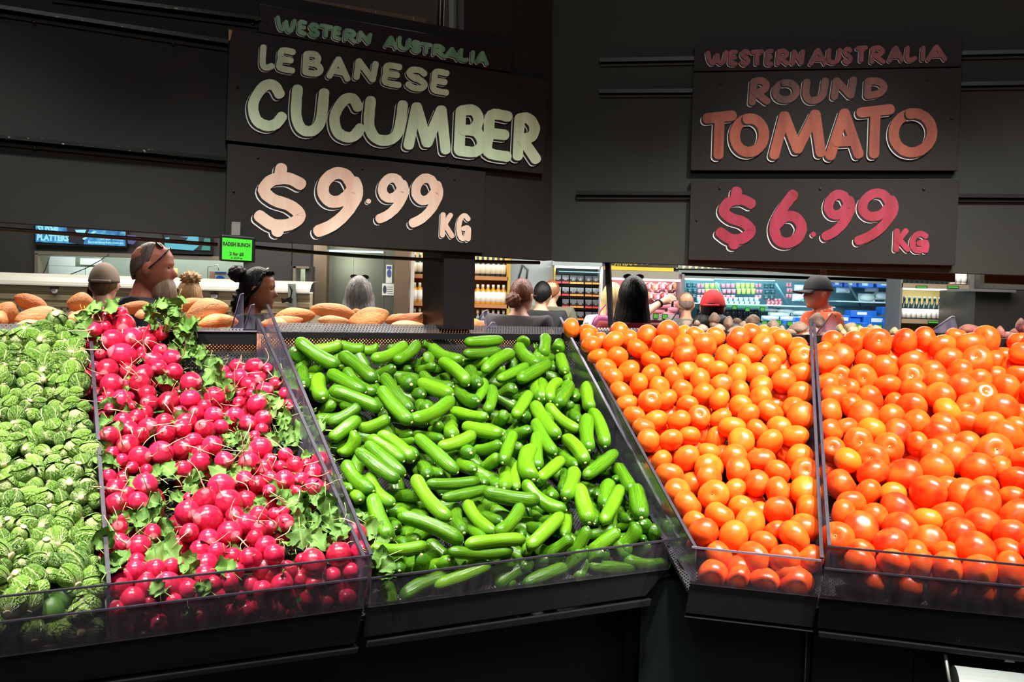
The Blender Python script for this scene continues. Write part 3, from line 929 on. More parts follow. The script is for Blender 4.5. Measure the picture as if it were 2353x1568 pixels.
TC = """290 155 126 s,565 90 152 s,885 140 147 s,1190 100 125,1350 190 136,1540 100 110,1720 110 135,1600 245 157,2000 165 162 s,2240 140 70 b,450 270 132 y,715 250 152 s,1050 190 60 b,
260 380 75 b,500 370 110 b,375 530 162 r,720 410 166 r,1045 430 172 r,1170 300 75 b,1385 375 162,2290 250 110,1830 370 167 r,2080 360 126,2240 490 150 r,665 620 150,930 630 125 y,
1305 605 166 r,1110 650 60 b,1520 560 130,1670 640 160,1900 560 125,2040 560 75 b,485 740 145,400 830 140,740 860 120,590 990 172 r,980 795 172 d,1010 1010 176 r,1160 760 110 b,
1290 910 147 y,1490 870 167,1870 730 176 r,2200 680 130,2240 860 166 r,1880 960 172 r,1640 1070 178 r,2190 1080 172 r,340 1100 166 s,900 1140 168 d,1320 1130 160,1810 1230 182 r,
2160 1240 146 r,590 1230 120 r,1150 1250 110,1500 1270 110,580 1350 140,930 1350 145,1230 1370 120,1500 1420 165,1850 1450 160,2180 1430 165"""


def parse(s, org, sc, grow=1.0):
    out = []
    for it in s.replace('\n', '').split(','):
        p = it.split()
        if len(p) < 3: continue
        out.append((org[0]+float(p[0])/sc, org[1]+float(p[1])/sc, float(p[2])/sc*grow, p[3] if len(p) > 3 else ''))
    return out


def place_spheres(items, P, rmin, rmax, ov=.93, it=60, pull=.10):
    """each item keeps its line of sight; depth along it is relaxed until neighbours only touch"""
    n = len(items)
    D = np.zeros((n, 3)); T = np.zeros(n); T0 = np.zeros(n); RR = np.zeros(n); key = np.zeros(n); TF = np.zeros(n); TB_ = np.zeros(n)
    for i, (x, y, r, fl) in enumerate(items):
        d = ray(x, y); p = pile_hit(x, y, P, .014+r*1.9/F_PX); t = (p-cam_pos).length; d = d.normalized()
        rr = r*t/F_PX
        if 'b' in fl: rr = max(rr, rmin*1.05); t += .030
        rr = min(max(rr, rmin), rmax)
        TF[i] = (hit(x, y, CORNER+P[2]*(DEP-.006-rr), P[2])-cam_pos).length
        TB_[i] = (hit(x, y, CORNER+P[2]*(.016+rr*.8), P[2])-cam_pos).length
        D[i] = d; T0[i] = T[i] = t; RR[i] = rr; key[i] = y+1.0*r-(60 if 'b' in fl else 0)
    C = np.array(cam_pos)
    for _ in range(it):
        X = C+D*T[:, None]
        df = X[:, None, :]-X[None, :, :]
        ds = np.sqrt((df**2).sum(2))+np.eye(n)*9
        need = (RR[:, None]+RR[None, :])*ov
        pen = np.clip(need-ds, 0, None)
        front = key[:, None] > key[None, :]
        mv = (pen*np.where(front, -1, 1)).sum(1)
        T += np.clip(mv*.28, -.01, .01)+(T0-T)*pull*.25
        T = np.minimum(np.maximum(T, TF), TB_)
    return [(Vector(C+D[i]*T[i]), RR[i]) for i in range(n)]


def rowcol(items, pts, nrow):
    """label words from the row (from the front lip) and the place along it"""
    ys = [it[1] for it in items]
    lo, hi = min(ys), max(ys)+1e-6
    rows = {}
    for i, it in enumerate(items):
        rows.setdefault(int((hi-it[1])/(hi-lo+1e-6)*nrow), []).append(i)
    out = [None]*len(items)
    for k, idx in rows.items():
        idx.sort(key=lambda i: items[i][0])
        for j, i in enumerate(idx): out[i] = (k, j)
    return out


def tomatoes(items, P, bin_words, group, hue, nrow):
    pts = place_spheres(items, P, .0285, .0405)
    rc = rowcol(items, pts, nrow)
    for i, ((x, y, r, fl), (p, rr)) in enumerate(zip(items, pts)):
        me, sq = TOMS[R.randrange(8)]
        view = (cam_pos-p).normalized()
        if 's' in fl:
            ax = (view+Vector((R.uniform(-.35, .35), R.uniform(-.2, .2), R.uniform(0, .45)))).normalized()
        else:
            while True:
                ax = Vector((R.gauss(0, 1), R.gauss(0, 1), R.gauss(0, 1))).normalized()
                if ax.dot(view) < .25: break
        q = ax.to_track_quat('Z', 'Y').to_matrix().to_4x4() @ Matrix.Rotation(R.uniform(0, 6.28), 4, 'Z')
        a, b = hue
        t = R.random()
        c = [a[k]*(1-t)+b[k]*t for k in range(3)]; tone = 'orange-red'
        if 'r' in fl: c = [c[0]*.93, c[1]*.55, c[2]*.8]; tone = 'ripe red'
        if 'd' in fl: c = [.72, .022, .008]; tone = 'deep red'
        if 'y' in fl: c = [.90, .17, .010]; tone = 'yellowish orange'
        what = ' with stem scar' if 's' in fl else ''
        k, j = rc[i]
        o = inst('tomato', me, Matrix.Translation(p) @ q @ Matrix.Scale(rr/.97, 4), None, c)
        prop(o, f'{tone} tomato{what}, {bin_words}, {ORD[k]} row up, {ORD[j]} along', 'tomato', group)
        if 's' in fl:
            inst('stem_scar', SCAR, Matrix.Translation((0, 0, sq-.175)), o)
    return pts


HUE1 = ((.90, .075, .008), (.92, .125, .010)); HUE2 = ((.88, .045, .005), (.90, .078, .007))
itA = [t for t in parse(TA.split('\n', 1)[1], (1250, 700), 3.563)] + parse(TD, (1500, 1040), 4.611)
itB = parse(TB, (1850, 700), 4.612) + parse(TC, (1850, 1000), 4.612)
for k in range(9):       # tomatoes that stand just outside the frame in the wide bin
    for _q in range(4): itB.append((2385+_q*66+(k % 2)*30+R.uniform(-8, 8), 790+k*(60+_q)+R.uniform(-6, 6), 36, ''))
tomatoes(itA, PL_R, 'tapering tomato bin', 'tomatoes in the tapering bin', HUE1, 15)
tomatoes(itB, PL_R, 'wide tomato bin', 'tomatoes in the wide bin', HUE2, 15)


def under_spheres(name, label, cat, d, n, P, s0b, s1b, s0f, s1f, rad, depth, mesh_fn, step, u0=.06, u1=.97, jit=.3, mats=None):
    """hidden lower layer that keeps the pile full: one joined object"""
    mb = MB()
    nu = int((u1-u0)*DEP*1.15/step)
    base = mesh_fn()
    for i in range(nu+1):
        u = u0+(u1-u0)*i/nu
        a, b = s0b+(s0f-s0b)*u, s1b+(s1f-s1b)*u
        m = max(1, int(abs(b-a)/step))
        for j in range(m):
            s = a+(b-a)*(j+.5+(.25 if i % 2 else -.25))/m
            p = CORNER+d*s+n*(u*DEP+R.uniform(-jit, jit)*step)
            z = P[0].z-((p-P[0]).dot(Vector((P[1].x, P[1].y, 0))))/P[1].z
            p = Vector((p.x, p.y, z))-P[1]*(depth+R.uniform(-.006, .006))
            r = rad*R.uniform(.9, 1.08)
            _o = (p-CORNER).dot(n)
            p = p+n*(min(_o, DEP-.02-r)-_o); p.z = max(p.z, 1.02+r)
            mb.add([p+v*r for v in base[0]], base[1], 0, True)
    o = mb.build(name, mats)
    prop(o, label, cat, kind='stuff')
    return o


def ball(nu=12, nv=8, sq=.88):
    vs, fs, _ = grid_mesh(lambda u, v: Vector((math.sin(v*math.pi)*math.cos(u*6.2832), math.sin(v*math.pi)*math.sin(u*6.2832), math.cos(v*math.pi)*sq)), nu, nv)
    return vs, fs


UT = plain('tomato_skin_below', (.85, .10, .01), .3, var=.2, scale=6)
under_spheres('tomato_layer', 'lower layer of tomatoes under the tapering bin pile', 'tomatoes', dR, nR, PL_R, s_div4b+.04, s_div5b-.04, s_div4f+.035, s_div5f-.04, .034, .052, ball, .066, mats=UT)
under_spheres('tomato_layer', 'lower layer of tomatoes under the wide bin pile', 'tomatoes', dR, nR, PL_R, s_div5b+.05, 1.6, s_div5f+.05, 1.6, .034, .052, ball, .066, mats=UT)

for _d in (.108,):
    under_spheres('tomato_layer', 'lowest layer of tomatoes in the tapering bin', 'tomatoes', dR, nR, PL_R, s_div4b+.04, s_div5b-.04, s_div4f+.037, s_div5f-.04, .030, _d+.012, ball, .066, u0=.3, mats=UT)

# ---------- cucumbers
CM = N('cucumber_skin'); _c, _r = objcolor(CM)
_st = CM.ramp(CM.noise(9, 6, stretch=(.14, 9, 9), rough=.7), [(.42, 0.0), (.62, 1.0)])
_tc = CM.t.nodes.new('ShaderNodeTexCoord'); _sx = CM.t.nodes.new('ShaderNodeSeparateXYZ'); CM.l(_tc.outputs['Object'], _sx.inputs[0])
_light = CM.mix(.36, _c, (.27, .45, .025))
_mid = CM.mix(_st, _c, _light)
_end = CM.ramp(_sx.outputs[0], [(.0, 0.0), (.36, .15), (.50, 1.0)])
_dark = CM.mix(.55, _c, (.015, .07, .006))
CM.base(CM.mix(_end, _mid, _dark)); CM.set(Roughness=.22, Specular_IOR_Level=.38)
CM.bump(CM.noise(14, 4, stretch=(.3, 5, 5)), .22, .01)
CUC_SKIN = CM.m
CUC_TIP = plain('cucumber_blossom_scar', (.50, .52, .20), .6, var=.4, scale=60)


def cuc_mesh(k, bend, ratio=.112):
    r = random.Random(100+k)
    ph = r.uniform(0, 6); taper = r.uniform(-.12, .12); w1 = r.uniform(.0, .06)
    nu, nv = 18, 18
    def prof(x):  # x in -.5...5
        e = (.5-abs(x))/.19
        f = 1 if e >= 1 else max(0, 1-(1-e)**2.3)**.5
        return f
    vs = []
    for j in range(nv+1):
        c = -math.cos(j/nv*math.pi)*.5
        x = c
        rr = ratio*prof(x)*(1+taper*x+w1*math.sin(x*9+ph))
        cy = bend*(x*x*4)*.5-bend*.25
        tilt = bend*4*x
        for i in range(nu):
            a = 2*math.pi*i/nu
            q = rr*(1+.035*math.cos(a*5+ph))
            vs.append(Vector((x-math.cos(a)*q*tilt*.7, cy+math.cos(a)*q, math.sin(a)*q)))
    fs = []
    for j in range(nv):
        for i in range(nu):
            fs.append((j*nu+i, j*nu+(i+1) % nu, (j+1)*nu+(i+1) % nu, (j+1)*nu+i))
    return MB().add(vs, fs, 0, True).mesh('cucumber', CUC_SKIN), Vector((.497, bend*.25, 0)), Vector((-.497, bend*.25, 0))


CUCS = [cuc_mesh(i, b) for i, b in enumerate([.015, .05, .09, .14, .20, -.05, -.10, .03])]
TIP = MB().lathe([(.026, -.012), (.024, .004), (.010, .009)], (0, 0, 0), 7).mesh('blossom_end', CUC_TIP)

C4 = """135 175 490 400 105 3,255 205 520 205 85 2,470 165 720 245 90 1,640 180 850 240 80 2,870 190 1090 190 60 0,820 345 1110 215 95 2,1020 345 1225 195 85 3,530 295 830 525 102 3,430 290 560 400 80 1,
55 225 115 268 105 2,180 390 185 570 98 2,240 400 320 400 80 1,253 510 268 610 65 1,322 475 348 680 112 2,425 450 730 630 102 3,560 445 820 655 92 2,440 610 870 780 103 3,375 800 435 730 98 1,
425 895 685 765 95 2,440 1035 680 875 102 2,690 935 950 880 98 3,540 1160 670 1010 105 1,790 420 995 425 88 2,1040 415 1130 415 60 0,1060 490 1140 545 120 1,905 490 1145 800 98 3,880 610 1140 905 106 4,
1180 890 1530 705 105 4,1255 720 1300 770 112 1,1150 640 1240 640 100 0,1215 395 1350 395 80 1,1250 455 1510 600 92 2,1240 520 1510 650 108 3,1320 215 1600 355 100 3,1235 300 1300 305 92 1,1430 345 1670 550 98 3,
1690 400 1750 560 112 3,1580 560 1730 725 100 3,1720 740 1820 530 80 1,1850 800 1885 590 92 1,1965 630 2080 590 98 2,1650 185 1970 165 85 2,1640 290 1950 265 80 2,1810 430 2060 275 98 3,1680 370 1850 340 70 1,
1860 490 1980 405 88 1,1945 520 2200 395 85 2,2130 520 2400 375 100 3,2190 585 2240 580 55 0,2095 845 2220 645 98 3,2310 520 2330 690 112 2,2190 850 2230 780 95 2,2265 755 2400 890 95 3,1530 770 1830 860 88 2,
1925 885 2000 830 95 1,1640 910 1960 1010 106 3,1522 890 1522 1010 112 2,1380 740 1460 715 80 1,1375 925 1395 930 86 1,1000 940 1140 1010 75 1,990 1010 1180 1070 60 1,1190 970 1430 1050 80 1,
1420 1125 1720 1020 102 3,1790 1040 1840 1040 75 0,1750 1115 1950 1108 96 2,2040 990 2190 975 85 2,2075 1010 1980 1260 92 4,1820 1275 1940 1215 95 2,2080 1190 2120 1110 85 1,1640 1145 1665 1160 112 3,
1545 1190 1710 1325 105 1,1210 1035 1560 1350 105 3,880 1000 1170 1235 98 3,790 1025 1080 1245 95 3,760 1100 1085 1375 98 4,675 1165 1030 1430 102 4,1070 1080 1190 1190 88 1,1235 1220 1310 1370 98 2,
1270 1230 1410 1370 85 2,560 1265 790 1530 105 3,510 1395 600 1500 88 1,590 1490 690 1580 98 2,1780 1345 1812 1440 92 2,1895 1365 1920 1470 92 2,2015 1300 2000 1490 105 3,2130 1250 2090 1500 78 2,
2215 1140 2222 1410 125 3,2290 1010 2290 1310 100 2,2335 1350 2300 1430 90 2,1230 160 1240 175 60 0"""
C5 = """318 60 560 360 82 4,420 105 780 85 72 2,130 145 370 185 80 2,535 205 850 140 72 2,830 165 1205 225 92 4,1110 105 1390 305 80 4,-10 30 150 255 78 3,15 200 135 490 95 3,
150 320 195 410 70 1,220 325 660 505 92 4,622 245 660 450 84 2,695 225 880 455 76 3,760 215 930 380 70 2,725 365 810 490 76 3,930 455 1095 265 78 4,1055 430 1085 455 80 1,1100 350 1230 420 74 2,
1190 285 1300 370 78 2,1175 440 1130 590 70 1,1195 580 1385 325 84 4,700 535 1110 500 82 4,585 600 1035 600 76 3,610 675 830 650 56 3,520 590 600 585 60 1,445 650 560 655 82 2,325 690 395 650 90 3,
240 600 228 720 82 3,20 575 405 555 76 3,225 430 330 500 82 1,190 470 240 520 75 1,180 230 280 340 68 1,270 255 400 335 60 1,910 640 1015 618 50 3,1260 595 1450 495 82 3,1450 600 1575 425 72 4,1600 565 1790 445 84 3,
1825 520 1935 405 88 3,1490 455 1760 425 62 2,1770 400 1920 355 52 2,1978 340 1980 395 92 3,1972 445 1972 490 48 2,2015 495 2055 425 84 3,2095 480 2155 395 84 3,1508 130 1575 370 98 4,1610 215 1622 380 70 2,
1685 375 1805 130 84 4,1920 130 1952 335 104 4,1440 290 1400 460 74 2,1805 250 1860 360 72 1,1870 210 1885 320 50 1,-40 460 60 520 90 2,690 860 820 760 60 1,480 840 860 690 90 2,1040 770 1100 700 90 1,1560 720 1700 590 80 1,1380 720 1520 600 80 2,1150 760 1250 640 80 1,860 770 1010 660 90 2,1320 750 1560 590 84 2,1490 750 1660 590 84 2,640 800 500 880 80 1,1010 720 1110 690 80 2,1750 640 1860 560 80 1,1900 640 1990 540 80 1,300 900 120 850 80 1,930 850 1090 770 80 1,1250 830 1400 730 80 1,200 860 420 800 90 1"""
CF = """168 -35 168 135 108 2,325 -20 235 150 88 3,425 10 325 195 96 4,490 50 478 120 88 1,582 20 605 230 102 2,385 255 430 180 82 1,500 190 488 330 92 1,635 250 755 560 98 3,578 310 595 600 106 4,
225 210 500 435 84 2,105 195 310 485 108 3,110 350 280 640 95 2,400 470 570 700 104 4,375 570 465 740 90 2,160 860 360 690 95 3,400 760 370 960 84 2,475 790 395 1035 106 4,640 680 640 760 78 1,685 610 735 700 74 1,
570 840 840 630 100 4,860 730 985 970 98 3,805 790 850 870 68 1,240 905 275 1020 100 2,690 920 678 1000 80 2,790 880 735 1095 108 3,60 240 25 300 92 2,5 430 45 420 92 2"""
C3 = """1330 1085 1405 1165 118 2,1340 1180 1570 1410 118 3,1550 1215 1562 1330 102 3,1635 1050 1635 1290 108 4,1750 1110 1785 1230 122 3,1440 1145 1570 1200 80 1,1710 1275 1640 1410 98 3,1820 1275 1870 1480 108 2,
1240 1190 1290 1220 80 0,1890 1420 1910 1560 90 1"""


def parseC(s, org, sc):
    out = []
    for it in s.replace('\n', '').split(','):
        p = [float(v) for v in it.split()]
        out.append((org[0]+p[0]/sc, org[1]+p[1]/sc, org[0]+p[2]/sc, org[1]+p[3]/sc, p[4]/sc, p[5]))
    return out


cucs = parseC(C4, (650, 740), 3.92)+parseC(C5, (850, 1080), 3.137)+parseC(CF, (1200, 880), 3.919)+parseC(C3, (900, 540), 4.706)
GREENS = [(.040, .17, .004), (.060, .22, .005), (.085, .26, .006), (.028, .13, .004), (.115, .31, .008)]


def inside(p, n, lo, hi):
    o = (p-CORNER).dot(n)
    return p+n*(min(max(o, lo), hi)-o)


def put_cuc(a, b, w, me3, colr, label, group):
    a = inside(a, nL, .02+w*.5, DEP-.012-w*.5); b = inside(b, nL, .02+w*.5, DEP-.012-w*.5)
    me, tp, tb = me3
    v = b-a; L = v.length
    x = v.normalized()
    view = (cam_pos-(a+b)/2).normalized()
    z = (view-x*view.dot(x)).normalized() if abs(view.dot(x)) < .97 else x.orthogonal().normalized()
    y = z.cross(x)
    m = Matrix(((x.x, y.x, z.x, 0), (x.y, y.y, z.y, 0), (x.z, y.z, z.z, 0), (0, 0, 0, 1)))
    ws = w/.224
    o = inst('cucumber', me, Matrix.Translation((a+b)/2) @ m @ Matrix.Diagonal((L, ws, ws, 1)), None, colr)
    prop(o, label, 'cucumber', group)
    for tip, dirx in ((tp, 1),):
        q = Matrix.Translation(tip) @ Matrix.Rotation(math.pi/2*dirx, 4, 'Y') @ Matrix.Diagonal((1, 1, ws/L*1.0, 1))
        inst('blossom_end', TIP, q, o)
    return o


_it = [((x0+x1)/2, (y0+y1)/2, w, '') for x0, y0, x1, y1, w, l in cucs]
_rc = rowcol(_it, None, 18)
for i, (x0, y0, x1, y1, w, lv) in enumerate(cucs):
    # shrink to the centre line of the end caps: the given ends are the tips
    lift = lv*.0145-.024
    a = pile(x0, y0, PL_L, lift); b = pile(x1, y1, PL_L, lift)
    W = w*1.20*(a-cam_pos).length/F_PX
    want = .118
    u = b-a
    # pixel ends were read near the cap centres: extend to the tips
    e = u.normalized() if u.length > .004 else Vector((0, 0, 1))
    a -= e*W*.18; b += e*W*.18
    L = (b-a).length
    if L < want:                                   # foreshortened: one end dives into the pile, away from the eye
        ext = math.sqrt(want**2-L**2)
        dv = ((b-cam_pos).normalized()-PL_L[1]*.25).normalized()
        if lv >= 3 or y1 < y0: a = a+dv*ext*.85; 
        else: a = a+dv*ext*.85
    k, j = _rc[i]
    dirw = 'lying across' if abs(x1-x0) > 1.3*abs(y1-y0) else ('lying up and down' if abs(y1-y0) > 1.3*abs(x1-x0) else ('sloping down towards the tomatoes' if (x1-x0)*(y1-y0) > 0 else 'sloping down towards the radishes'))
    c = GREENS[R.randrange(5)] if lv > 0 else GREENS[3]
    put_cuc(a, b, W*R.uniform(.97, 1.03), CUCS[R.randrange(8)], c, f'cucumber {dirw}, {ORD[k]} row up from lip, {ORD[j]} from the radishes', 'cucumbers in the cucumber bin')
# hidden lower layer
for i in range(11):
    for j in range(9):
        u = .04+.93*i/10; a0 = s_div2b+(s_div2f-s_div2b)*u; b0 = s_div3b+(s_div3f-s_div3b)*u
        s = a0+(b0-a0)*(.04+.92*(j+R.random()*.9)/9)
        p = CORNER+dL*s+nL*(u*DEP)
        z = 1.500-(.43)*u-.052
        p = Vector((p.x, p.y, z+R.uniform(-.008, .006)))
        a = R.uniform(0, 3.14); v = (dL*math.cos(a)+(nL*DEP-Z*.43).normalized()*math.sin(a))*.062
        c0, c1 = p-v, p+v
        # keep inside the bin
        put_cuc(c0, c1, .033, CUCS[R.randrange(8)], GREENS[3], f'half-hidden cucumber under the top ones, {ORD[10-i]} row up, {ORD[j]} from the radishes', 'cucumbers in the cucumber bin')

# ---------- radishes in bunches
RM = N('radish_skin')
_tc = RM.t.nodes.new('ShaderNodeTexCoord'); _sx = RM.t.nodes.new('ShaderNodeSeparateXYZ'); RM.l(_tc.outputs['Object'], _sx.inputs[0])
_c, _r = objcolor(RM)
_red = RM.mix(RM.ramp(RM.noise(2.5, 4), [(.35, 0.), (.7, 1.)]), _c, RM.mix(.35, _c, (.72, .07, .10)))
_w = RM.ramp(_sx.outputs[2], [(.0, 0.), (.95, 0.), (1.0, .35)])
_sc = RM.ramp(RM.noise(7, 6, rough=.8), [(.70, 0.), (.76, .5)])
RM.base(RM.mix(_sc, RM.mix(_w, _red, (.85, .38, .40)), (.8, .55, .45))); RM.set(Roughness=.24, Specular_IOR_Level=.5)
RAD_SKIN = RM.m
ROOT_M = plain('radish_root', (.62, .42, .28), .6, var=.3, scale=30)
LM = N('radish_leaf')
_uv = LM.t.nodes.new('ShaderNodeUVMap'); _s = LM.t.nodes.new('ShaderNodeSeparateXYZ'); LM.l(_uv.outputs[0], _s.inputs[0])
_w1 = LM.t.nodes.new('ShaderNodeTexWave'); _w1.inputs['Scale'].default_value = 2.2; _w1.inputs['Distortion'].default_value = 1.5
LM.l(_uv.outputs[0], _w1.inputs[0])
_ab = LM.t.nodes.new('ShaderNodeMath'); _ab.operation = 'ABSOLUTE'; LM.l(_s.outputs[1], _ab.inputs[0])
_mid = LM.ramp(_ab.outputs[0], [(.0, .9), (.04, .6), (.09, 0.)])
_c, _r = objcolor(LM)
_g = LM.mix(LM.ramp(LM.noise(28, 3), [(.35, 0.), (.65, 1.)]), _c, LM.mix(.4, _c, (.25, .42, .08)))
_g = LM.mix(LM.ramp(_w1.outputs['Fac'], [(.82, 0.), (1., .35)]), _g, (.35, .50, .16))
LM.base(LM.mix(_mid, _g, (.24, .38, .10))); LM.set(Roughness=.45, Specular_IOR_Level=.35)
LM.bump(LM.noise(60, 4), .4, .004)
LEAF_M = LM.m
STEM_M = plain('radish_stem', (.32, .46, .12), .45, var=.3, scale=20)


def rad_mesh(k):
    r = random.Random(300+k)
    el = r.uniform(.92, 1.16); pt = r.uniform(.06, .30); lx = r.uniform(-.05, .05)
    def fn(u, v):
        th = v*math.pi; a = u*2*math.pi
        s = math.sin(th)**.95; z = math.cos(th)*el
        if z > 0: z += pt*math.exp(-(s/.30)**2)*.9
        return Vector((s*math.cos(a)*(1+.03*math.cos(2*a+k))+lx*z, s*math.sin(a), z))
    vs, fs, _ = grid_mesh(fn, 20, 14)
    return MB().add(vs, fs, 0, True).mesh('radish', RAD_SKIN), el+pt*.75


RADS = [rad_mesh(k) for k in range(7)]


def root_mesh(k):
    r = random.Random(400+k)
    p = Vector((0, 0, -.08)); d = Vector((r.uniform(-.4, .4), r.uniform(-.4, .4), 1)).normalized()
    pts = [p.copy()]; n = 14; curl = Vector((r.uniform(-1, 1), r.uniform(-1, 1), r.uniform(-.6, .2)))
    for i in range(n):
        d = (d+curl*.16*(1+.5*math.sin(i*.9+k))+Vector((r.uniform(-.15, .15), r.uniform(-.15, .15), r.uniform(-.15, .15)))).normalized()
        p = p+d*.17*(1 if k % 3 else 1.35)*min(1, .5+i*.12); pts.append(p.copy())
    rad = [.115, .07]+[.052*(1-i/(n))+.012 for i in range(n-1)]
    return MB().tube(pts, rad, 6).mesh('root', ROOT_M)


ROOTS = [root_mesh(k) for k in range(9)]


def leaf_mesh(k):
    """blade with a lobed, wavy outline and its stalk; length 1 along X, folded up slightly"""
    r = random.Random(500+k)
    nx, ny = 12, 6
    bend = r.uniform(.3, 1.1); cup = r.uniform(.15, .6); wv = r.uniform(.06, .14); ph = r.uniform(0, 6)
    W = r.uniform(.34, .50)
    vs = []; uv = []
    def mid(t):
        a = bend*t*1.3
        return Vector((math.sin(a)/1.3/max(bend, .01), 0, -(1-math.cos(a))/1.3/max(bend, .01)))
    for i in range(nx+1):
        t = i/nx
        w = W*(math.sin(min(1, t*1.02)**.62*math.pi)**.75)*(.55+.6*t)*(1+.20*math.sin(t*17+ph))+.012
        for j in range(ny+1):
            q = j/ny*2-1
            m = mid(.28+.72*t)
            vs.append(m+Vector((.10*abs(q)*w*(-1 if k % 2 else 1), q*w, cup*w*q*q+wv*math.sin(t*9+q*3+ph)*abs(q))))
            uv.append((t*2.5, q))
    fs = []
    for i in range(nx):
        for j in range(ny):
            a = i*(ny+1)+j
            fs.append((a, a+ny+1, a+ny+2, a+1))
    mb = MB().add(vs, fs, 0, True)
    nblade = len(vs)
    mb.tube([mid(t*.36) for t in np.linspace(-.35, 1, 6)], [.014, .014, .013, .012, .010, .006], 5, 1)
    me = mb.mesh('leaf', [LEAF_M, STEM_M])
    ul = me.uv_layers.new(name='UVMap')
    for lp in me.loops:
        ul.data[lp.index].uv = uv[lp.vertex_index] if lp.vertex_index < nblade else (0, .5)
    return me


LEAVES = [leaf_mesh(k) for k in range(8)]
RG = """165 205 85,185 300 60,345 275 95 t,320 175 62,75 320 60,245 420 90,420 400 90,540 350 50,640 305 60,700 355 62,585 430 65,505 525 52,340 565 100,520 580 45,640 630 85,695 525 65,805 595 80,685 680 65,
825 720 75,130 570 55,75 670 35,195 700 88,390 720 73,540 740 80,95 775 30,235 845 95,375 845 50,500 830 88,210 950 55,140 1000 45,325 990 85,400 960 40,210 1060 45,575 930 75,590 1020 75,430 1050 48,
770 1005 88,985 830 98,975 985 85,1210 960 92,1115 1050 62,885 1110 60,1030 1120 70,1200 1140 80,1270 1240 60,1120 1270 88,540 1115 75,475 1150 65,340 1190 75,390 1265 80,580 1245 82,735 1210 88,
940 1200 85,505 1320 72,215 1330 80,265 1350 60,745 1310 80,905 1260 75,390 1420 92,1010 1380 75,905 1460 85,1185 1420 85,700 1500 110,500 1530 92,1070 1500 75,240 1490 55,1300 710 45,1415 665 62,
1585 668 70,1705 690 50,1450 770 72,1610 785 72,1350 770 40,1530 840 65,1785 830 55,1360 890 48,1445 930 50,1560 930 52,1440 1010 52,1685 900 75,1610 1030 85,1880 930 60,1905 1050 65,1410 1145 78,
1525 1210 75,1670 1170 80,1655 1270 60,1590 1330 50,1645 1450 98,1880 1510 65,1490 690 40"""
RH = """180 135 50,820 150 75,1015 140 70,680 210 65,380 215 40,265 195 40,70 270 55,365 345 92,130 370 72,228 412 55,135 490 80,310 475 72,175 615 60,160 700 62,160 825 80,320 850 90,430 730 62,
1220 155 80,1345 200 70,1390 130 50,1180 285 60,1290 330 65,1390 285 60,1475 190 50,1595 180 70,1690 165 42,1805 145 72,1745 235 70,1850 260 45,1645 295 60,1510 300 78,1750 360 75,1600 385 50,
1845 365 40,1385 385 50,990 355 100,860 460 92,1055 490 102,1195 470 80,715 565 90,885 620 105,1105 590 70,1060 735 92,1195 660 75,730 460 60,730 730 70,890 790 82,815 870 72,955 885 70,1090 920 65,
1300 585 70,1425 580 52,1505 560 45,1510 650 70,1390 690 60,1300 710 60,1270 770 60,1355 840 75,1425 910 78,1235 945 85,865 1000 88,1015 1000 60,1120 1040 60,700 990 50,580 1010 65,455 1035 78,
285 1040 75,300 970 65,165 1150 85,375 1160 75,560 1160 90,265 1270 82,720 1110 60,725 1190 70,860 1090 80,925 1150 62,1055 1130 68,1235 1150 55,1385 1060 75,1540 1030 65,1645 1110 60,1490 1150 80,
1330 1200 70,1750 970 90,1955 910 95,2095 740 82,2135 880 80,1650 950 50,145 1375 65,410 1300 50,830 1240 50,1140 1260 50,1580 1370 60,600 1290 60,960 1240 55,1750 1150 60,1900 1080 60,2050 1040 60"""
LEAFPX = """345 715 1,370 700 0,372 725 0,400 720 0,395 745 0,430 745 1,425 765 0,440 780 0,455 800 0,460 815 1,480 830 0,500 850 1,505 862 0,380 745 1,410 760 0,345 730 0,215 705 1,255 705 1,225 760 1,235 785 1,262 782 1,
200 735 1,195 755 1,210 790 0,520 880 0,480 870 1,512 878 1,530 900 1,440 905 0,390 870 0,470 915 1,425 890 0,595 915 1,618 905 1,610 930 0,635 925 1,625 950 0,650 960 1,700 950 2,725 985 2,690 985 1,660 940 1,
640 1000 0,670 1010 1,735 1040 1,755 1060 0,700 1050 0,620 1010 0,550 1000 0,560 1030 0,530 1010 0,350 1085 1,385 1075 1,410 1080 0,440 1095 1,470 1075 1,310 1110 1,330 1085 0,300 1070 0,255 1050 1,240 1060 1,
330 1180 2,365 1170 2,375 1215 2,385 1260 2,360 1275 1,350 1150 1,320 1195 1,275 1190 1,410 1140 0,440 1120 1,500 1085 1,520 1070 0,540 1090 1,570 1065 0,635 1120 1,660 1140 1,690 1130 2,730 1140 2,750 1165 2,700 1170 1,
680 1200 1,720 1205 1,760 1200 1,790 1165 1,800 1195 1,825 1180 1,780 1220 1,730 1240 1,690 1235 1,660 1245 0,645 1215 0,750 1250 0,860 1215 2,880 1235 1,870 1285 2,890 1300 1,255 1300 2,250 1330 1,270 1280 1,
240 1240 1,430 1290 1,450 1310 0,560 1290 0,540 1270 0,620 1270 0,440 1400 0,470 1350 0,250 930 1,240 965 1,245 1000 1,235 1030 1,265 985 1,540 970 0,350 990 0,310 940 1,290 880 0,330 830 0,420 960 1,400 985 1,
560 850 0,645 860 1,655 875 1,580 1000 1,490 1010 0,600 1080 0,690 1080 0,760 1100 0,770 1130 0,480 1150 0,560 1180 0,600 1220 0,330 1240 0,300 1150 0,280 1220 0,470 1240 0,520 1300 1,640 1300 0,360 1350 1,590 1160 0,430 1030 0,460 800 0,410 790 0,430 810 1,445 735 0,385 700 1,405 700 1"""
itR = parse(RG, (200, 680), 4.126, 1.1)+parse(RH, (230, 1020), 3.563, 1.1)
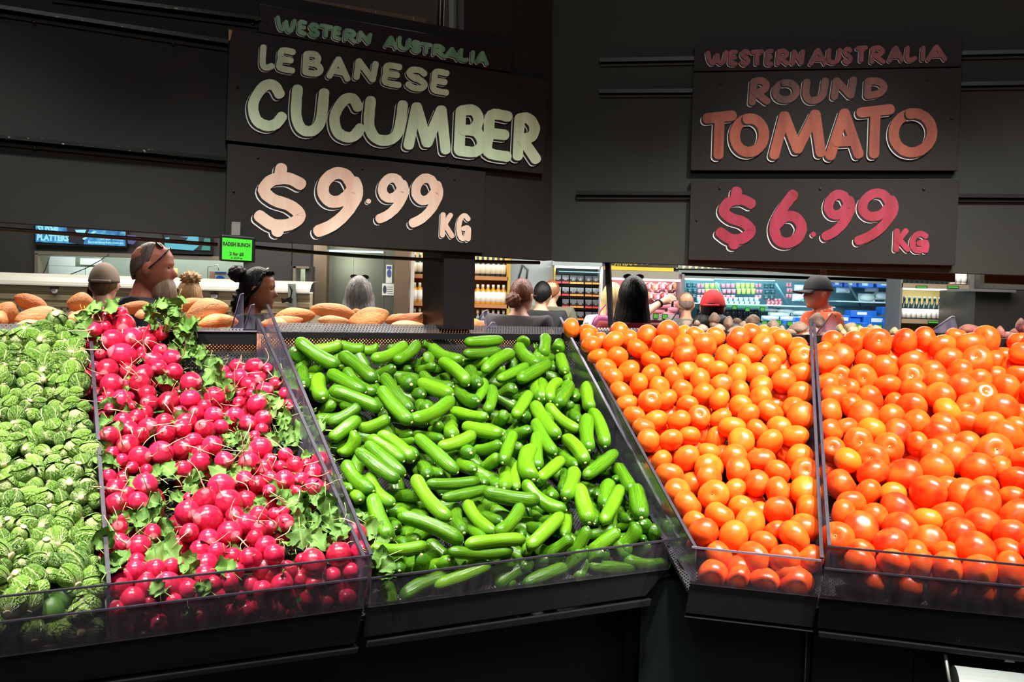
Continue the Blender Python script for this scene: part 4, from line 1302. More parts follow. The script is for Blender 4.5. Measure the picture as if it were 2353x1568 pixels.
for _x in range(265, 835, 27):
    for _dy, _k in ((-62, 0), (-30, 0)):
        itR.append((_x+R.uniform(-9, 9), 1510-.135*_x+_dy+R.uniform(-8, 8), 21, 'b'))
rpts = place_spheres(itR, (PL_L[0]+Z*.012, PL_L[1], nL), .0125, .030, .9)
# group into tied bunches by nearness (farthest-point seeds, then nearest seed)
XY = np.array([(a[0], a[1]) for a in itR]); NB = 20
seeds = [int(np.argmin(XY[:, 1]))]
while len(seeds) < NB:
    dd = np.min([((XY-XY[s])**2).sum(1) for s in seeds], 0); seeds.append(int(np.argmax(dd)))
SC = XY[seeds].astype(float)
for _ in range(8):
    lab = np.argmin(((XY[:, None]-SC[None])**2).sum(2), 1)
    SC = np.array([XY[lab == k].mean(0) if (lab == k).any() else SC[k] for k in range(NB)])
brc = rowcol([(x, y, 0, '') for x, y in SC], None, 6)
bunches = []
for k in range(NB):
    c = pile(SC[k][0], SC[k][1], PL_L, -.06)
    b = empty('radish_bunch', c, f'bunch of crimson radishes with leaves, {ORD[brc[k][0]]} tier up, {ORD[brc[k][1]]} from the sprouts', 'radish bunch', 'radish bunches in the radish bin')
    bunches.append(b)
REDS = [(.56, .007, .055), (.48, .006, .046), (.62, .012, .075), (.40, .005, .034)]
for i, ((x, y, r, fl), (p, rr)) in enumerate(zip(itR, rpts)):
    b = bunches[lab[i]]
    view = (cam_pos-p).normalized()
    cdir = (p-b.location).normalized()
    ax = (view*R.uniform(.1, 1.0)+Vector((R.gauss(0, .6), R.gauss(0, .4), R.gauss(-.05, .45)))+cdir*.5).normalized()
    fr_ = (p-CORNER).dot(nL) > DEP-.085
    if fr_: ax = (ax-nL*1.2+Z*.4+dL*R.uniform(-1, 1)).normalized()
    q = ax.to_track_quat('Z', 'Y').to_matrix().to_4x4() @ Matrix.Rotation(R.uniform(0, 6.28), 4, 'Z')
    k = R.randrange(7); me, tip = RADS[k]
    o = inst('radish', me, Matrix.Translation(p-b.location) @ q @ Matrix.Scale(rr*.97, 4), b, REDS[R.randrange(4)])
    kk = 1 if 't' in fl else R.randrange(9)
    inst('root', ROOTS[kk], Matrix.Translation((0, 0, tip)) @ Matrix.Rotation(R.uniform(0, 6.28), 4, 'Z') @ Matrix.Scale((R.uniform(.4, .55) if fr_ else R.uniform(.8, 1.15))*.024/rr, 4), o)
# lower radishes hidden in each bunch
for i in range(0, len(itR)):
    x, y, r, fl = itR[i]; p, rr = rpts[i]; b = bunches[lab[i]]
    p2 = inside(p-PL_L[1]*.034+dL*R.uniform(-.02, .02), nL, .04, DEP-.03)
    q = Euler((R.uniform(0, 6), R.uniform(0, 6), 0)).to_matrix().to_4x4()
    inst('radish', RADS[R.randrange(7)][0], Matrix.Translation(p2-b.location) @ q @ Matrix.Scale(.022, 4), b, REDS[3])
LG = [(.055, .17, .022), (.075, .22, .028), (.11, .28, .05), (.04, .13, .02), (.15, .34, .07)]
LP = []
for it in LEAFPX.replace('\n', '').split(','):
    x, y, s = map(float, it.split())
    LP.append((x, y, s))
for (x, y, s) in LP:
    nn_ = 3
    for c in range(nn_):
        xx, yy = x+R.gauss(0, 9)*(c > 0), y+R.gauss(0, 9)*(c > 0)
        big = s+1 if c == 0 else max(.4, s)
        L = (.030, .042, .054, .066)[int(min(3, big))]*R.uniform(.85, 1.2)
        p = pile(xx, yy, PL_L, R.uniform(.0, .028)+(.018 if c == 0 and s > 0 else 0))
        kb = int(np.argmin(((SC-np.array([xx, yy]))**2).sum(1))); b = bunches[kb]
        view = (cam_pos-p).normalized()
        up = (view+Vector((R.gauss(0, .5), R.gauss(0, .4), R.uniform(-.1, .9)))).normalized()
        ax = Vector((R.gauss(0, 1), R.gauss(0, 1), R.gauss(0, .8)-.1)); ax = (ax-up*ax.dot(up)).normalized()
        yv = up.cross(ax)
        m = Matrix(((ax.x, yv.x, up.x, 0), (ax.y, yv.y, up.y, 0), (ax.z, yv.z, up.z, 0), (0, 0, 0, 1)))
        inst('leaf', LEAVES[R.randrange(8)], Matrix.Translation(p-ax*L*.6-b.location) @ m @ Matrix.Scale(L, 4), b, LG[R.randrange(5)])
# dark green tangle of stalks and small leaves deep in the bunches
mb = MB()
_lv = [v.co.copy() for v in LEAVES[0].vertices][:13*7]; _lf = [tuple(f.vertices) for f in LEAVES[0].polygons if max(f.vertices) < 91]
for i in range(260):
    u = R.uniform(.03, .97); s = s_div1b+(s_div1f-s_div1b)*u; e = s_div2b+(s_div2f-s_div2b)*u
    p = CORNER+dL*R.uniform(min(s, e)+.03, max(s, e)-.03)+nL*u*DEP
    z = 1.50-.43*u-.038
    if u < .18 and sum(1 for _ in [0]) and R.random() < .6: continue
    p = Vector((p.x, p.y, z+R.uniform(-.012, .008)))
    q = Euler((R.uniform(-.9, .9), R.uniform(-.9, .9), R.uniform(0, 6.28))).to_matrix()
    L = R.uniform(.03, .055)
    mb.add([p+q @ (v*L) for v in _lv], _lf, 0, True)
    if i % 2: mb.tube([p+Vector((R.gauss(0, .02), R.gauss(0, .02), R.gauss(0, .01))) for _ in range(3)], .0016, 4, 1)
o = mb.build('radish_foliage', [plain('deep_leaf', (.04, .13, .018), .5, var=.5, scale=20), STEM_M])
prop(o, 'green tangle of radish stalks and small leaves between the bunches', 'foliage', kind='stuff')

# ---------- brussels sprouts
BM = N('sprout_leaf')
_uv = BM.t.nodes.new('ShaderNodeUVMap'); _s = BM.t.nodes.new('ShaderNodeSeparateXYZ'); BM.l(_uv.outputs[0], _s.inputs[0])
_ab = BM.t.nodes.new('ShaderNodeMath'); _ab.operation = 'ABSOLUTE'; BM.l(_s.outputs[0], _ab.inputs[0])
_vm = BM.t.nodes.new('ShaderNodeMath'); _vm.operation = 'MULTIPLY_ADD'; _vm.inputs[1].default_value = -.9; BM.l(_ab.outputs[0], _vm.inputs[0]); BM.l(_s.outputs[1], _vm.inputs[2])
_sn = BM.t.nodes.new('ShaderNodeMath'); _sn.operation = 'SINE'; _mu = BM.t.nodes.new('ShaderNodeMath'); _mu.operation = 'MULTIPLY'; _mu.inputs[1].default_value = 26
_nz = BM.noise(7, 3); _ad = BM.t.nodes.new('ShaderNodeMath'); _ad.operation = 'MULTIPLY_ADD'; _ad.inputs[1].default_value = .42
BM.l(_nz, _ad.inputs[0]); BM.l(_vm.outputs[0], _ad.inputs[2]); BM.l(_ad.outputs[0], _mu.inputs[0]); BM.l(_mu.outputs[0], _sn.inputs[0])
_vein = BM.ramp(_sn.outputs[0], [(.72, 0.), (1.0, .40)])
_midv = BM.ramp(_ab.outputs[0], [(.0, .8), (.03, .6), (.08, 0.)])
_c, _r = objcolor(BM)
_g = BM.mix(BM.ramp(BM.noise(3, 4), [(.38, 0.), (.64, 1.)]), _c, BM.mix(.40, _c, (.34, .48, .08)))
_edge = BM.ramp(_s.outputs[1], [(.0, .9), (.18, .45), (.34, 0.)])
_g = BM.mix(_edge, _g, (.66, .74, .36))
_g = BM.mix(_vein, _g, (.40, .55, .16))
BM.base(BM.mix(_midv, _g, (.60, .70, .34))); BM.set(Roughness=.36, Specular_IOR_Level=.45)
BM.bump(_sn.outputs[0], .5, .05)
SPR_M = BM.m
STUMP = plain('sprout_cut_stem', (.66, .55, .33), .7, var=.25, scale=5)


def sprout_mesh(k):
    r = random.Random(700+k)
    mb = MB(); uvs = []
    def addg(fn, nu, nv):
        vs, fs, uv = grid_mesh(fn, nu, nv, False)
        mb.add(vs, fs, 0, True); uvs.extend([(u*2-1, v) for u, v in uv])
    addg(lambda u, v: Vector((math.sin(v*math.pi)*math.cos(u*6.2832), math.sin(v*math.pi)*math.sin(u*6.2832), math.cos(v*math.pi)))*.88, 14, 9)
    nl = 7
    for j in range(nl):
        a0 = j*2.4+r.uniform(-.3, .3); hw = r.uniform(.75, 1.05); top = r.uniform(.03, .28); rad = .93+.020*j
        lift = r.uniform(.0, .07) if j > 3 else .0; f = r.uniform(5, 9); ph = r.uniform(0, 6)
        def fn(u, v, a0=a0, hw=hw, top=top, rad=rad, lift=lift, f=f, ph=ph):
            q = u*2-1
            vv = v*(1-.28*q*q)                      # v: 0 base .. 1 tip
            th = math.pi*(1-vv*(1-top))             # from the south pole up
            wid = hw*(.35+.9*math.sin(min(1, vv*1.15)*math.pi*.5))
            a = a0+q*wid/max(.55, math.sin(th)+.25)
            rr = rad+lift*(abs(q)**3+vv**4)*.7+.025*math.sin(f*q+ph)*vv
            return Vector((math.sin(th)*math.cos(a)*rr, math.sin(th)*math.sin(a)*rr, math.cos(th)*rr*1.06))
        vs, fs, uv = grid_mesh(fn, 8, 8, False)
        mb.add(vs, fs, 0, True); uvs.extend([(u*2-1, v) for u, v in uv])
    me = mb.mesh('brussels_sprout', SPR_M)
    ul = me.uv_layers.new(name='UVMap')
    for lp in me.loops: ul.data[lp.index].uv = uvs[lp.vertex_index]
    return me


SPR = [sprout_mesh(k) for k in range(7)]
STEMO = MB().lathe([(.20, .1), (.26, -.12), (.34, -.24), (.33, -.28), (.10, -.29)], (0, 0, 0), 10).mesh('cut_stem', STUMP)
SG = [(.045, .15, .012), (.08, .21, .018), (.13, .29, .035), (.03, .115, .012), (.20, .36, .07)]
# jittered hexagonal packing over the pile surface, relaxed
its = []
yy = 758; row = 0
while yy < 1480:
    xl = -70; xr = 207+(yy-745)*(43/600)-14
    r = 16.0+(yy-750)*.0075
    stepx = r*2.02
    x = xl+(stepx/2 if row % 2 else 0)+R.uniform(-5, 5)
    while x < xr:
        rr = r*R.choice([.82, .92, 1, 1.08, 1.2, 1.36])
        its.append((min(x+R.uniform(-5, 5), xr), yy+R.uniform(-6, 6), rr, ''))
        x += stepx
    yy += r*1.50; row += 1
its = [(x, y, r, f) for x, y, r, f in its if not (y < 775 and x < 60)]
its += [(x_+R.uniform(-4, 4), 1512-.135*x_-dy_, 17, 'b') for x_ in range(-40, 245, 30) for dy_ in (24, 52)]
its += [(130, 735, 21, ''), (100, 757, 20, ''), (58, 765, 19, '')]
spts = place_spheres(its, (PL_L[0]+Z*.004, PL_L[1], nL), .0145, .030, .93, 60)
src = rowcol(its, None, 22)
for i, ((x, y, r, fl), (p, rr)) in enumerate(zip(its, spts)):
    view = (cam_pos-p).normalized()
    ax = Vector((R.gauss(0, 1), R.gauss(0, 1), R.gauss(0, 1))).normalized()
    q = ax.to_track_quat('Z', 'Y').to_matrix().to_4x4()
    o = inst('brussels_sprout', SPR[R.randrange(7)], Matrix.Translation(p) @ q @ Matrix.Diagonal((rr*.97, rr*.97, rr*R.uniform(.95, 1.12), 1)), None, SG[R.randrange(5)])
    sv = ax.dot(view)
    w = 'showing its cut stem' if sv < -.45 else ('dark leafy' if o.color[1] < .15 else 'pale green' if o.color[1] > .28 else 'tight green')
    lb = f'brussels sprout {w}, {ORD[src[i][0]]} row up, {ORD[src[i][1]]} along' if 'show' in w else f'{w} brussels sprout, {ORD[src[i][0]]} row up, {ORD[src[i][1]]} along'
    prop(o, lb, 'brussels sprout', 'brussels sprouts in the sprout bin')
    inst('cut_stem', STEMO, Matrix.Translation((0, 0, -.93)), o)
vsS, fsS = ball(12, 8, 1.05)
under_spheres('sprout_layer', 'lower layer of brussels sprouts under the pile', 'brussels sprouts', dL, nL, PL_L, 1.62, s_div1b+.03, 1.70, s_div1f+.03, .021, .034, lambda: (vsS, fsS), .042,
              mats=plain('sprout_below', (.06, .17, .02), .45, var=.6, scale=30))
# ------------------------------------------------------------------ second display behind the rail: sweet potatoes and potatoes
def skin(name, a, b, spots=(.08, .03, .01), sp=.70):
    m = N(name); nz = m.ramp(m.noise(3.2, 5, rough=.6), [(.35, 0.), (.68, 1.)])
    c, _ = objcolor(m)
    s2 = m.ramp(m.noise(14, 5, stretch=(.6, 1, 1), rough=.7), [(sp, 0.), (sp+.04, .8)])
    m.base(m.mix(s2, m.mix(nz, c, m.mix(.6, c, b)), spots)); m.set(Roughness=.6); m.bump(m.noise(12, 5), .3, .02)
    return m.m


SWEET = skin('sweet_potato_skin', None, (.80, .42, .20))
POT = skin('potato_skin', None, (.55, .42, .30), (.14, .09, .06), .76)


def tuber_mesh(k, mat, name, pointy=.6, nu=16, nv=16):
    r = random.Random(900+k)
    bend = r.uniform(-.16, .16); ph = r.uniform(0, 6); t0 = r.uniform(.3, 1)*pointy; t1 = r.uniform(.3, 1)*pointy
    def fn(u, v):
        x = -math.cos(v*math.pi)*.5
        e = abs(x)*2; tp = t0 if x < 0 else t1
        rr = .5*(max(0, 1-e**2)**(.5+tp*.7))*(1+.08*math.sin(x*7+ph))
        a = u*2*math.pi
        rr *= 1+.06*math.cos(2*a+ph)+.03*math.cos(5*a+x*6)
        return Vector((x, bend*(1-4*x*x)*1.0+rr*math.cos(a), rr*math.sin(a)))
    vs, fs, _ = grid_mesh(fn, nu, nv)
    return MB().add(vs, fs, 0, True).mesh(name, mat)


SWT = [tuber_mesh(k, SWEET, 'sweet_potato') for k in range(5)]
SWT += [tuber_mesh(40+k, SWEET, 'sweet_potato', .15) for k in range(4)]
PTS = [tuber_mesh(20+k, POT, 'potato', .12) for k in range(4)]


def put_tuber(x0, y0, x1, y1, w, pl, off, meshes, col, name, label, cat, group):
    a, b = pl(x0, y0, off), pl(x1, y1, off)
    v = b-a; L = max(v.length, .02); x = v.normalized()
    view = (cam_pos-(a+b)/2).normalized()
    z = (view-x*view.dot(x)).normalized(); y = z.cross(x)
    if y.z < 0: y = -y; z = -z
    m = Matrix(((x.x, y.x, z.x, 0), (x.y, y.y, z.y, 0), (x.z, y.z, z.z, 0), (0, 0, 0, 1)))
    W = w*(a-cam_pos).length/F_PX
    o = inst(name, meshes[R.randrange(len(meshes))], Matrix.Translation((a+b)/2) @ m @ Matrix.Diagonal((L, W, W, 1)), None, col)
    prop(o, label, cat, group)
    return o


SWL = """0 480 3.92|-60 880 170 1000 150 .16,-40 990 60 950 120 .12,130 785 440 960 120 .2,130 1000 575 950 120 .12,600 840 860 920 150 .16,610 980 920 965 95 .1,1070 910 1400 895 95 .2,1210 965 1330 960 60 .12,1570 905 1900 860 100 .2,1660 1010 2060 880 150 .14,1780 1045 2150 1020 110 .1,140 1050 420 1050 60 .08
480 520 3.92|590 830 960 800 130 .2,910 740 1340 820 120 .22,460 880 850 840 80 .12,980 845 1270 860 85 .14,1260 870 1620 780 150 .12,1580 860 1760 830 80 .18,1640 850 2060 800 110 .14,1640 890 1940 895 70 .1,1270 780 1400 800 60 .25,560 890 700 870 60 .1
900 540 4.706|800 960 1010 985 120 .12,-20 920 200 880 90 .2"""
n_sw = 0
SWC = [(.74, .26, .07), (.78, .33, .12), (.70, .19, .045), (.82, .40, .18)]
WHERE = ['at the far end beside the sushi case', 'behind the sprouts', 'with its tip pointing up', 'lying behind the first sprouts', 'fat one behind the radish tops', 'under the fat one behind the radishes', 'behind the radish leaves',
 'low one behind the radish leaves', 'long one behind the radish leaves', 'big one leaning by the acrylic tips', 'lowest one by the acrylic tips', 'low one on the mesh edge',
 'broad one right of the acrylic tips', 'long topmost one before the grey hair', 'thin low one beside the tall divider', 'low one in the middle of the mesh', 'big rounded one leaning on the mesh', 'small one behind the rounded one', 'one before the steel post', 'low one before the steel post', 'small one half hidden before the grey hair', 'small pale one on the mesh by the divider',
 'one between the post and the small tip', 'pale one touching the black post']
for ln in SWL.split('\n'):
    h, body = ln.split('|'); ox, oy, sc_ = map(float, h.split())
    for it in body.split(','):
        v = [float(q) for q in it.split()]
        put_tuber(ox+v[0]/sc_, oy+v[1]/sc_, ox+v[2]/sc_, oy+v[3]/sc_, v[4]/sc_*1.25, onL, -v[5]-.03, SWT, SWC[n_sw % 4], 'sweet_potato',
                  'orange sweet potato, '+WHERE[n_sw], 'sweet potato', 'sweet potatoes behind the rail')
        n_sw += 1
# potatoes on the other arm (s, image y, width) in crop coords of 1500..2100
PL = """1250 580 4.706|1480 800 1600 760 80,1620 780 1690 770 60,1480 850 1560 860 60,1650 830 1780 830 90,1780 730 1910 730 110,1790 780 1880 790 90,1800 820 1970 830 95,1940 760 2050 770 110,2040 740 2140 750 60,1980 860 2150 800 85,2180 740 2340 730 90,2140 810 2230 770 60
1700 580 3.603|45 575 165 575 75,-10 610 60 590 70,150 620 240 640 90,220 610 330 620 85,320 640 370 640 50,370 670 500 660 60,400 640 570 620 80,500 690 620 680 60,600 650 660 650 80,565 570 710 580 105,650 690 730 690 50,-30 640 20 640 50"""
k = 0
PC_ = [(.40, .27, .20), (.48, .34, .25), (.32, .21, .16)]
for ln in PL.split('\n'):
    h, body = ln.split('|'); ox, oy, sc_ = map(float, h.split())
    for it in body.split(','):
        v = [float(q) for q in it.split()]
        nm = f'dusty brown potato behind the tomatoes, {ORD[k]} along from the thin black post' if k < 12 else f'dusty brown potato, {ORD[k-12]} along towards the cream potatoes'
        put_tuber(ox+v[0]/sc_, oy+v[1]/sc_, ox+v[2]/sc_, oy+v[3]/sc_, v[4]/sc_*1.05, onR, -.12+.0*k, PTS, PC_[k % 3], 'potato', nm, 'potato', 'brown potatoes behind the rail'); k += 1
CL = """1700 580 3.603|790 630 860 640 60,830 660 880 670 60,860 620 970 610 75,880 650 980 640 85,960 650 1040 650 70,1000 670 1060 670 60,1050 630 1110 630 50,1080 650 1180 640 70,1240 660 1320 670 60,1310 660 1430 670 60,1380 690 1440 690 40,1180 690 1230 690 40"""
k = 0
ox, oy, sc_ = 1700, 580, 3.603
for it in CL.split('|')[1].split(','):
    v = [float(q) for q in it.split()]
    put_tuber(ox+v[0]/sc_, oy+v[1]/sc_, ox+v[2]/sc_, oy+v[3]/sc_, v[4]/sc_*1.05, onR, -.12, PTS, [(.62, .50, .22), (.70, .58, .28)][k % 2], 'potato',
              f'cream potato behind the wide tomato bin, {ORD[k]} along from the brown potatoes', 'potato', 'cream potatoes behind the rail'); k += 1
RL = "1810 640 2000 640 80,1850 670 1920 680 50,1990 670 2060 680 60,2110 680 2200 680 90,2180 680 2240 690 70,2220 690 2300 690 60,2280 625 2380 620 105,2230 670 2330 665 50,2330 700 2420 700 70"
k = 0
for it in RL.split(','):
    v = [float(q) for q in it.split()]
    put_tuber(ox+v[0]/sc_, oy+v[1]/sc_, ox+v[2]/sc_, oy+v[3]/sc_, v[4]/sc_, onR, -.12, SWT if k in (0, 3) else PTS, [(.42, .10, .12), (.34, .07, .08), (.45, .14, .13)][k % 3], 'sweet_potato',
              f'red-skinned sweet potato behind the wide bin, {ORD[k]} along from the grey acrylic tip', 'sweet potato', 'red sweet potatoes behind the rail'); k += 1
# mesh trays that hold them
bt = empty('back_tray', CORNER+dL*.8-nL*.2, 'black perforated tray of orange sweet potatoes behind the rail', 'tray', 'back trays')
q = [onL(628, 762, -.022), onL(1290, 768, -.022), onL(1290, 752, -.06), onL(628, 741, -.06)]
sheet('mesh_front', q, MESH_STEEL, bt, n=nL)
sheet('mesh_front', [onL(-100, 757, -.022), onL(560, 763, -.022), onL(560, 755, -.05), onL(-100, 742, -.05)], MESH_STEEL, bt, n=nL)
MB().slab([wpt(dL, 1.9, nL, -.03, 1.40), wpt(dL, 0, nL, -.03, 1.40), wpt(dL, 0, nL, -.5, 1.40), wpt(dL, 1.9, nL, -.5, 1.40)], Z, .01).build('tray_bottom', METAL_BLACK, bt)
MB().slab([wpt(dL, 1.9, nL, -.06, 0), wpt(dL, 0, nL, -.06, 0), wpt(dL, 0, nL, -.06, 1.39), wpt(dL, 1.9, nL, -.06, 1.39)], -nL, .02).build('cabinet_back', METAL_BLACK, bt)
bt2 = empty('back_tray', CORNER+dR*.8-nR*.2, 'black perforated tray of potatoes behind the tomato rail', 'tray', 'back trays')
sheet('mesh_front', [onR(1292, 764, -.022), onR(1520, 768, -.022), onR(1520, 755, -.04), onR(1292, 753, -.04)], MESH_STEEL, bt2, n=nR)
MB().slab([wpt(dR, 0, nR, -.03, 1.40), wpt(dR, 1.9, nR, -.03, 1.40), wpt(dR, 1.9, nR, -.5, 1.40), wpt(dR, 0, nR, -.5, 1.40)], Z, .01).build('tray_bottom', METAL_BLACK, bt2)
MB().slab([wpt(dR, 0, nR, -.06, 0), wpt(dR, 1.9, nR, -.06, 0), wpt(dR, 1.9, nR, -.06, 1.39), wpt(dR, 0, nR, -.06, 1.39)], -nR, .02).build('cabinet_back', METAL_BLACK, bt2)
# hidden tubers that bed the visible ones
mb = MB()
_bv, _bf = ball(12, 8, 1.0)
for d, n, cnt in ((dL, nL, 22), (dR, nR, 20)):
    for j in range(cnt):
        for u in (.13, .28, .43):
            p = wpt(d, .06+1.75*j/cnt, n, -u, 1.46)
            mb.add([p+Vector((v.x*.05, v.y*.035, v.z*.03)) for v in _bv], _bf, 0 if n is nL else 1, True)
o = mb.build('tuber_layer', [plain('sweet_below', (.45, .18, .06), .6, var=.4), plain('potato_below', (.14, .10, .07), .7, var=.4)])
prop(o, 'lower layer of sweet potatoes and potatoes in the back trays', 'vegetables', kind='stuff')


def tip(label, pts, pl, nn, off, along=.0):
    o = empty('divider_panel', pl(*pts[0], off), label, 'divider', 'acrylic tips of the back dividers')
    v = [pl(x, y, off) for x, y in pts]
    mb = MB(); n = len(v)
    mb.add(v+[p-nn*.004 for p in v], [tuple(range(n)), tuple(range(2*n-1, n-1, -1))]+[(i, (i+1) % n, n+(i+1) % n, n+i) for i in range(n)])
    mb.build('pane', ACRYLIC, o)
    MB().tube(v[:3], .0018, 6).build('top_edge', ACRYLIC_EDGE_LIGHT, o)
for lab, pts, pl, nn, off in [
    ('tall narrow acrylic tip before the black hair bun', [(532, 755), (553, 676), (560, 675), (560, 757)], onL, nL, -.07),
    ('lower acrylic tip beside the tall narrow one', [(560, 757), (577, 702), (585, 700), (586, 757)], onL, nL, -.06),
    ('acrylic tip with a notch before the lower bottles', [(1100, 733), (1113, 715), (1121, 713), (1117, 757)], onL, nL, -.08),
    ('small acrylic tip beside the notch before the bottles', [(1117, 758), (1130, 741), (1138, 742), (1148, 760)], onL, nL, -.05),
    ('cream acrylic tip beside the green-shirted bald head', [(1528, 760), (1562, 708), (1572, 712), (1572, 726), (1548, 757)], onR, nR, -.15),
    ('small acrylic tip between the first tomatoes', [(1330, 752), (1345, 743), (1352, 742), (1345, 760)], onR, nR, -.08),
    ('grey acrylic tip before the bottles of the wine shelf', [(2143, 758), (2188, 727), (2194, 728), (2203, 765), (2150, 765)], onR, nR, -.08),
    ('creamy acrylic flap below the orange shirt', [(1878, 765), (1912, 720), (1922, 728), (1925, 765)], onR, nR, -.10)]:
    tip(lab, pts, pl, nn, off)

def disc(name, r, t, mat, parent, loc, rot, scale=(1, 1, 1), seg=18, prof=None):
    o = MB().lathe(prof or [(r, 0), (r, t)], (0, 0, 0), seg, smooth=False).build(name, mat)
    if parent is not None:
        o.parent = parent; o.matrix_parent_inverse = Matrix.Translation(-Vector(parent.location))
    o.location = loc; o.rotation_euler = rot; o.scale = scale
    return o


# ------------------------------------------------------------------ shop behind: everything stands on the floor at its own depth
def X(x, y, Y): return at(x, y, Y).x
def ZZ(x, y, Y): return at(x, y, Y).z


def bbox(x0, y0, x1, y1, Y, dep):
    """world box from a pixel box whose front face is at depth Y"""
    ym, xm = (y0+y1)/2, (x0+x1)/2
    return (X(x0, ym, Y), Y, ZZ(xm, y1, Y)), (X(x1, ym, Y), Y+dep, ZZ(xm, y0, Y))


def B(name, x0, y0, x1, y1, Y, dep, mat, parent=None, bev=0):
    p0, p1 = bbox(x0, y0, x1, y1, Y, dep)
    return MB().box(p0, p1).build(name, mat, parent, bevel=bev)


def thing(name, label, cat, x, Y, group=None):
    p = at(x, 700, Y)
    return empty(name, (p.x, Y, 0), label, cat, group)


def W3(x, y, Y): return at(x, y, Y)


WHITE = plain('white_paint', (.62, .62, .60), .5, var=.05)
CREAM = plain('cream_metal', (.42, .37, .24), .35, .3, var=.1)
SMOKE = plain('dark_kitchen_wall', (.012, .012, .013), .6)
# sushi kitchen wall with a serving hatch
YK = 8.6
kw = MB()
for (a, b, c, d) in [(-700, 380, 86, 760), (86, 380, 560, 590), (560, 380, 672, 760), (672, 380, 716, 612), (86, 690, 672, 760), (700, 612, 716, 760)]:
    kw.box(*bbox(a, b, c, d, YK, .12))
o = kw.build('wall_kitchen', SMOKE); prop(o, 'dark kitchen wall with a serving hatch behind the sushi case', 'wall', kind='structure')
hatch = thing('serving_hatch', 'long steel-framed serving hatch in the dark kitchen wall behind the sushi case', 'hatch', 320, YK)
HF = plain('hatch_steel', (.33, .30, .25), .35, .8)
B('frame', 79, 583, 87, 700, YK-.03, .2, HF, hatch); B('frame', 79, 584, 570, 592, YK-.03, .2, HF, hatch)
B('back_wall', 80, 560, 580, 720, YK+1.0, .05, plain('kitchen_tiles', (.20, .23, .20), .4), hatch)
B('side_frame', 672, 612, 679, 700, YK-.03, .2, HF, hatch); B('side_frame', 672, 612, 710, 617, YK-.03, .2, HF, hatch)
B('side_back', 672, 600, 712, 720, YK+.6, .05, plain('kitchen_tiles_2', (.20, .24, .18), .4), hatch)
area('hatch_light', (X(330, 600, YK), YK+.35, ZZ(330, 560, YK)+.25), (X(330, 600, YK), YK+1.0, ZZ(330, 620, YK)), 26, 2.0, .3, (.9, 1, .92))
area('hatch_light_small', (X(692, 600, YK), YK+.3, ZZ(692, 600, YK)+.1), (X(692, 600, YK), YK+.6, ZZ(692, 640, YK)), 3, .15, .2, (.95, 1, .8))
PAPER = plain('white_notice', (.62, .70, .68), .6, var=.06, scale=10)
for k, (a, b, c, d) in enumerate([(96, 590, 171, 611), (184, 594, 232, 609), (91, 612, 195, 636), (197, 614, 225, 636)]):
    o = B('wall_notice', a, b, c, d, YK+.9, .02, PAPER); prop(o, ['wide pale notice at the top of the serving hatch', 'smaller pale notice beside it in the hatch', 'long low pale panel in the serving hatch', 'narrow pale panel behind the beige cap'][k], 'notice')
o = B('yellow_notice', 385, 616, 408, 643, YK+.9, .02, plain('yellow_card', (.55, .42, .16), .7)); prop(o, 'yellow menu card in the serving hatch behind the beard', 'notice')
o = B('yellow_notice', 675, 625, 686, 654, YK+.5, .02, plain('yellow_card_2', (.55, .45, .12), .7)); prop(o, 'narrow yellow card in the small hatch near the scale', 'notice')
o = B('box', 700, 632, 709, 655, YK+.5, .1, plain('pale_carton', (.4, .42, .3), .7)); prop(o, 'pale carton standing in the small hatch', 'box')
t = thing('glove_box', 'white glove box with a blue oval print in the hatch behind the black hair bun', 'box', 505, YK)
B('carton', 493, 625, 530, 648, YK+.4, .12, WHITE, t); B('pink_side', 481, 624, 492, 648, YK+.4, .1, plain('pink_card', (.6, .3, .26), .7), t)
c0 = W3(506, 640, YK+.395); disc('blue_oval', .042, .003, plain('blue_print', (.02, .14, .6), .5), t, c0, (math.pi/2, 0, 0), (1, .62, 1))
B('blue_strip', 494, 625, 520, 628, YK+.395, .004, plain('blue_print2', (.03, .10, .45), .5), t)
MB().tube([W3(478, 646, YK+.35), W3(477, 613, YK+.35), W3(500, 609, YK+.35), W3(503, 622, YK+.35)], .006, 6).build('wire_holder', WHITE, t)
# screens
def screen(label, x0, y0, x1, y1, Y, mats):
    o = thing('menu_screen', label, 'screen', (x0+x1)/2, Y, 'menu screens over the sushi case')
    B('frame', x0-4, y0-4, x1+4, y1+4, Y, .05, METAL_BLACK, o)
    return o
def pan_tex(name):
    m = N(name); nz = m.noise(9, 5, stretch=(1, 1, 1), rough=.6)
    c = m.ramp(nz, [(.3, (.01, .05, .25)), (.5, (.05, .35, .75)), (.7, (.25, .80, 1.0))])
    m.base((0, 0, 0)); m.l(c, m.b.inputs['Emission Color']); m.b.inputs['Emission Strength'].default_value = .8
    return m.m
YS = YK-.05
SCR_BLUE = pan_tex('blue_screen'); SCR_DARK = emis('dark_screen', (.004, .006, .02), 1)
SCR_TXT = emis('screen_lettering', (.35, .88, 1.0), .95); SCR_CY = emis('cyan_screen', (.12, .60, .75), .8); SCR_BK = emis('screen_black', (.005, .01, .01), 1)
def poly(name, pts, Y, mat, parent, th=.004):
    v = [W3(x, y, Y) for x, y in pts]
    v = [Vector((p.x, Y, p.z)) for p in v]
    n = len(v)
    return MB().add(v+[p+Vector((0, th, 0)) for p in v], [tuple(range(n)), tuple(range(2*n-1, n-1, -1))]+[(i, (i+1) % n, n+(i+1) % n, n+i) for i in range(n)]).build(name, mat, parent)
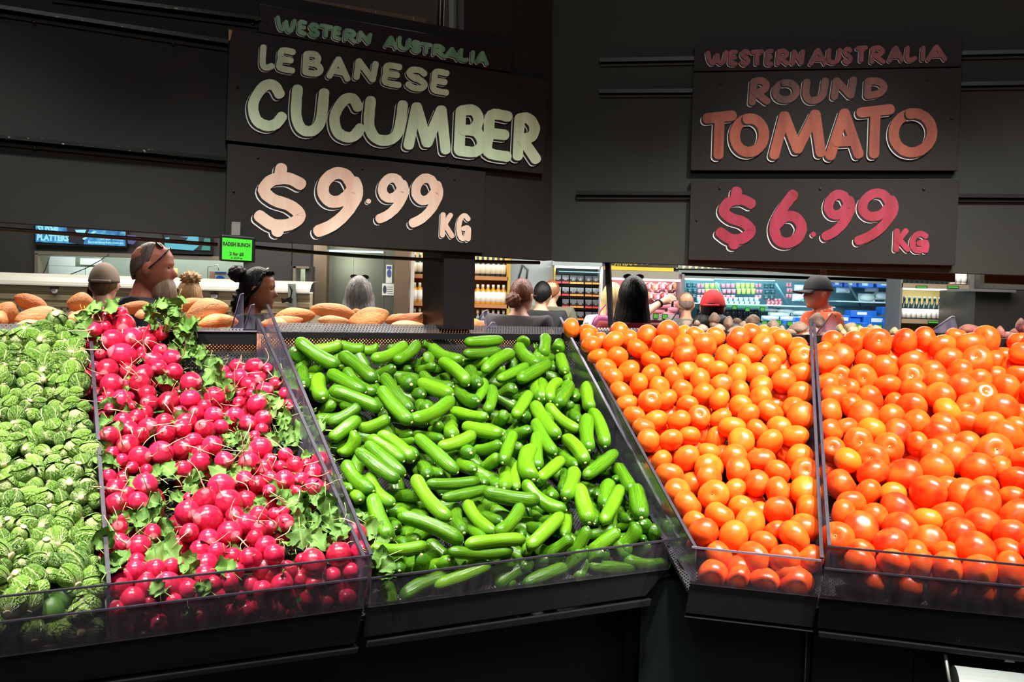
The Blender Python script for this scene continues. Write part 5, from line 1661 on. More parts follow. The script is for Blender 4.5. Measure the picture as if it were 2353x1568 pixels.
def btext(body, x0, y0, x1, y1, Y, mat, parent, bold=.03, name='lettering'):
    a, b, c = W3(x0, y1, Y), W3(x1, y1, Y), W3(x0, y0, Y)
    return text(name, body, Vector((a.x, Y, a.z)), Vector((1, 0, 0)), Z, b.x-a.x, c.z-a.z, mat, parent, bold=bold)
s1 = screen('wide blue menu screen reading SUSHI PLATTERS Order online', 82, 500, 288, 562, YS, None)
poly('display', [(82, 500), (288, 505), (288, 566), (82, 556)], YS-.006, SCR_BLUE, s1)
poly('dark_area', [(150, 500), (215, 503), (190, 562), (186, 562), (158, 558)], YS-.010, SCR_DARK, s1)
poly('plate', [(172, 528), (198, 528), (192, 541), (178, 540)], YS-.014, SCR_TXT, s1)
poly('chopsticks', [(189, 549), (193, 552), (222, 532), (215, 531)], YS-.018, SCR_TXT, s1)
btext('SUSHI', 86, 516, 133, 536, YS-.014, SCR_TXT, s1, .05); btext('PLATTERS', 85, 538, 158, 553, YS-.014, SCR_TXT, s1, .05)
btext('Order online', 230, 542, 283, 552, YS-.014, SCR_TXT, s1); btext('farmersmarket.com.au', 202, 553, 283, 559, YS-.014, SCR_TXT, s1)
s2_ = screen('smaller teal menu screen behind the bald head, showing a printed carton', 377, 528, 483, 580, YS, None)
poly('display', [(377, 520), (483, 520), (483, 577), (377, 571)], YS-.006, SCR_DARK, s2_)
poly('carton_face', [(380, 546), (456, 543), (456, 566), (444, 576), (377, 571)], YS-.010, SCR_CY, s2_)
poly('dark_patch', [(390, 543), (432, 546), (421, 560), (388, 553)], YS-.014, SCR_BK, s2_)
poly('green_stripe', [(470, 548), (483, 549), (483, 576), (462, 575)], YS-.010, emis('green_screen', (.03, .30, .24), .9), s2_)
o = poly('small_screen', [(292, 540), (312, 541), (314, 552), (306, 562), (294, 560)], YS, emis('violet_screen', (.12, .12, .35), .7), None); prop(o, 'small violet screen glow between the two menu screens', 'screen')

# sushi display case: rounded steel top, cream ribs, perforated cream front
YC = 7.3
dc = thing('sushi_case', 'long sushi display case with rounded steel top and perforated cream front', 'display case', 340, YC)
zt = ZZ(150, 629, YC); x0c, x1c = X(-320, 660, YC), X(713, 660, YC)
prof = [(0.30, zt+.0), (.12, zt-.005), (.04, zt-.03), (.0, zt-.065), (-.01, zt-.085)]
mb = MB()
for i in range(len(prof)-1):
    (ya, za), (yb, zb_) = prof[i], prof[i+1]
    mb.add([(x0c, YC+ya, za), (x1c, YC+ya, za), (x1c, YC+yb, zb_), (x0c, YC+yb, zb_)], [(3, 2, 1, 0)], 0, True)
mb.build('steel_top', plain('satin_steel', (.27, .27, .24), .35, .0, var=.04), dc)
zz = prof[-1][1]
MB().box((x0c, YC-.03, zz-.012), (x1c, YC+.1, zz)).build('bright_trim', WHITE, dc)
for k in range(4):
    MB().box((x0c, YC+.0+.01*(k % 2), zz-.02-.035*(k+1)), (x1c, YC+.1, zz-.013-.035*k)).build('rib', CREAM, dc, bevel=.006)
zr_ = zz-.16
MB().box((x0c, YC-.02, zr_-.012), (x1c, YC+.1, zr_)).build('lower_trim', plain('brass_trim', (.6, .52, .3), .3, .6), dc)
sheet('perforated_front', [(x0c, YC, zr_-.45), (x1c, YC, zr_-.45), (x1c, YC, zr_-.012), (x0c, YC, zr_-.012)], PERF_PANEL, dc, n=Vector((0, -1, 0)))
MB().box((x0c, YC+.02, 0), (x1c, YC+.9, zr_)).build('body', CREAM, dc)
for k, x in enumerate([126, 493]):
    t = thing('case_latch', ['white rounded latch on the sushi case ribs near the beige cap', 'white rounded latch on the sushi case ribs near the curly bun'][k], 'latch', x, YC)
    c = W3(x, 668 if k == 0 else 681, YC-.012)
    disc('button', 0, 0, WHITE, t, c, (math.pi/2, 0, 0), prof=[(.024, 0), (.024, .012), (.018, .018)])
    MB().box((c.x-.026, c.y-.03, c.z+.016), (c.x+.026, c.y+.01, c.z+.026)).build('dark_top', METAL_BLACK, t)
st_ = thing('tilted_screen', 'dark slanting scale display standing on the sushi case', 'scale', 678, YC)
MB().slab([Vector((X(672, 710, YC), YC-.1, ZZ(672, 712, YC))), Vector((X(689, 710, YC), YC-.1, ZZ(689, 712, YC))), Vector((X(681, 655, YC), YC-.02, ZZ(681, 653, YC))), Vector((X(664, 655, YC), YC-.02, ZZ(664, 653, YC)))], Vector((0, -1, 0)), .02).build('panel', plain('grey_green_plastic', (.06, .075, .06), .4), st_)
MB().tube([W3(664, 653, YC-.1), W3(671, 668, YC-.1), W3(668, 684, YC-.1), W3(650, 692, YC-.1)], .008, 6).build('cord', METAL_BLACK, st_)
poly('bow', [(646, 685), (660, 690), (672, 685), (671, 698), (660, 694), (648, 697)], YC-.12, METAL_BLACK, st_)
o = MB().tube([W3(117, 583, 8.56), W3(104, 620, 8.56), W3(94, 637, 8.56)], .004, 6).build('wire', METAL_BLACK); prop(o, 'short black wire crossing the first hatch notice', 'wire')
o = MB().tube([W3(250, 583, 8.56), W3(232, 598, 8.56), W3(195, 618, 8.56), W3(154, 634, 8.56)], .004, 6).build('wire', METAL_BLACK); prop(o, 'long black wire slanting across the hatch to the beige cap', 'wire')

# steel cold-room door
YD = 10.2
dr_ = MB().box(*bbox(750, 480, 905, 900, YD, .1)).build('door_1', plain('brushed_green_steel', (.155, .165, .135), .30, .75, var=.12, scale=3)); prop(dr_, 'brushed steel cold room door behind the grey-haired person', 'door', kind='structure')
B('seam', 806.5, 575, 808.5, 900, YD-.012, .012, plain('door_seam', (.30, .32, .28), .4, .6), dr_)
B('seam', 878, 575, 880, 900, YD-.012, .012, plain('door_seam2', (.10, .11, .09), .4, .6), dr_)
BRZ = plain('bronze_steel_frame', (.19, .135, .095), .35, .8, var=.15, scale=4)
o = B('trim_2', 716, 480, 749, 900, YD-.15, .25, BRZ); prop(o, kind='structure')
o = B('trim_3', 905, 480, 939, 900, YD-.15, .25, BRZ); prop(o, kind='structure')
o = B('wall_plain', 939, 480, 945, 900, YD, .25, WHITE); prop(o, kind='structure')
hl = B('door_light', 750, 576, 880, 580, YD-.03, .03, emis('cold_strip', (.55, .85, 1), 2.0)); prop(hl, 'thin cold white light strip above the cold room door', 'light')
nt = thing('door_notice', 'tall white notice with a blue oval on the cold room door', 'notice', 892, YD)
B('sheet', 887, 609, 901, 651, YD-.02, .01, WHITE, nt); B('blue_band', 889, 612, 899, 618, YD-.026, .006, plain('navy', (.02, .05, .22), .5), nt)
disc('oval', .030, .003, plain('navy2', (.02, .06, .25), .5), nt, W3(894, 628, YD-.03), (math.pi/2, 0, 0), (.75, 1.4, 1))
nt = thing('door_notice', 'square white notice with a dark oval and lines on the cold room door', 'notice', 892, YD)
B('sheet', 878, 652, 905, 679, YD-.02, .01, WHITE, nt)
disc('oval', .03, .003, plain('navy3', (.01, .02, .05), .5), nt, W3(884, 665, YD-.03), (math.pi/2, 0, 0), (.6, 1.4, 1))
for yy_ in (659, 664, 669, 674): B('printed_line', 890, yy_, 902, yy_+1, YD-.026, .006, plain('grey_ink', (.25, .25, .25), .6), nt)

# shelf of bottles behind the post
YB = 10.6
SHW = plain('orange_wood', (.42, .17, .055), .5, var=.2, scale=5); YEL = plain('yellow_panel', (.42, .30, .04), .6)
bs = thing('bottle_shelf', 'lit wooden wall shelf of bottles behind the black post', 'shelf', 1050, YB)
B('back_panel', 945, 560, 1168, 790, YB+.35, .03, plain('shelf_back', (.35, .16, .05), .6), bs)
B('side_panel', 1165, 575, 1172, 790, YB, .38, YEL, bs); B('side_panel', 940, 575, 944, 790, YB, .38, WHITE, bs)
MB().box((X(941, 780, YB), YB, 0), (X(1171, 780, YB), YB+.38, ZZ(1056, 785, YB))).build('plinth', SHW, bs)
for y_ in (633, 697, 760): B('shelf_board', 944, y_, 1168, y_+9, YB, .36, SHW, bs)
area('shelf_tube', ((X(1056, 600, YB)), YB+.1, ZZ(1056, 560, YB)), ((X(1056, 600, YB)), YB+.4, 1.5), 12, 1.0, .08, (1, .93, .75))
GL_W = plain('wine_glass_dark', (.012, .03, .03), .12); LBL = plain('cream_label', (.72, .66, .52), .6, var=.1, scale=30); LBLW = plain('white_label', (.80, .80, .76), .6, var=.06, scale=30)
AMB = plain('amber_oil', (.62, .30, .02), .15); CAPW = plain('white_cap', (.75, .72, .62), .5); CAPT = plain('teal_foil', (.10, .30, .32), .3, .5)


def bottle_me(name, h, r, body, neck, cap, lab, l0, l1, shoulder=.62):
    mb = MB()
    mb.lathe([(r*.9, 0), (r, h*.02), (r, h*shoulder), (r*.42, h*(shoulder+.14)), (r*.36, h*.9), (r*.36, h*.93)], (0, 0, 0), 12, 0)
    body_me = mb.mesh(name, [body])
    cp = MB().lathe([(r*.41, h*.82), (r*.41, h), (r*.3, h*1.003)], (0, 0, 0), 10).mesh('cap', cap)
    lb = MB().lathe([(r*1.02, h*l0), (r*1.02, h*l1)], (0, 0, 0), 14).mesh('label', lab)
    return body_me, cp, lb


def put_bottle(bm, p, label, cat, group, name='bottle'):
    o = inst(name, bm[0], Matrix.Translation(p)); prop(o, label, cat, group)
    inst('cap', bm[1], Matrix.Identity(4), o); inst('label', bm[2], Matrix.Identity(4), o)
    return o


hW = ZZ(1130, 583, YB)-ZZ(1130, 632, YB)
wineA = bottle_me('bottle', hW, .037, GL_W, GL_W, CAPT, LBL, .12, .56)
hO = ZZ(1130, 652, YB)-ZZ(1130, 697, YB)
oilB = bottle_me('bottle', hO, .040, AMB, AMB, CAPW, LBLW, .10, .62, .66)
winD = bottle_me('bottle', hO*1.1, .037, GL_W, GL_W, CAPW, LBL, .1, .5)
k = 0
for y_, bm, nm, grp in ((633, wineA, 'dark wine bottle with cream label', 'wine bottles on the top shelf'), (697, oilB, 'amber oil bottle with white label', 'oil bottles on the middle shelf'), (760, winD, 'dark bottle with white cap', 'bottles on the lowest shelf')):
    j = 0
    for x in list(range(950, 987, 12))+list(range(1096, 1164, 12)):
        p = Vector((X(x, y_, YB), YB+.08, ZZ(1056, y_, YB)))
        side = 'beside the steel frame' if x < 1000 else 'right of the black post'
        n_ = (x-950)//12 if x < 1000 else (x-1096)//12
        put_bottle(bm, p, f'{nm}, {ORD[n_]} {side}', 'bottle', grp)
        p2 = p+Vector((.0, .12, 0))
# pale wall and wire hanger
o = B('wall_pale', 1172, 500, 1270, 900, 11.2, .1, plain('pale_blue_wall', (.42, .50, .52), .6, var=.04)); prop(o, 'pale blue-grey wall between the bottles and the snack fridge', 'wall', kind='structure')
o = MB().tube([W3(1192, 640, 11.19), W3(1201, 609, 11.19), W3(1213, 620, 11.19), W3(1210, 640, 11.19)], .012, 6).build('wire_hook', DULL_METAL); prop(o, 'bent wire hook on the pale wall above the auburn hair', 'hook')

# snack fridge
YF = 11.0
fr = thing('snack_fridge', 'lit open fridge of black snack pouches with red and orange strips', 'fridge', 1330, YF)
B('back_panel', 1272, 605, 1388, 800, YF+.5, .04, plain('fridge_dark', (.02, .03, .03), .6), fr)
B('side_panel', 1270, 612, 1274, 800, YF, .5, YEL, fr); B('side_panel', 1379, 612, 1383, 800, YF-.02, .5, WHITE, fr)
B('canopy', 1270, 600, 1384, 612, YF-.02, .55, plain('fridge_canopy', (.35, .42, .42), .5), fr)
B('light_tube', 1275, 612, 1378, 617, YF-.01, .04, emis('white_tube', (.9, 1, 1), 2.2), fr); B('light_tube', 1284, 624, 1378, 626, YF+.2, .03, emis('cyan_tube', (.35, .8, .85), 1.0), fr)
area('fridge_tube', (X(1330, 620, YF), YF+.02, ZZ(1330, 614, YF)), (X(1330, 700, YF), YF+.35, ZZ(1330, 720, YF)), 10, .55, .1, (.9, 1, 1))
PCH = plain('black_pouch', (.022, .024, .028), .35, var=.4, scale=40); PRD = plain('red_strip', (.65, .03, .04), .5); POR = plain('orange_strip', (.85, .22, .03), .5); PGR = plain('grey_print', (.10, .10, .10), .6)
w_ = (X(1297, 650, YF)-X(1280, 650, YF))*.92
hp = ZZ(1300, 630, YF)-ZZ(1300, 649, YF)
pm = {}
for nm, mt in (('red', PRD), ('orange', POR)):
    b_ = MB().add([(-w_/2, 0, .0), (w_/2, 0, 0), (w_*.46, -.02, hp*.5), (w_*.5, 0, hp), (-w_*.5, 0, hp), (-w_*.46, -.02, hp*.5), (w_*.5, .03, hp*.0), (-w_*.5, .03, 0), (w_*.5, .015, hp), (-w_*.5, .015, hp)],
                  [(0, 1, 2, 5), (5, 2, 3, 4), (1, 6, 8, 3, 2), (7, 0, 5, 4, 9), (4, 3, 8, 9), (7, 6, 1, 0)]).mesh('snack_pouch', PCH)
    t_ = MB().box((-w_/2, -.022, -.004), (w_/2, .0, hp*.17)).mesh('colour_strip', mt)
    l_ = MB().add([(-w_*.25, -.0215, hp*.35), (w_*.25, -.0215, hp*.35), (0, -.018, hp*.8)], [(0, 1, 2)]).mesh('print', PGR)
    pm[nm] = (b_, t_, l_)
rows = [(652, 'rrooo o'), (680, 'rroo oo'), (707, 'xroorr'), (735, 'xrrorr')]
COLS = [1281, 1299, 1317, 1333, 1352, 1369]
for ri, (yb, pat) in enumerate(rows):
    pat = [['r', 'r', 'o', 'o', 'o', 'o'], ['r', 'r', 'o', 'o', 'o', 'o'], ['x', 'r', 'o', 'o', 'r', 'r'], ['x', 'r', 'o', 'o', 'r', 'r']][ri]
    B('shelf_rack', 1275, yb+1, 1378, yb+2.5, YF+.2, .25, METAL_BLACK, fr)
    for ci, (x, c) in enumerate(zip(COLS, pat)):
        if c == 'x': continue
        nm = 'red' if c == 'r' else 'orange'
        p = Vector((X(x, yb, YF+.2), YF+.2, ZZ(1330, yb, YF+.2)))
        o = inst('snack_pouch', pm[nm][0], Matrix.Translation(p)); prop(o, f'black snack pouch with {nm} strip, {ORD[ri]} row from top, {ORD[ci]} along', 'snack pouch', 'snack pouches in the lit fridge')
        inst('colour_strip', pm[nm][1], Matrix.Identity(4), o); inst('print', pm[nm][2], Matrix.Identity(4), o)

# hand-lettered hanging sign, yellow beam and striped awning
YG = 9.6
cs = thing('hanging_sign', 'black hanging sign with yellow-green brush lettering above the meat fridge', 'sign', 1460, YG)
B('board', 1399, 560, 1560, 613, YG, .03, SMOKE, cs)
YLW_GLOW = emis('glowing_yellow_brush', (.60, .48, .03), .8)  # lettering brightness put in as a glow; the brush paint is no lamp
mb = MB()
place = lambda px, py, z: Vector((W3(px, py, YG-.01-z).x, YG-.01-z, W3(px, py, YG).z))
wd = 'CHRISTOS TEL SOU'
xx_ = 1401
for i, ch in enumerate([('C', 15), ('I', 4), ('N', 9), ('L', 6), ('O', 9), ('S', 9), (' ', 2), ('I', 5), (' ', 2), ('L', 8), ('I', 5), (' ', 10), ('O', 8), ('O', 8), ('O', 8)]):
    c, wch = ch
    if c != ' ':
        for st in GL[c]:
            ln = [Vector((xx_+p.x*wch, 612-p.y*26-.06*(xx_-1401), 0)) for p in smooth_line(st)]
            ribbon(mb, ln, 2.6, 0, place, .001*i)
    xx_ += wch+2.5
mb.build('brush_lettering', [YLW_GLOW], cs)
o = B('yellow_beam', 1390, 614, 1548, 622, YG-.02, .1, emis('orange_beam_paint', (.0, .0, .0), 0) if False else plain('orange_beam', (.85, .36, .02), .5)); prop(o, 'orange-yellow beam under the hand-lettered hanging sign', 'beam')
aw = thing('awning', 'dark green awning edge with a row of cream scallops', 'awning', 1700, 9.9)
B('valance', 1546, 596, 1870, 612, 9.9, .05, plain('dark_green_awning', (.012, .03, .02), .6), aw)
MB().box((X(1700, 600, 9.9), 9.9, ZZ(1700, 600, 9.9)), (X(1708, 600, 9.9), 9.95, 4.0)).build('hanger', METAL_BLACK, aw)
CRM = plain('cream_scallop', (.45, .46, .28), .7)
for k in range(17):
    x = 1553+k*14.5
    poly('scallop', [(x, 607), (x+9, 608), (x+8, 614), (x+3, 618), (x, 617)], 9.88, CRM, aw, .02)
poly('lower_edge', [(1545, 617), (1700, 619), (1870, 622), (1870, 624), (1545, 621)], 9.9, METAL_BLACK, aw, .03)
o = B('wall_fascia', 1400, 622, 1560, 640, 10.9, .1, plain('grey_fascia', (.26, .25, .20), .6)); prop(o, kind='structure')
o = B('wall_fascia', 1560, 600, 2090, 646, 11.35, .1, plain('grey_blue_fascia', (.17, .21, .20), .6)); prop(o, kind='structure')

# meat fridge
YM = 11.0
mf = thing('meat_fridge', 'pink-lit open meat fridge behind the long black hair', 'fridge', 1480, YM)
B('back_panel', 1398, 640, 1566, 800, YM+.6, .05, plain('pink_back', (.34, .09, .09), .5), mf)
B('light_tube', 1400, 640, 1564, 645, YM-.01, .05, emis('pink_tube', (1, .78, .90), 2.2), mf)
B('side_panel', 1564, 630, 1570, 800, YM-.05, .6, DULL_METAL, mf)
B('front_shelf', 1400, 721, 1560, 735, YM-.1, .3, plain('pinkish_shelf', (.50, .36, .42), .5), mf)
area('meat_tube', (X(1480, 640, YM), YM+.0, ZZ(1480, 642, YM)), (X(1480, 700, YM), YM+.5, ZZ(1480, 720, YM)), 10, .8, .1, (1, .72, .80))
MT = [plain('meat_red', (.42, .09, .08), .35, var=.5, scale=14), plain('meat_pink', (.62, .20, .24), .35, var=.4, scale=14), plain('meat_orange', (.62, .26, .12), .35, var=.5, scale=14)]
TRAYW = plain('white_tray', (.7, .6, .62), .5)
def pack(x, y, Y, w, h, mat, label, name, cat, grp, tag_=True, rz=0):
    o = thing(name, label, cat, x, Y, grp)
    p0, p1 = bbox(x-w/2, y-h/2, x+w/2, y+h/2, Y, .05)
    o.location = ((p0[0]+p1[0])/2, Y, (p0[2]+p1[2])/2)
    hx, hz = (p1[0]-p0[0])/2, (p1[2]-p0[2])/2
    c = Vector(o.location)
    vs, fs = ball(10, 7, .8)
    MB().add([c+Vector((v.x*hx, v.y*.03-.01, v.z*hz*1.25)) for v in vs], fs, 0, True).build('contents', mat, o)
    MB().box((c.x-hx, c.y, c.z-hz), (c.x+hx, c.y+.03, c.z+hz)).build('tray', TRAYW if mat in MT else mat, o)
    if tag_: MB().box((c.x-hx*.1, c.y-.045, c.z-hz*.6), (c.x+hx*.45, c.y-.04, c.z+hz*.7)).build('label', plain('pack_label', (.75, .62, .68), .5) if 'pack_label' not in bpy.data.materials else bpy.data.materials['pack_label'], o)
    o.rotation_euler = (0, 0, 0)
    return o
k = 0
for r_, y in enumerate((658, 680)):
    for c_, x in enumerate((1490, 1506, 1522, 1538, 1554)):
        pack(x+r_*4, y+(c_ % 2)*3, YM+.35, 17, 18, MT[(k*2+r_) % 3], f'meat pack with white label, {["upper", "lower"][r_]} fridge row, {ORD[c_]} from the black hair', 'meat_pack', 'meat pack', 'meat packs in the pink fridge'); k += 1
for k, (x, y, w, h) in enumerate([(1500, 705, 26, 10), (1525, 704, 34, 10), (1548, 712, 26, 12), (1512, 716, 30, 9), (1538, 722, 34, 10), (1503, 743, 30, 14), (1530, 742, 24, 12), (1410, 690, 20, 16), (1556, 698, 14, 14)]):
    pack(x, y, YM+.1-.02*(k % 3), w, h, MT[1] if k != 7 else MT[0], f'pink cut of meat on the lower fridge deck, {ORD[k]} counting across', 'meat_cut', 'meat', 'meat cuts on the lower deck', False)
GT = emis('green_tag', (.12, .80, .06), .55)
def gtag(x, y, Y, w, h, lab, txt=False):
    o = thing('price_tag', lab, 'price tag', x, Y, 'green price tags'); o.location.z = ZZ(x, y+h/2, Y)
    B('frame', x-w/2-1.2, y-h/2-1.2, x+w/2+1.2, y+h/2+1.2, Y, .01, METAL_BLACK, o)
    B('card', x-w/2, y-h/2, x+w/2, y+h/2, Y-.006, .006, GT, o)
gtag(1507, 727, YM-.12, 10, 10, 'green price tag on the meat fridge near the pointing hand')
gtag(1528, 728, YM-.12, 10, 10, 'second green price tag on the meat fridge deck')

# long cyan-lit fridge
YL = 11.4
lf = thing('open_fridge', 'long cyan-lit open fridge with cups, jars and blue fish boxes', 'fridge', 1820, YL)
def glowback():
    m = N('cyan_back'); nz = m.noise(1.5, 2)
    m.base(m.mix(nz, (.08, .24, .30), (.26, .50, .58))); m.set(Roughness=.5); return m.m
B('back_panel', 1570, 646, 2066, 800, YL+.7, .05, glowback(), lf)
B('canopy', 1566, 634, 2068, 641, YL-.05, .7, plain('canopy_blue', (.20, .34, .40), .4), lf)
for a, b in ((1572, 1640), (1643, 1781), (1785, 1866), (1905, 1958), (1964, 2062)): B('light_tube', a, 640, b, 644, YL-.04, .05, emis('fridge_tube_'+str(a), (.62, .95, 1), 2.4), lf)
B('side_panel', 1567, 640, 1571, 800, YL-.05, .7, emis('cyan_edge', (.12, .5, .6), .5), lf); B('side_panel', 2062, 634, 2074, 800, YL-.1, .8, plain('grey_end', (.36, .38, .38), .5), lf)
B('middle_shelf', 1572, 700, 1920, 703, YL+.15, .4, plain('shelf_steel', (.35, .50, .52), .4), lf)
B('middle_shelf', 1920, 693, 2062, 696, YL+.15, .4, plain('shelf_steel_2', (.35, .55, .62), .4), lf)
B('lower_front', 1572, 745, 2062, 790, YL-.1, .3, plain('fridge_blue_front', (.08, .22, .42), .4), lf)
area('cyan_tube', (X(1700, 640, YL), YL+.05, ZZ(1700, 643, YL)), (X(1700, 720, YL), YL+.5, ZZ(1700, 730, YL)), 17, 1.5, .12, (.62, .93, 1))
area('cyan_tube', (X(1960, 640, YL), YL+.05, ZZ(1960, 643, YL)), (X(1960, 720, YL), YL+.5, ZZ(1960, 730, YL)), 32, 1.4, .12, (.55, .88, 1))
for k, (a, b, c, d) in enumerate([(1783, 652, 1812, 700), (1948, 650, 1977, 702), (1646, 650, 1664, 690)]):
    MB().tube([W3(a, b, YL+.1), W3(c, d, YL+.3)], .012, 6).build('shelf_strut', plain('strut', (.08, .2, .25), .3), lf)
cup_v = [(.9, 0), (1, .9), (1.05, 1), (.8, 1.02)]
def cup(x, y, w, h, mat, lidm, label, grp, name='tub', cat='tub', Y=YL+.3):
    p = W3(x, y+h/2, Y); r = (X(x+w/2, y, Y)-X(x-w/2, y, Y))/2; hh = ZZ(x, y-h/2, Y)-ZZ(x, y+h/2, Y)
    o = MB().lathe([(r*.85, 0), (r, hh*.85)], (p.x, Y, p.z), 10, 0).build(name, mat)
    prop(o, label, cat, grp)
    l = MB().lathe([(r*1.04, hh*.85), (r*1.04, hh), (r*.9, hh*1.02)], (p.x, Y, p.z), 10).build('lid', lidm); l.parent = o
GCUP = plain('pale_green_tub', (.30, .46, .06), .35, var=.3, scale=30); GLID = plain('green_lid', (.50, .62, .22), .3)
RCUP = plain('rose_tub', (.50, .12, .16), .35); RLID = plain('rose_lid', (.66, .30, .33), .3); DCUP = plain('dark_teal_tub', (.015, .05, .06), .25); DLID = plain('dark_lid', (.04, .10, .12), .2)
def rowsof(x0, x1, y0, ny, w, h, cm, lm, what, grp, dy=13):
    for j in range(ny):
        n_ = int((x1-x0)/w)
        for i in range(n_): cup(x0+w*(i+.5)+(j % 2)*2, y0+j*dy, w*.92, h, cm, lm, f'{what}, {ORD[j]} tier, {ORD[i]} along', grp)
rowsof(1618, 1654, 657, 3, 12, 11, GCUP, GLID, 'pale green tub left of the red cap', 'green tubs'); rowsof(1690, 1734, 657, 2, 11, 12, GCUP, GLID, 'pale green tub right of the red cap', 'green tubs')
rowsof(1600, 1618, 657, 3, 9, 9, RCUP, RLID, 'small rose tub before the first green tubs', 'rose tubs'); rowsof(1656, 1690, 657, 3, 11, 9, RCUP, RLID, 'small rose tub between the green tubs', 'rose tubs')
rowsof(1734, 1754, 657, 3, 8, 8, RCUP, RLID, 'small rose tub after the green tubs', 'rose tubs')
rowsof(1576, 1600, 656, 3, 12, 10, DCUP, DLID, 'dark tub at the fridge end by the bald head', 'dark tubs'); rowsof(1754, 1782, 658, 3, 13, 11, DCUP, DLID, 'dark tub before the slanting strut', 'dark tubs')
rowsof(1805, 1825, 655, 3, 7, 9, RCUP, RLID, 'rose tub stacked beside the peaked black cap', 'rose tubs')
rowsof(1600, 1750, 689, 2, 12, 10, plain('clear_tub', (.25, .40, .42), .25, var=.4, scale=30), plain('clear_lid', (.6, .72, .72), .2), 'clear tub on the middle shelf', 'clear tubs', 9)
rowsof(1760, 1798, 690, 3, 9, 6, RCUP, RLID, 'flat rose tub on the middle shelf', 'flat rose tubs', 6)
DJ = plain('dark_jar', (.02, .02, .025), .2); DJL = plain('jar_lid', (.01, .012, .012), .3)
rowsof(1600, 1750, 720, 2, 13, 16, DJ, DJL, 'dark jar on the lower deck', 'dark jars', 16)
o = B('green_price_strip', 1670, 702, 1765, 708, YL+.1, .02, emis('green_strip', (.05, .60, .25), .7)); prop(o, 'long green price strip on the middle fridge shelf', 'price strip')
for k, (x, y) in enumerate([(1718, 712), (1752, 711), (1612, 703), (1688, 707)]): gtag(x, y, YL+.05, 9, 7, f'small green tag hanging under the middle shelf, {ORD[k]} one')
for k, (x, y) in enumerate([(1757, 743), (1790, 742), (1815, 744), (1850, 743), (1973, 750), (2021, 752)]): gtag(x, y, YL-.15, 11, 9, f'green tag on the front edge of the cyan fridge, {ORD[k]} from the red cap')
PK = plain('clear_pack', (.45, .60, .62), .2, var=.5, scale=10); PKB = plain('blue_box', (.01, .14, .62), .3, var=.2, scale=4); PKW = plain('frosty_pack', (.62, .78, .84), .25, var=.25, scale=12)
for k, (x, y, w, h) in enumerate([(1770, 712, 40, 10), (1805, 715, 44, 12), (1790, 724, 50, 12), (1840, 720, 44, 12), (1770, 732, 40, 12), (1815, 733, 44, 12), (1850, 732, 30, 10)]):
    pack(x, y, YL+.25-.03*(k // 2), w, h, PK, f'clear pack of prepared food beside the jars, {ORD[k]} one', 'food_pack', 'food pack', 'clear food packs', False)
for k, (x, y, w, h) in enumerate([(1838, 662, 24, 14), (1834, 684, 26, 16), (1992, 684, 38, 18), (2028, 680, 36, 18), (2052, 676, 30, 30), (1938, 663, 30, 20), (2004, 662, 30, 18)]):
    pack(x, y, YL+.3, w, h, PKW, f'frosty white pack on the upper fridge shelf, {ORD[k]} one', 'food_pack', 'food pack', 'frosty packs', False)
for k, (x, y, w, h) in enumerate([(1925, 653, 24, 14), (1955, 654, 30, 13), (1990, 655, 36, 14), (2035, 655, 40, 14), (1830, 745, 60, 16), (1850, 736, 46, 12), (1940, 735, 76, 20), (1985, 722, 60, 16), (2020, 738, 70, 22), (2048, 715, 40, 18), (2050, 745, 40, 18), (1965, 748, 60, 14)]):
    o = thing('fish_box', f'glossy blue fish box in the cyan fridge, {ORD[k]} one', 'box', x, YL, 'blue fish boxes')
    p0, p1 = bbox(x-w/2, y-h/2, x+w/2, y+h/2, YL+.2-.03*k, .22)
    MB().box(p0, p1).build('box', PKB, o, bevel=.008)
    p0, p1 = bbox(x-w*.25, y-h*.28, x+w*.12, y+h*.12, YL+.195-.03*k, .006)
    MB().box(p0, p1).build('label', PKW, o)

# wine shelf and grey end
YV = 10.4
ws_ = thing('wine_shelf', 'olive wooden wall shelf of white-labelled wine bottles beside the cyan fridge', 'shelf', 2150, YV)
OLV = plain('olive_panel', (.20, .15, .03), .6); TAN = plain('tan_shelf_edge', (.24, .18, .12), .5)
B('back_panel', 2070, 560, 2236, 800, YV+.4, .03, OLV, ws_)
B('side_panel', 2067, 625, 2072, 800, YV, .4, DULL_METAL, ws_); B('side_panel', 2226, 600, 2236, 800, YV-.02, .42, DULL_METAL, ws_)
for y_ in (653, 735): B('shelf_board', 2072, y_, 2228, y_+10, YV, .4, TAN, ws_)
B('light_tube', 2076, 664, 2230, 668, YV+.02, .04, emis('wine_tube', (.85, 1, .95), 1.8), ws_)
area('wine_tube', (X(2150, 668, YV), YV+.05, ZZ(2150, 670, YV)), (X(2150, 740, YV), YV+.3, 1.4), 9, .7, .06, (1, 1, .9))
hv = ZZ(2150, 683, YV)-ZZ(2150, 735, YV)
wineC = bottle_me('bottle', hv, .034, GL_W, GL_W, plain('navy_foil', (.02, .06, .10), .25, .3), LBLW, .06, .46, .58)
for k in range(13):
    x = 2080+k*11.7
    put_bottle(wineC, Vector((X(x, 735, YV), YV+.05, ZZ(2150, 735, YV))), f'dark wine bottle with white label on the olive shelf, {ORD[k]} along', 'bottle', 'wine bottles on the olive shelf')
hu = ZZ(2215, 618, YV)-ZZ(2215, 653, YV)
wineU = bottle_me('bottle', hu, .040, LBLW, LBLW, plain('green_foil', (.04, .22, .10), .3), plain('white_label_2', (.7, .7, .66), .5), .1, .5, .7)
for k in range(3):
    put_bottle(wineU, Vector((X(2194+k*11.5, 653, YV), YV+.05, ZZ(2205, 653, YV))), f'white bottle with green foil and red seal on top shelf, {ORD[k]} one', 'bottle', 'white bottles on the top shelf')
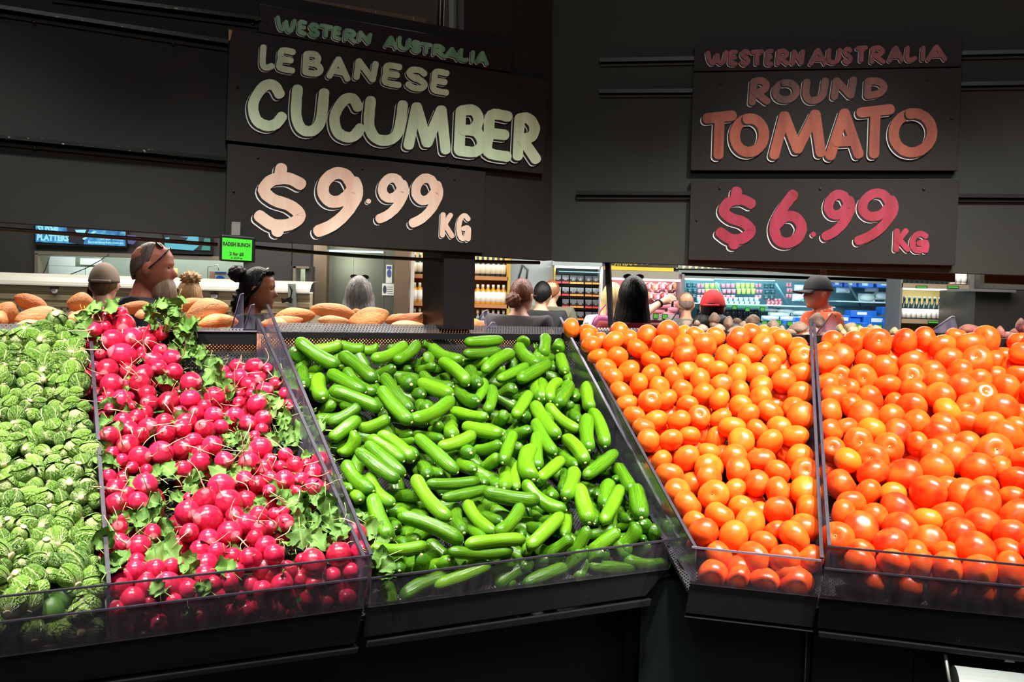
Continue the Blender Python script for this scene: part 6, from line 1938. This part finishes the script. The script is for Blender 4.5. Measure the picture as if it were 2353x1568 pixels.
wineR = bottle_me('bottle', hu*.8, .036, GL_W, GL_W, plain('maroon_foil', (.25, .03, .06), .3), LBLW, .3, .7)
for k in range(9):
    put_bottle(wineR, Vector((X(2082+k*11.7, 653, YV), YV+.05, ZZ(2150, 653, YV))), f'small dark bottle at the top shelf edge, {ORD[k]} along', 'bottle', 'small bottles on the top shelf')
for k, x in enumerate((2118, 2190)): gtag(x, 660, YV-.01, 24, 4, f'green shelf strip above the wine light, {ORD[k]} one')
gtag(2146, 741, YV-.01, 24, 4, 'green shelf strip under the wine bottles')
o = B('cold_cabinet', 2236, 670, 2560, 900, 9.5, .8, plain('dark_grey_steel', (.055, .052, .045), .4, .5)); prop(o, 'big dark grey steel cabinet at the edge beside the wine shelf', 'cabinet')
o = B('cabinet_top', 2228, 665, 2335, 671, 9.4, .5, DULL_METAL); prop(o, 'grey steel ledge over the dark cabinet', 'ledge')
o = B('wall_grey', 2234, 560, 2600, 668, 10.8, .1, plain('dim_grey_wall', (.10, .10, .09), .6)); prop(o, kind='structure')
# brown and olive beams hanging behind the tomato wall
bm_ = thing('hanging_beam', 'brown wooden beam sloping behind the tomato wall above the cyan fridge', 'beam', 1700, 3.3)
SOF = plain('brown_beam', (.055, .022, .010), .6, var=.2); SOF2 = plain('olive_beam', (.075, .050, .014), .6, var=.2)
def beam(name, pts, mat, off, parent):
    MB().slab([onR(x, y, off) for x, y in pts], -nR, .05).build(name, mat, parent)
beam('board', [(1530, 606), (1882, 631), (1882, 580), (1530, 580)], SOF, -.20, bm_)
beam('board', [(1884, 631), (2195, 648), (2195, 580), (1884, 580)], SOF2, -.20, bm_)
bm2 = thing('hanging_beam', 'short olive beam behind the tomato wall at the frame edge', 'beam', 2320, 3.0)
beam('board', [(2262, 650), (2600, 664), (2600, 580), (2262, 580)], SOF2, -.20, bm2)
o = MB().slab([onR(1886, 632, -.1), onR(1900, 632, -.1), onR(1900, 612, -.1), onR(1886, 611, -.1)], -nR, .01).build('bracket', DULL_METAL); prop(o, 'grey bracket under the tomato wall above the black cap', 'bracket')
# ------------------------------------------------------------------ people
SKIN_L = plain('light_skin', (.62, .33, .22), .5, var=.08); SKIN_R = plain('ruddy_skin', (.62, .20, .12), .5, var=.15); SKIN_D = plain('brown_skin', (.33, .105, .05), .45, var=.12)
SKIN_M = plain('tan_skin', (.45, .20, .11), .5, var=.1)


def hair_mat(name, a, b):
    m = N(name); nz = m.ramp(m.noise(16, 5, stretch=(3, 3, .5), rough=.7), [(.35, 0.), (.65, 1.)])
    m.base(m.mix(nz, a, b)); m.set(Roughness=.4, Specular_IOR_Level=.4); m.bump(m.noise(30, 4, stretch=(3, 3, .4)), .6, .01); return m.m


def eval_mesh(o):
    dg = bpy.context.evaluated_depsgraph_get()
    me = bpy.data.meshes.new_from_object(o.evaluated_get(dg))
    old = o.data
    bpy.data.objects.remove(o); bpy.data.meshes.remove(old)
    return me


def skinned(joints, edges, sub=2, root=0):
    me = bpy.data.meshes.new('body'); me.from_pydata([j[0] for j in joints], edges, [])
    o = bpy.data.objects.new('body', me); COL.objects.link(o)
    o.modifiers.new('skin', 'SKIN')
    if not me.skin_vertices:
        import bmesh as _b
        bm = _b.new(); bm.from_mesh(me); bm.verts.layers.skin.verify(); bm.to_mesh(me); bm.free()
    sv = me.skin_vertices[0].data
    for i, j in enumerate(joints):
        r = j[1] if isinstance(j[1], tuple) else (j[1], j[1])
        sv[i].radius = r; sv[i].use_root = (i == root)
    s = o.modifiers.new('sub', 'SUBSURF'); s.levels = sub; s.render_levels = sub
    return eval_mesh(o)


HW, HD, HH = .076, .097, .118


_zs = [-1, -.93, -.85, -.68, -.6, -.5, -.42, -.3, -.1, .02, .15, .5, .75, .92, 1]
_wx = [.30, .42, .55, .72, .78, .84, .88, .93, .98, 1.0, 1.0, .90, .70, .42, .2]
_fr = [.70, .80, .86, .86, .88, .90, .90, .91, .92, .91, .97, .93, .74, .44, .2]
_bk = [.20, .26, .32, .48, .55, .62, .68, .80, .92, .97, 1.0, .95, .75, .44, .2]


def head_pts(c, s, k=1.0, female=False):
    def fn(u, v):
        th = v*math.pi; a = u*2*math.pi
        z = math.cos(th); f = min(1, math.sin(th)*3.2)
        sa, ca = math.sin(a), math.cos(a)
        X_ = HW*float(np.interp(z, _zs, _wx))*sa*f
        if ca >= 0:
            Y_ = HD*float(np.interp(z, _zs, _fr))*ca**.85*f
            g = lambda w: math.exp(-(sa/w)**2)
            Y_ += HD*.30*float(np.interp(z, [-.42, -.34, -.26, -.1, .06], [0, .85, 1, .5, .05]))*g(.17)
            Y_ += HD*.055*(math.exp(-((z+.49)/.045)**2)+math.exp(-((z+.60)/.045)**2))*g(.34)
            Y_ -= HD*.075*(math.exp(-((abs(sa)-.38)/.17)**2-((z-.03)/.09)**2))
            Y_ += HD*.03*math.exp(-((z-.17)/.06)**2)*g(.6)+HD*.05*math.exp(-((z+.86)/.08)**2)*g(.35)
        else:
            Y_ = -HD*float(np.interp(z, _zs, _bk))*(-ca)**.9*f
        return Vector((c[0]+X_*s*k, c[1]+Y_*s*k, c[2]+z*HH*s*k))
    return fn


def person(label, xpx, crown, Y, yaw, skin, hairf, top, top_kind='tee', pants=(.03, .03, .04), build=1.0, pose=None, lean=0.0, voxel=.0085, headk=1.0):
    cz = at(xpx, crown, Y).z
    s = cz/1.75
    p = at(xpx, crown, Y)
    root = empty('person', (p.x, Y, 0), label, 'person')
    J = []; E_ = []
    def j(x, y, z, r, par=None):
        J.append((Vector((x*s, y*s, z*s)), r*s)); i = len(J)-1
        if par is not None: E_.append((par, i))
        return i
    b = build
    pel = j(0, 0, .98, .125*b); sp = j(0, -.01, 1.14, .115*b, pel); ch = j(0, -.01, 1.335, .125*b, sp); nb = j(0, -.015, 1.475, .068*b, ch); nk = j(0, -.012, 1.53, .050, nb); hd = j(0, -.006, 1.60, .046, nk)
    arms = {}
    for sd in (-1, 1):
        sh = j(sd*.170*b, -.012, 1.435, .060*b, nb if False else ch)
        if pose and sd in pose:
            el, wr, hn = pose[sd]
        else:
            el, wr, hn = (sd*.245*b, -.02, 1.12), (sd*.255*b, .04, .88), (sd*.255*b, .06, .80)
        e = j(*el, .040, sh); w = j(*wr, .028, e); h = j(*hn, .030, w)
        hv_ = (Vector(hn)-Vector(wr)).normalized(); side = hv_.cross(Vector((0, 1, 0) if abs(hv_.y) < .8 else (0, 0, 1))).normalized()
        for f in range(4):
            o_ = side*(f-1.5)*.019
            L_ = (.075, .088, .082, .065)[f]
            q0 = Vector(hn)+o_+hv_*.03; q1 = q0+hv_*L_*.5+Vector((0, 0, -.004)); q2 = q1+hv_*L_*.45+Vector((0, .004, -.016))
            k0 = j(*q0, .010, h); k1 = j(*q1, .0088, k0); j(*q2, .0075, k1)
        t0 = Vector(hn)-side*.034+hv_*-.005; t1 = t0-side*.012+hv_*.035
        k0 = j(*t0, .011, h); j(*t1, .009, k0)
        arms[sd] = (sh, e, w)
    for sd in (-1, 1):
        hp_ = j(sd*.09*b, 0, .92, .095*b, pel); kn = j(sd*.10, .01, .50, .060, hp_); an = j(sd*.10, -.01, .09, .040, kn); j(sd*.10, .13, .04, .035, an)
    me = skinned(J, E_)
    hc = (0, .026*s, cz-HH*s*1.02*headk)
    vs, fs, _ = grid_mesh(head_pts(hc, s, headk), 48, 48)
    vb = [v.co.copy() for v in me.vertices]; fb = [tuple(f.vertices) for f in me.polygons]
    off = len(vb); vb += vs; fb += [tuple(i+off for i in f) for f in fs]
    for sd in (-1, 1):     # ears
        ev, ef, _ = grid_mesh(lambda u, v: Vector((hc[0]+sd*(HW*.99*s*headk+.015*s*math.sin(v*math.pi)*math.cos(u*6.283)), hc[1]-.008*s+.021*s*math.sin(v*math.pi)*math.sin(u*6.283)-.010*s*math.cos(v*math.pi)*-.5, hc[2]-.008*s+.034*s*math.cos(v*math.pi))), 10, 8)
        off = len(vb); vb += ev; fb += [tuple(i+off for i in f) for f in ef]
    m2 = bpy.data.meshes.new('body'); m2.from_pydata(vb, [], fb)
    o = bpy.data.objects.new('body', m2); COL.objects.link(o)
    rm = o.modifiers.new('r', 'REMESH'); rm.mode = 'VOXEL'; rm.voxel_size = voxel; rm.use_smooth_shade = True
    sm = o.modifiers.new('s', 'SMOOTH'); sm.iterations = 1; sm.factor = .4
    bm_ = eval_mesh(o); bm_.name = 'body'; bm_.materials.clear(); bm_.materials.append(skin)
    bpy.data.meshes.remove(me)
    body = bpy.data.objects.new('body', bm_); COL.objects.link(body); body.parent = root
    def cloth(name, idx, extra, mat, cut=None, add=()):
        mp = {i: n for n, i in enumerate(idx)}
        jj = [(J[i][0], J[i][1]+extra*s) for i in idx]; ee = [(mp[a], mp[c]) for a, c in E_ if a in mp and c in mp]
        for (base, t, r) in add:                  # partial limb: from joint base towards joint t
            q = J[base[0]][0].lerp(J[base[1]][0], t); jj.append((q, r*s)); ee.append((mp[base[0]], len(jj)-1))
        mm = skinned(jj, ee, 2, 0); mm.materials.clear(); mm.materials.append(mat)
        for f in mm.polygons: f.use_smooth = True
        c = bpy.data.objects.new(name, mm); COL.objects.link(c); c.parent = root
        return c
    nlegs = len(J)-8
    legs = [pel]+[nlegs+k for k in (0, 1, 2, 4, 5, 6)]
    PM = plain('trousers', pants, .8, var=.2)
    cloth('trousers', legs, .012, PM)
    L_, R_ = arms[-1], arms[1]
    if top_kind == 'tee':
        cloth('shirt', [pel, sp, ch, nb, L_[0], R_[0]], .013, top, add=[((L_[0], L_[1]), .62, .062), ((R_[0], R_[1]), .62, .062)])
    elif top_kind == 'tank':
        cloth('top', [pel, sp, ch, nb, L_[0], R_[0]], .016, top, add=[((L_[0], L_[1]), .22, .064), ((R_[0], R_[1]), .22, .064)])
    else:       # strappy top: low body and two straps
        cloth('top', [pel, sp], .014, top, add=[((sp, ch), .55, .135)])
        for sd in (-1, 1):
            MB().tube([Vector((sd*.085, -.135, 1.24))*s, Vector((sd*.10, -.112, 1.42))*s, Vector((sd*.105, -.02, 1.500))*s, Vector((sd*.095, .085, 1.44))*s, Vector((sd*.08, .125, 1.27))*s], .006*s, 6).build('strap', top).parent = root
    # shoes
    SH = plain('dark_shoe', (.02, .02, .02), .5)
    for sd in (-1, 1):
        sh_ = MB(); v_, f_ = ball(12, 8, 1)
        sh_.add([Vector((sd*.10*s+q.x*.048*s, .045*s+q.y*.135*s, max(.0, .045*s+q.z*.050*s))) for q in v_], f_, 0, True).build('shoe', SH).parent = root
    # eyes, slightly proud of the sockets
    EYE_M = plain('eye', (.05, .03, .02), .2)
    for sd in (-1, 1):
        v_, f_ = ball(10, 6, 1)
        cx = Vector((hc[0]+sd*.028*s*headk, hc[1]+(HD*.78)*s*headk, hc[2]+.004*s))
        MB().add([cx+q*.0075*s for q in v_], f_, 0, True).build('eye', EYE_M).parent = root
    info = dict(s=s, hc=Vector(hc), k=headk, root=root, J=J)
    if hairf: hairf(info)
    root.rotation_euler = (0, 0, math.radians(yaw))
    return root, info


def child(mb, name, mats, info):
    o = mb.build(name, mats); o.parent = info['root']; return o


def hairshell(info, mat, back=118, side=100, front=48, drop=0.0, flare=.02, thick=1.08, wave=.004, nst=15, name='hair', narrow=0.0, az0=62, droptop=0):
    s, hc, k = info['s'], info['hc'], info['k']
    nu, nv1, nv2 = 48, 12, 12 if drop else 0
    mb = MB(); r = random.Random(int(hc.z*1e4) % 999)
    vs = []
    ph = [r.uniform(0, 6.28) for _ in range(4)]
    for jv in range(nv1+nv2+1):
        for i in range(nu):
            a = 2*math.pi*i/nu                        # 0 = face direction
            da = abs((a+math.pi) % (2*math.pi)-math.pi)   # 0 front .. pi back
            d = math.degrees(da)
            tm = front+(side-front)*min(1, max(0, (d-66)/28))+(back-side)*min(1, max(0, (d-100)/60))
            t = min(jv/nv1, 1); th = math.radians(tm)*t
            st = 1+wave*12*math.sin(a*nst+ph[0]+jv*.25)*.1*t+wave*6*math.sin(a*nst*2.3+ph[1])*.1*t
            f = thick*st
            x, y, z = math.sin(th)*math.sin(a), math.sin(th)*math.cos(a), math.cos(th)
            p = Vector((x*HW*1.02, y*HD*1.0, z*HH*1.0))*s*k*f
            if jv > nv1:
                q = (jv-nv1)/nv2
                g = min(1, max(0, (d-az0)/25))
                L = drop*s*g*(1-.10*abs(math.sin(a*3+ph[2])))
                out = 1+(flare*math.sin(min(1, q*1.3)*math.pi*.5)/.08)-narrow*q
                p = Vector((p.x*out+.006*s*math.sin(a*nst+q*4)*q, p.y*out*(1.0 if y > 0 else 1.0), p.z-L*q))
            vs.append(hc+p)
    fs = []
    for jv in range(nv1+nv2):
        for i in range(nu):
            fs.append((jv*nu+i, (jv+1)*nu+i, (jv+1)*nu+(i+1) % nu, jv*nu+(i+1) % nu))
    mb.add(vs, fs, 0, True)
    o = child(mb, name, mat, info)
    sd = o.modifiers.new('thick', 'SOLIDIFY'); sd.thickness = .010*s; sd.offset = 1
    return o


def clump(info, mat, pos, rx, ry, rz, name='hair_bun', rough=.12, n=6, seed=1):
    s, hc = info['s'], info['hc']; r = random.Random(seed)
    ph = [r.uniform(0, 6.28) for _ in range(6)]
    c = hc+Vector(pos)*s
    def fn(u, v):
        th = v*math.pi; a = u*2*math.pi
        d = Vector((math.sin(th)*math.cos(a), math.sin(th)*math.sin(a), math.cos(th)))
        f = 1+rough*(math.sin(n*a+ph[0]+4*th)*math.sin(n*th+ph[1])+.5*math.sin(2.3*n*a+ph[2]-3*th)*math.sin(2*n*th))
        return c+Vector((d.x*rx, d.y*ry, d.z*rz))*s*f
    vs, fs, _ = grid_mesh(fn, 28, 20)
    return child(MB().add(vs, fs, 0, True), name, mat, info)


def cap(info, mat, brim_mat=None, opening=None, back=False, low=.12):
    s, hc, k = info['s'], info['hc'], info['k']
    def fn(u, v):
        th = math.radians(86)*v; a = u*2*math.pi
        x, y, z = math.sin(th)*math.sin(a), math.sin(th)*math.cos(a), math.cos(th)
        if back and y < 0: pass
        return hc+Vector((x*HW*1.13, y*HD*1.10, z*HH*1.06+low*.02))*s*k
    vs, fs, _ = grid_mesh(fn, 40, 14)
    o = child(MB().add(vs, fs, 0, True), 'cap_crown', mat, info); sd = o.modifiers.new('t', 'SOLIDIFY'); sd.thickness = .004*s; sd.offset = -1
    # peak
    vs = []; fs = []
    for i in range(15):
        a = math.radians(-52+104*i/14)
        for jj in range(6):
            q = jj/5; ex = .075*q*math.cos(a*1.35)
            vs.append(hc+Vector((math.sin(a)*(HW*1.13+ex*.3), math.cos(a)*(HD*1.09+ex)+ex*.2, HH*.10-.012*q-.028*abs(math.sin(a))**2*q-.0*q))*s*k)
    for i in range(14):
        for jj in range(5): fs.append((i*6+jj, i*6+jj+1, (i+1)*6+jj+1, (i+1)*6+jj))
    o = child(MB().add(vs, fs, 0, True), 'cap_peak', brim_mat or mat, info); sd = o.modifiers.new('t', 'SOLIDIFY'); sd.thickness = .005*s
    child(MB().lathe([(.006*s, HH*1.05*s), (.007*s, HH*1.08*s), (.002*s, HH*1.10*s)], hc, 10), 'cap_button', mat, info)
    if opening:
        def f2(u, v):
            a = math.radians(180+(u-.5)*66); zz = .20+.34*v*(1-(2*u-1)**2)
            r = 1.16
            return hc+Vector((math.sin(a)*HW*r*(1-zz**2)**.5*1.0, math.cos(a)*HD*r*(1-zz**2)**.5*.985, zz*HH*1.06))*s*k
        vs, fs, _ = grid_mesh(f2, 16, 6, False)
        child(MB().add(vs, fs, 0, True), 'cap_opening', opening, info)
        pts = [hc+Vector((math.sin(math.radians(180+t))*HW*1.16, math.cos(math.radians(180+t))*HD*1.14, HH*.14))*s*k for t in range(-36, 37, 8)]
        child(MB().tube(pts, .009*s, 6), 'cap_strap', mat, info)


def shades(info, tilt=.75, ylo=.35):
    s, hc, k = info['s'], info['hc'], info['k']
    m = bpy.data.materials.get('dark_plastic') or plain('dark_plastic', (.012, .012, .014), .12)
    r = 1.12; mb = MB()
    pts = []
    for i in range(17):
        a = math.radians(-95+190*i/16)
        zz = tilt*math.cos(a)*.9+(-.05)*(1-math.cos(a)); q = (1-min(.97, zz)**2)**.5
        pts.append(hc+Vector((math.sin(a)*HW*r*max(.3, q if abs(math.sin(a)) < .7 else 1), math.cos(a)*HD*r*q, zz*HH*r))*s*k)
    mb.tube(pts, .0035*s, 6)
    for sd in (-1, 1):
        c = hc+Vector((sd*.034, ylo*HD*1.25, tilt*HH*1.13))*s*k
        vs, fs = ball(14, 8, 1)
        mb.add([c+Vector((v.x*.027, v.y*.019, v.z*.008+v.y*-.014))*s for v in vs], fs, 0, True)
    return child(mb, 'sunglasses', m, info)


def flat_cloth(name, col, **k): return plain(name, col, .8, var=.15, **k)


BROWN_H = hair_mat('brown_hair', (.055, .025, .010), (.14, .07, .03)); BLACK_H = hair_mat('black_hair', (.003, .003, .004), (.008, .007, .007)); bpy.data.materials['black_hair'].node_tree.nodes['Principled BSDF'].inputs['Specular IOR Level'].default_value = .2; AUB_H = hair_mat('auburn_hair', (.07, .018, .008), (.20, .06, .025))
GREY_H = hair_mat('silver_hair', (.09, .085, .08), (.34, .32, .30)); BLOND_H = hair_mat('blond_hair', (.50, .34, .12), (.80, .62, .30)); GING_H = hair_mat('ginger_hair', (.18, .06, .022), (.34, .13, .05))
GREYS_H = hair_mat('grey_stubble', (.10, .07, .06), (.20, .14, .12)); BEARD_H = hair_mat('grey_beard', (.34, .20, .12), (.50, .36, .26)); HONEY_H = hair_mat('honey_hair', (.22, .11, .04), (.48, .28, .12))

# 1 beige cap, bare shoulders
def h1(i):
    hairshell(i, BROWN_H, back=122, side=96, front=50, thick=1.05)
    cap(i, flat_cloth('taupe_cap', (.22, .16, .115)), opening=BROWN_H)
    child(MB().tube([i['hc']+Vector((-.085, .02, .0))*i['s'], i['hc']+Vector((-.088, .03, -.05))*i['s'], i['hc']+Vector((-.075, .02, -.085))*i['s']], [.010, .016, .008], 8), 'dark_peak_edge', BLACK_H, i)
person('person in a taupe cap with bare shoulders, seen from behind before the hatch', 238, 607, 5.7, 12, SKIN_L, h1, flat_cloth('maroon_top', (.10, .02, .02)), 'straps')
# 2 bald bearded man in profile
def h2(i):
    hairshell(i, GREYS_H, back=118, side=84, front=24, thick=1.03, wave=.002)
    s, hc = i['s'], i['hc']
    def fn(u, v):
        th = v*math.pi; a = u*2*math.pi
        d = Vector((math.sin(th)*math.sin(a), math.sin(th)*math.cos(a), math.cos(th)))
        z = d.z*.100-.125; taper = 1-.35*max(0, -d.z)
        return hc+Vector((d.x*.068*taper, d.y*.058*(1+.07*math.sin(9*a))*taper+.052+.012*(d.z < 0)*-d.z, z-.008*math.sin(8*a+th*2)*max(0, -d.z)))*s
    vs, fs, _ = grid_mesh(fn, 30, 20)
    child(MB().add(vs, fs, 0, True), 'beard', BEARD_H, i)
    shades(i, .80, .30)
person('tall bearded bald man in a navy tee, sunglasses on his head, in profile', 338, 556, 4.6, -82, SKIN_R, h2, flat_cloth('navy_tee', (.012, .018, .030)), 'tee', build=1.12, voxel=.006)
# 3 person with curly topknot
def h3(i):
    hairshell(i, HONEY_H, back=128, side=104, front=52, thick=1.08, wave=.008)
    clump(i, HONEY_H, (0, -.03, .125), .062, .055, .040, 'topknot', .30, 7, 3)
    s, hc = i['s'], i['hc']
    child(MB().tube([hc+Vector((-.083, -.02, .035))*s, hc+Vector((-.06, .075, .045))*s, hc+Vector((0, .10, .05))*s], .014*s, 6), 'headband', BLACK_H, i)
person('person with a curly honey topknot turned towards the sushi case', 438, 641, 6.2, 32, SKIN_L, h3, flat_cloth('dark_top', (.012, .012, .014)), 'strap')
# 4 woman with black bun in profile
def h4(i):
    hairshell(i, BLACK_H, back=132, side=98, front=44, thick=1.10, wave=.006, drop=.05, az0=100)
    clump(i, BLACK_H, (0, -.115, .085), .050, .052, .046, 'hair_bun', .10, 5, 2)
    clump(i, BLACK_H, (0, -.085, -.085), .055, .055, .075, 'loose_curls', .25, 6, 5)
    s, hc = i['s'], i['hc']
    child(MB().tube([hc+Vector((-.05, .045, .105))*s, hc+Vector((0, .055, .122))*s, hc+Vector((.05, .045, .105))*s], .005*s, 6), 'hair_clip', plain('hair_clip', (.5, .45, .4), .2), i)
    v_, f_ = ball(8, 6, 1)
    child(MB().add([hc+Vector((.079, -.004, -.045))*s+v*.004*s for v in v_], f_, 0, True), 'earring', plain('earring', (.7, .6, .4), .2, 1.0), i)
    child(MB().tube([hc+Vector((.06*math.cos(a), -.015+.062*math.sin(a), -.175))*s for a in np.linspace(0, 6.3, 20)], .006*s, 6), 'collar_trim', plain('grey_trim', (.35, .35, .35), .6), i)
person('woman with a high black hair bun and dark top in profile', 583, 616, 5.35, -84, SKIN_D, h4, flat_cloth('black_tee', (.010, .009, .010)), 'tee', voxel=.006)
# 5 grey-haired person from behind
def h5(i):
    hairshell(i, GREY_H, back=118, side=100, front=50, thick=1.12, drop=.16, flare=.022, wave=.010, az0=55)
    shades(i, .92, .15)
person('grey-haired person with sunglasses on top, back turned before the steel door', 824, 637, 5.9, 0, SKIN_L, h5, flat_cloth('pale_grey_top', (.35, .35, .36)), 'tee')
# 6 auburn bun, sleeveless top
def h6(i):
    hairshell(i, AUB_H, back=120, side=100, front=48, thick=1.08, wave=.006)
    clump(i, AUB_H, (-.005, -.115, -.03), .052, .045, .050, 'hair_bun', .15, 5, 4)
    s, hc = i['s'], i['hc']
    child(MB().tube([hc+Vector((.080, -.0, .005))*s, hc+Vector((.080, .08, .008))*s, hc+Vector((.05, .108, .005))*s], .0035*s, 5), 'glasses', plain('black_frame', (.01, .01, .01), .2), i)
person('person with a low auburn bun in a sleeveless charcoal top', 1196, 641, 6.6, -28, SKIN_L, h6, flat_cloth('charcoal_top', (.050, .042, .050)), 'tank', build=1.22)
# 7, 8 two men before the snack fridge
def h7(i): hairshell(i, BLACK_H, back=118, side=88, front=50, thick=1.14, wave=.014)
def h8(i): hairshell(i, GING_H, back=112, side=84, front=46, thick=1.04, wave=.003)
person('ginger short-haired man in an olive tee before the snack fridge', 1268, 643, 9.6, -8, SKIN_L, h8, flat_cloth('olive_tee', (.13, .125, .085)), 'tee', build=1.1)
person('man with dark curly hair in a black tee beside the auburn bun', 1246, 649, 8.9, -12, SKIN_L, h7, flat_cloth('black_tee_2', (.010, .012, .016)), 'tee', build=1.15)
# 9 blonde, pointing
def loc9(px, py, Yw, base, s, yaw):
    w = at(px, py, Yw)-Vector((base[0], base[1], 0))
    return tuple((Matrix.Rotation(-math.radians(yaw), 3, 'Z') @ w)/s)
_Y9, _yaw9 = 7.4, -12
_p9 = at(1408, 651, _Y9); _s9 = _p9.z/1.75
pose9 = {1: (loc9(1488, 716, 7.5, _p9, _s9, _yaw9), loc9(1514, 698, 7.6, _p9, _s9, _yaw9), loc9(1532, 689, 7.65, _p9, _s9, _yaw9))}
def h9(i):
    hairshell(i, BLOND_H, back=118, side=100, front=50, thick=1.10, drop=.26, flare=.012, wave=.008, az0=50)
    s = i['s']; w = i['J']
    a, b = Vector(pose9[1][1])*s, Vector(pose9[1][0])*s
    d = (a-b).normalized(); c = a+d*-.005
    child(MB().tube([c, c+d*.014], .036*s, 12), 'wristband', BLACK_H, i)
r9, i9 = person('blonde woman in a white sleeveless top pointing at the meat', 1408, 651, _Y9, _yaw9, SKIN_L, h9, flat_cloth('white_top', (.62, .62, .60)), 'tank', pose=pose9, voxel=.0075)
bag = empty('handbag', (at(1384, 740, 7.2).x, 7.2, at(1384, 760, 7.2).z), 'magenta handbag hanging at the blonde woman\'s side', 'handbag')
def fb(u, v):
    th = v*math.pi; a = u*2*math.pi
    c = at(1384, 752, 7.2)
    return c+Vector((.085*math.copysign(abs(math.sin(th)*math.cos(a))**.8, math.cos(a)), .05*math.sin(th)*math.sin(a), .095*math.cos(th)))
vs, fs, _ = grid_mesh(fb, 24, 14); MB().add(vs, fs, 0, True).build('bag_body', plain('magenta_leather', (.24, .02, .13), .4), bag)
MB().tube([at(1373, 740, 7.2), at(1378, 716, 7.25), at(1392, 700, 7.3), at(1395, 718, 7.25), at(1396, 742, 7.2)], .008, 6).build('strap', bpy.data.materials['magenta_leather'], bag)
# 10 long black hair, red top
def h10(i):
    hairshell(i, BLACK_H, back=116, side=102, front=48, thick=1.13, drop=.36, flare=.026, wave=.006, az0=52)
    shades(i, .93, .2)
person('woman with very long straight black hair and a red top, back turned', 1457, 637, 5.5, -4, SKIN_M, h10, flat_cloth('red_top', (.35, .015, .02)), 'tee')
# 11 balding man
def h11(i): hairshell(i, GREYS_H, back=112, side=86, front=34, thick=1.02, wave=.002)
person('balding man with grey stubble in a grey-green tee before the cyan fridge', 1578, 671, 9.2, 0, SKIN_M, h11, flat_cloth('grey_green_tee', (.10, .11, .085)), 'tee', headk=1.0)
# 12 red cap, big curly hair
def h12(i):
    clump(i, BLACK_H, (0, -.035, -.135), .150, .105, .100, 'curly_hair', .10, 8, 7)
    hairshell(i, BLACK_H, back=125, side=105, front=50, thick=1.05)
    cap(i, flat_cloth('red_cap', (.52, .010, .014)), opening=BLACK_H)
    s, hc, k = i['s'], i['hc'], i['k']
    def fp(u, v):
        a = math.radians(196-(u)*34); zz = .60+.13*v
        return hc+Vector((math.sin(a)*HW*1.155*(1-zz**2)**.5, math.cos(a)*HD*1.155*(1-zz**2)**.5, zz*HH*1.08))*s
    vs, fs, _ = grid_mesh(fp, 8, 2, False)
    child(MB().add(vs, fs, 0, True), 'cap_patch', plain('blue_patch', (.02, .08, .42), .6), i)
person('person in a red cap over bushy black curls, back turned before the green tubs', 1638, 668, 7.3, -18, SKIN_M, h12, flat_cloth('dark_tee_3', (.02, .02, .022)), 'tee', headk=1.12)
# 13 man in black cap and orange shirt
def h13(i):
    cap(i, flat_cloth('black_cap', (.012, .012, .014)))
    s = i['s']
    def fc(u, v):
        a = u*2*math.pi
        return Vector((math.cos(a)*(.088-.022*v)*s, (-.01+math.sin(a)*(.085-.02*v))*s, (1.425+.085*v+.02*math.sin(a)*-1)*s))
    vs, fs, _ = grid_mesh(fc, 28, 4)
    m = N('orange_floral'); nz = m.ramp(m.noise(26, 3), [(.52, 0.), (.56, 1.)]); m.base(m.mix(nz, (.62, .055, .012), (.60, .42, .36))); m.set(Roughness=.8)
    o = child(MB().add(vs, fs, 0, True), 'collar', m.m, i); sd = o.modifiers.new('t', 'SOLIDIFY'); sd.thickness = .008
    for sd_ in (-1, 1):
        pass
ORS = N('orange_shirt'); _z = ORS.ramp(ORS.noise(14, 3), [(.6, 0.), (.64, 1.)]); ORS.base(ORS.mix(_z, (.52, .07, .015), (.55, .36, .28))); ORS.set(Roughness=.8)
r13, i13 = person('man in a black peaked cap and orange floral shirt facing the potatoes, apron over it', 1889, 634, 7.3, 100, SKIN_R, h13, ORS.m, 'tee', build=1.05, voxel=.0065)
s = i13['s']
mb = MB()
for (a, b, c, d) in [((-.14, .08, 1.42), (.02, .14, 1.42), (.06, .17, 1.10), (-.16, .13, 1.05))]:
    mb.add([Vector(v)*s for v in ((.05, -.12, 1.44), (.19, -.05, 1.42), (.22, .02, 1.15), (.21, .05, .95), (.05, -.19, .95), (.04, -.18, 1.2))], [(0, 1, 2, 3, 4, 5)], 0, True)
o = child(mb, 'apron_panel', plain('cream_apron', (.38, .32, .20), .8), i13); sd = o.modifiers.new('t', 'SOLIDIFY'); sd.thickness = .012
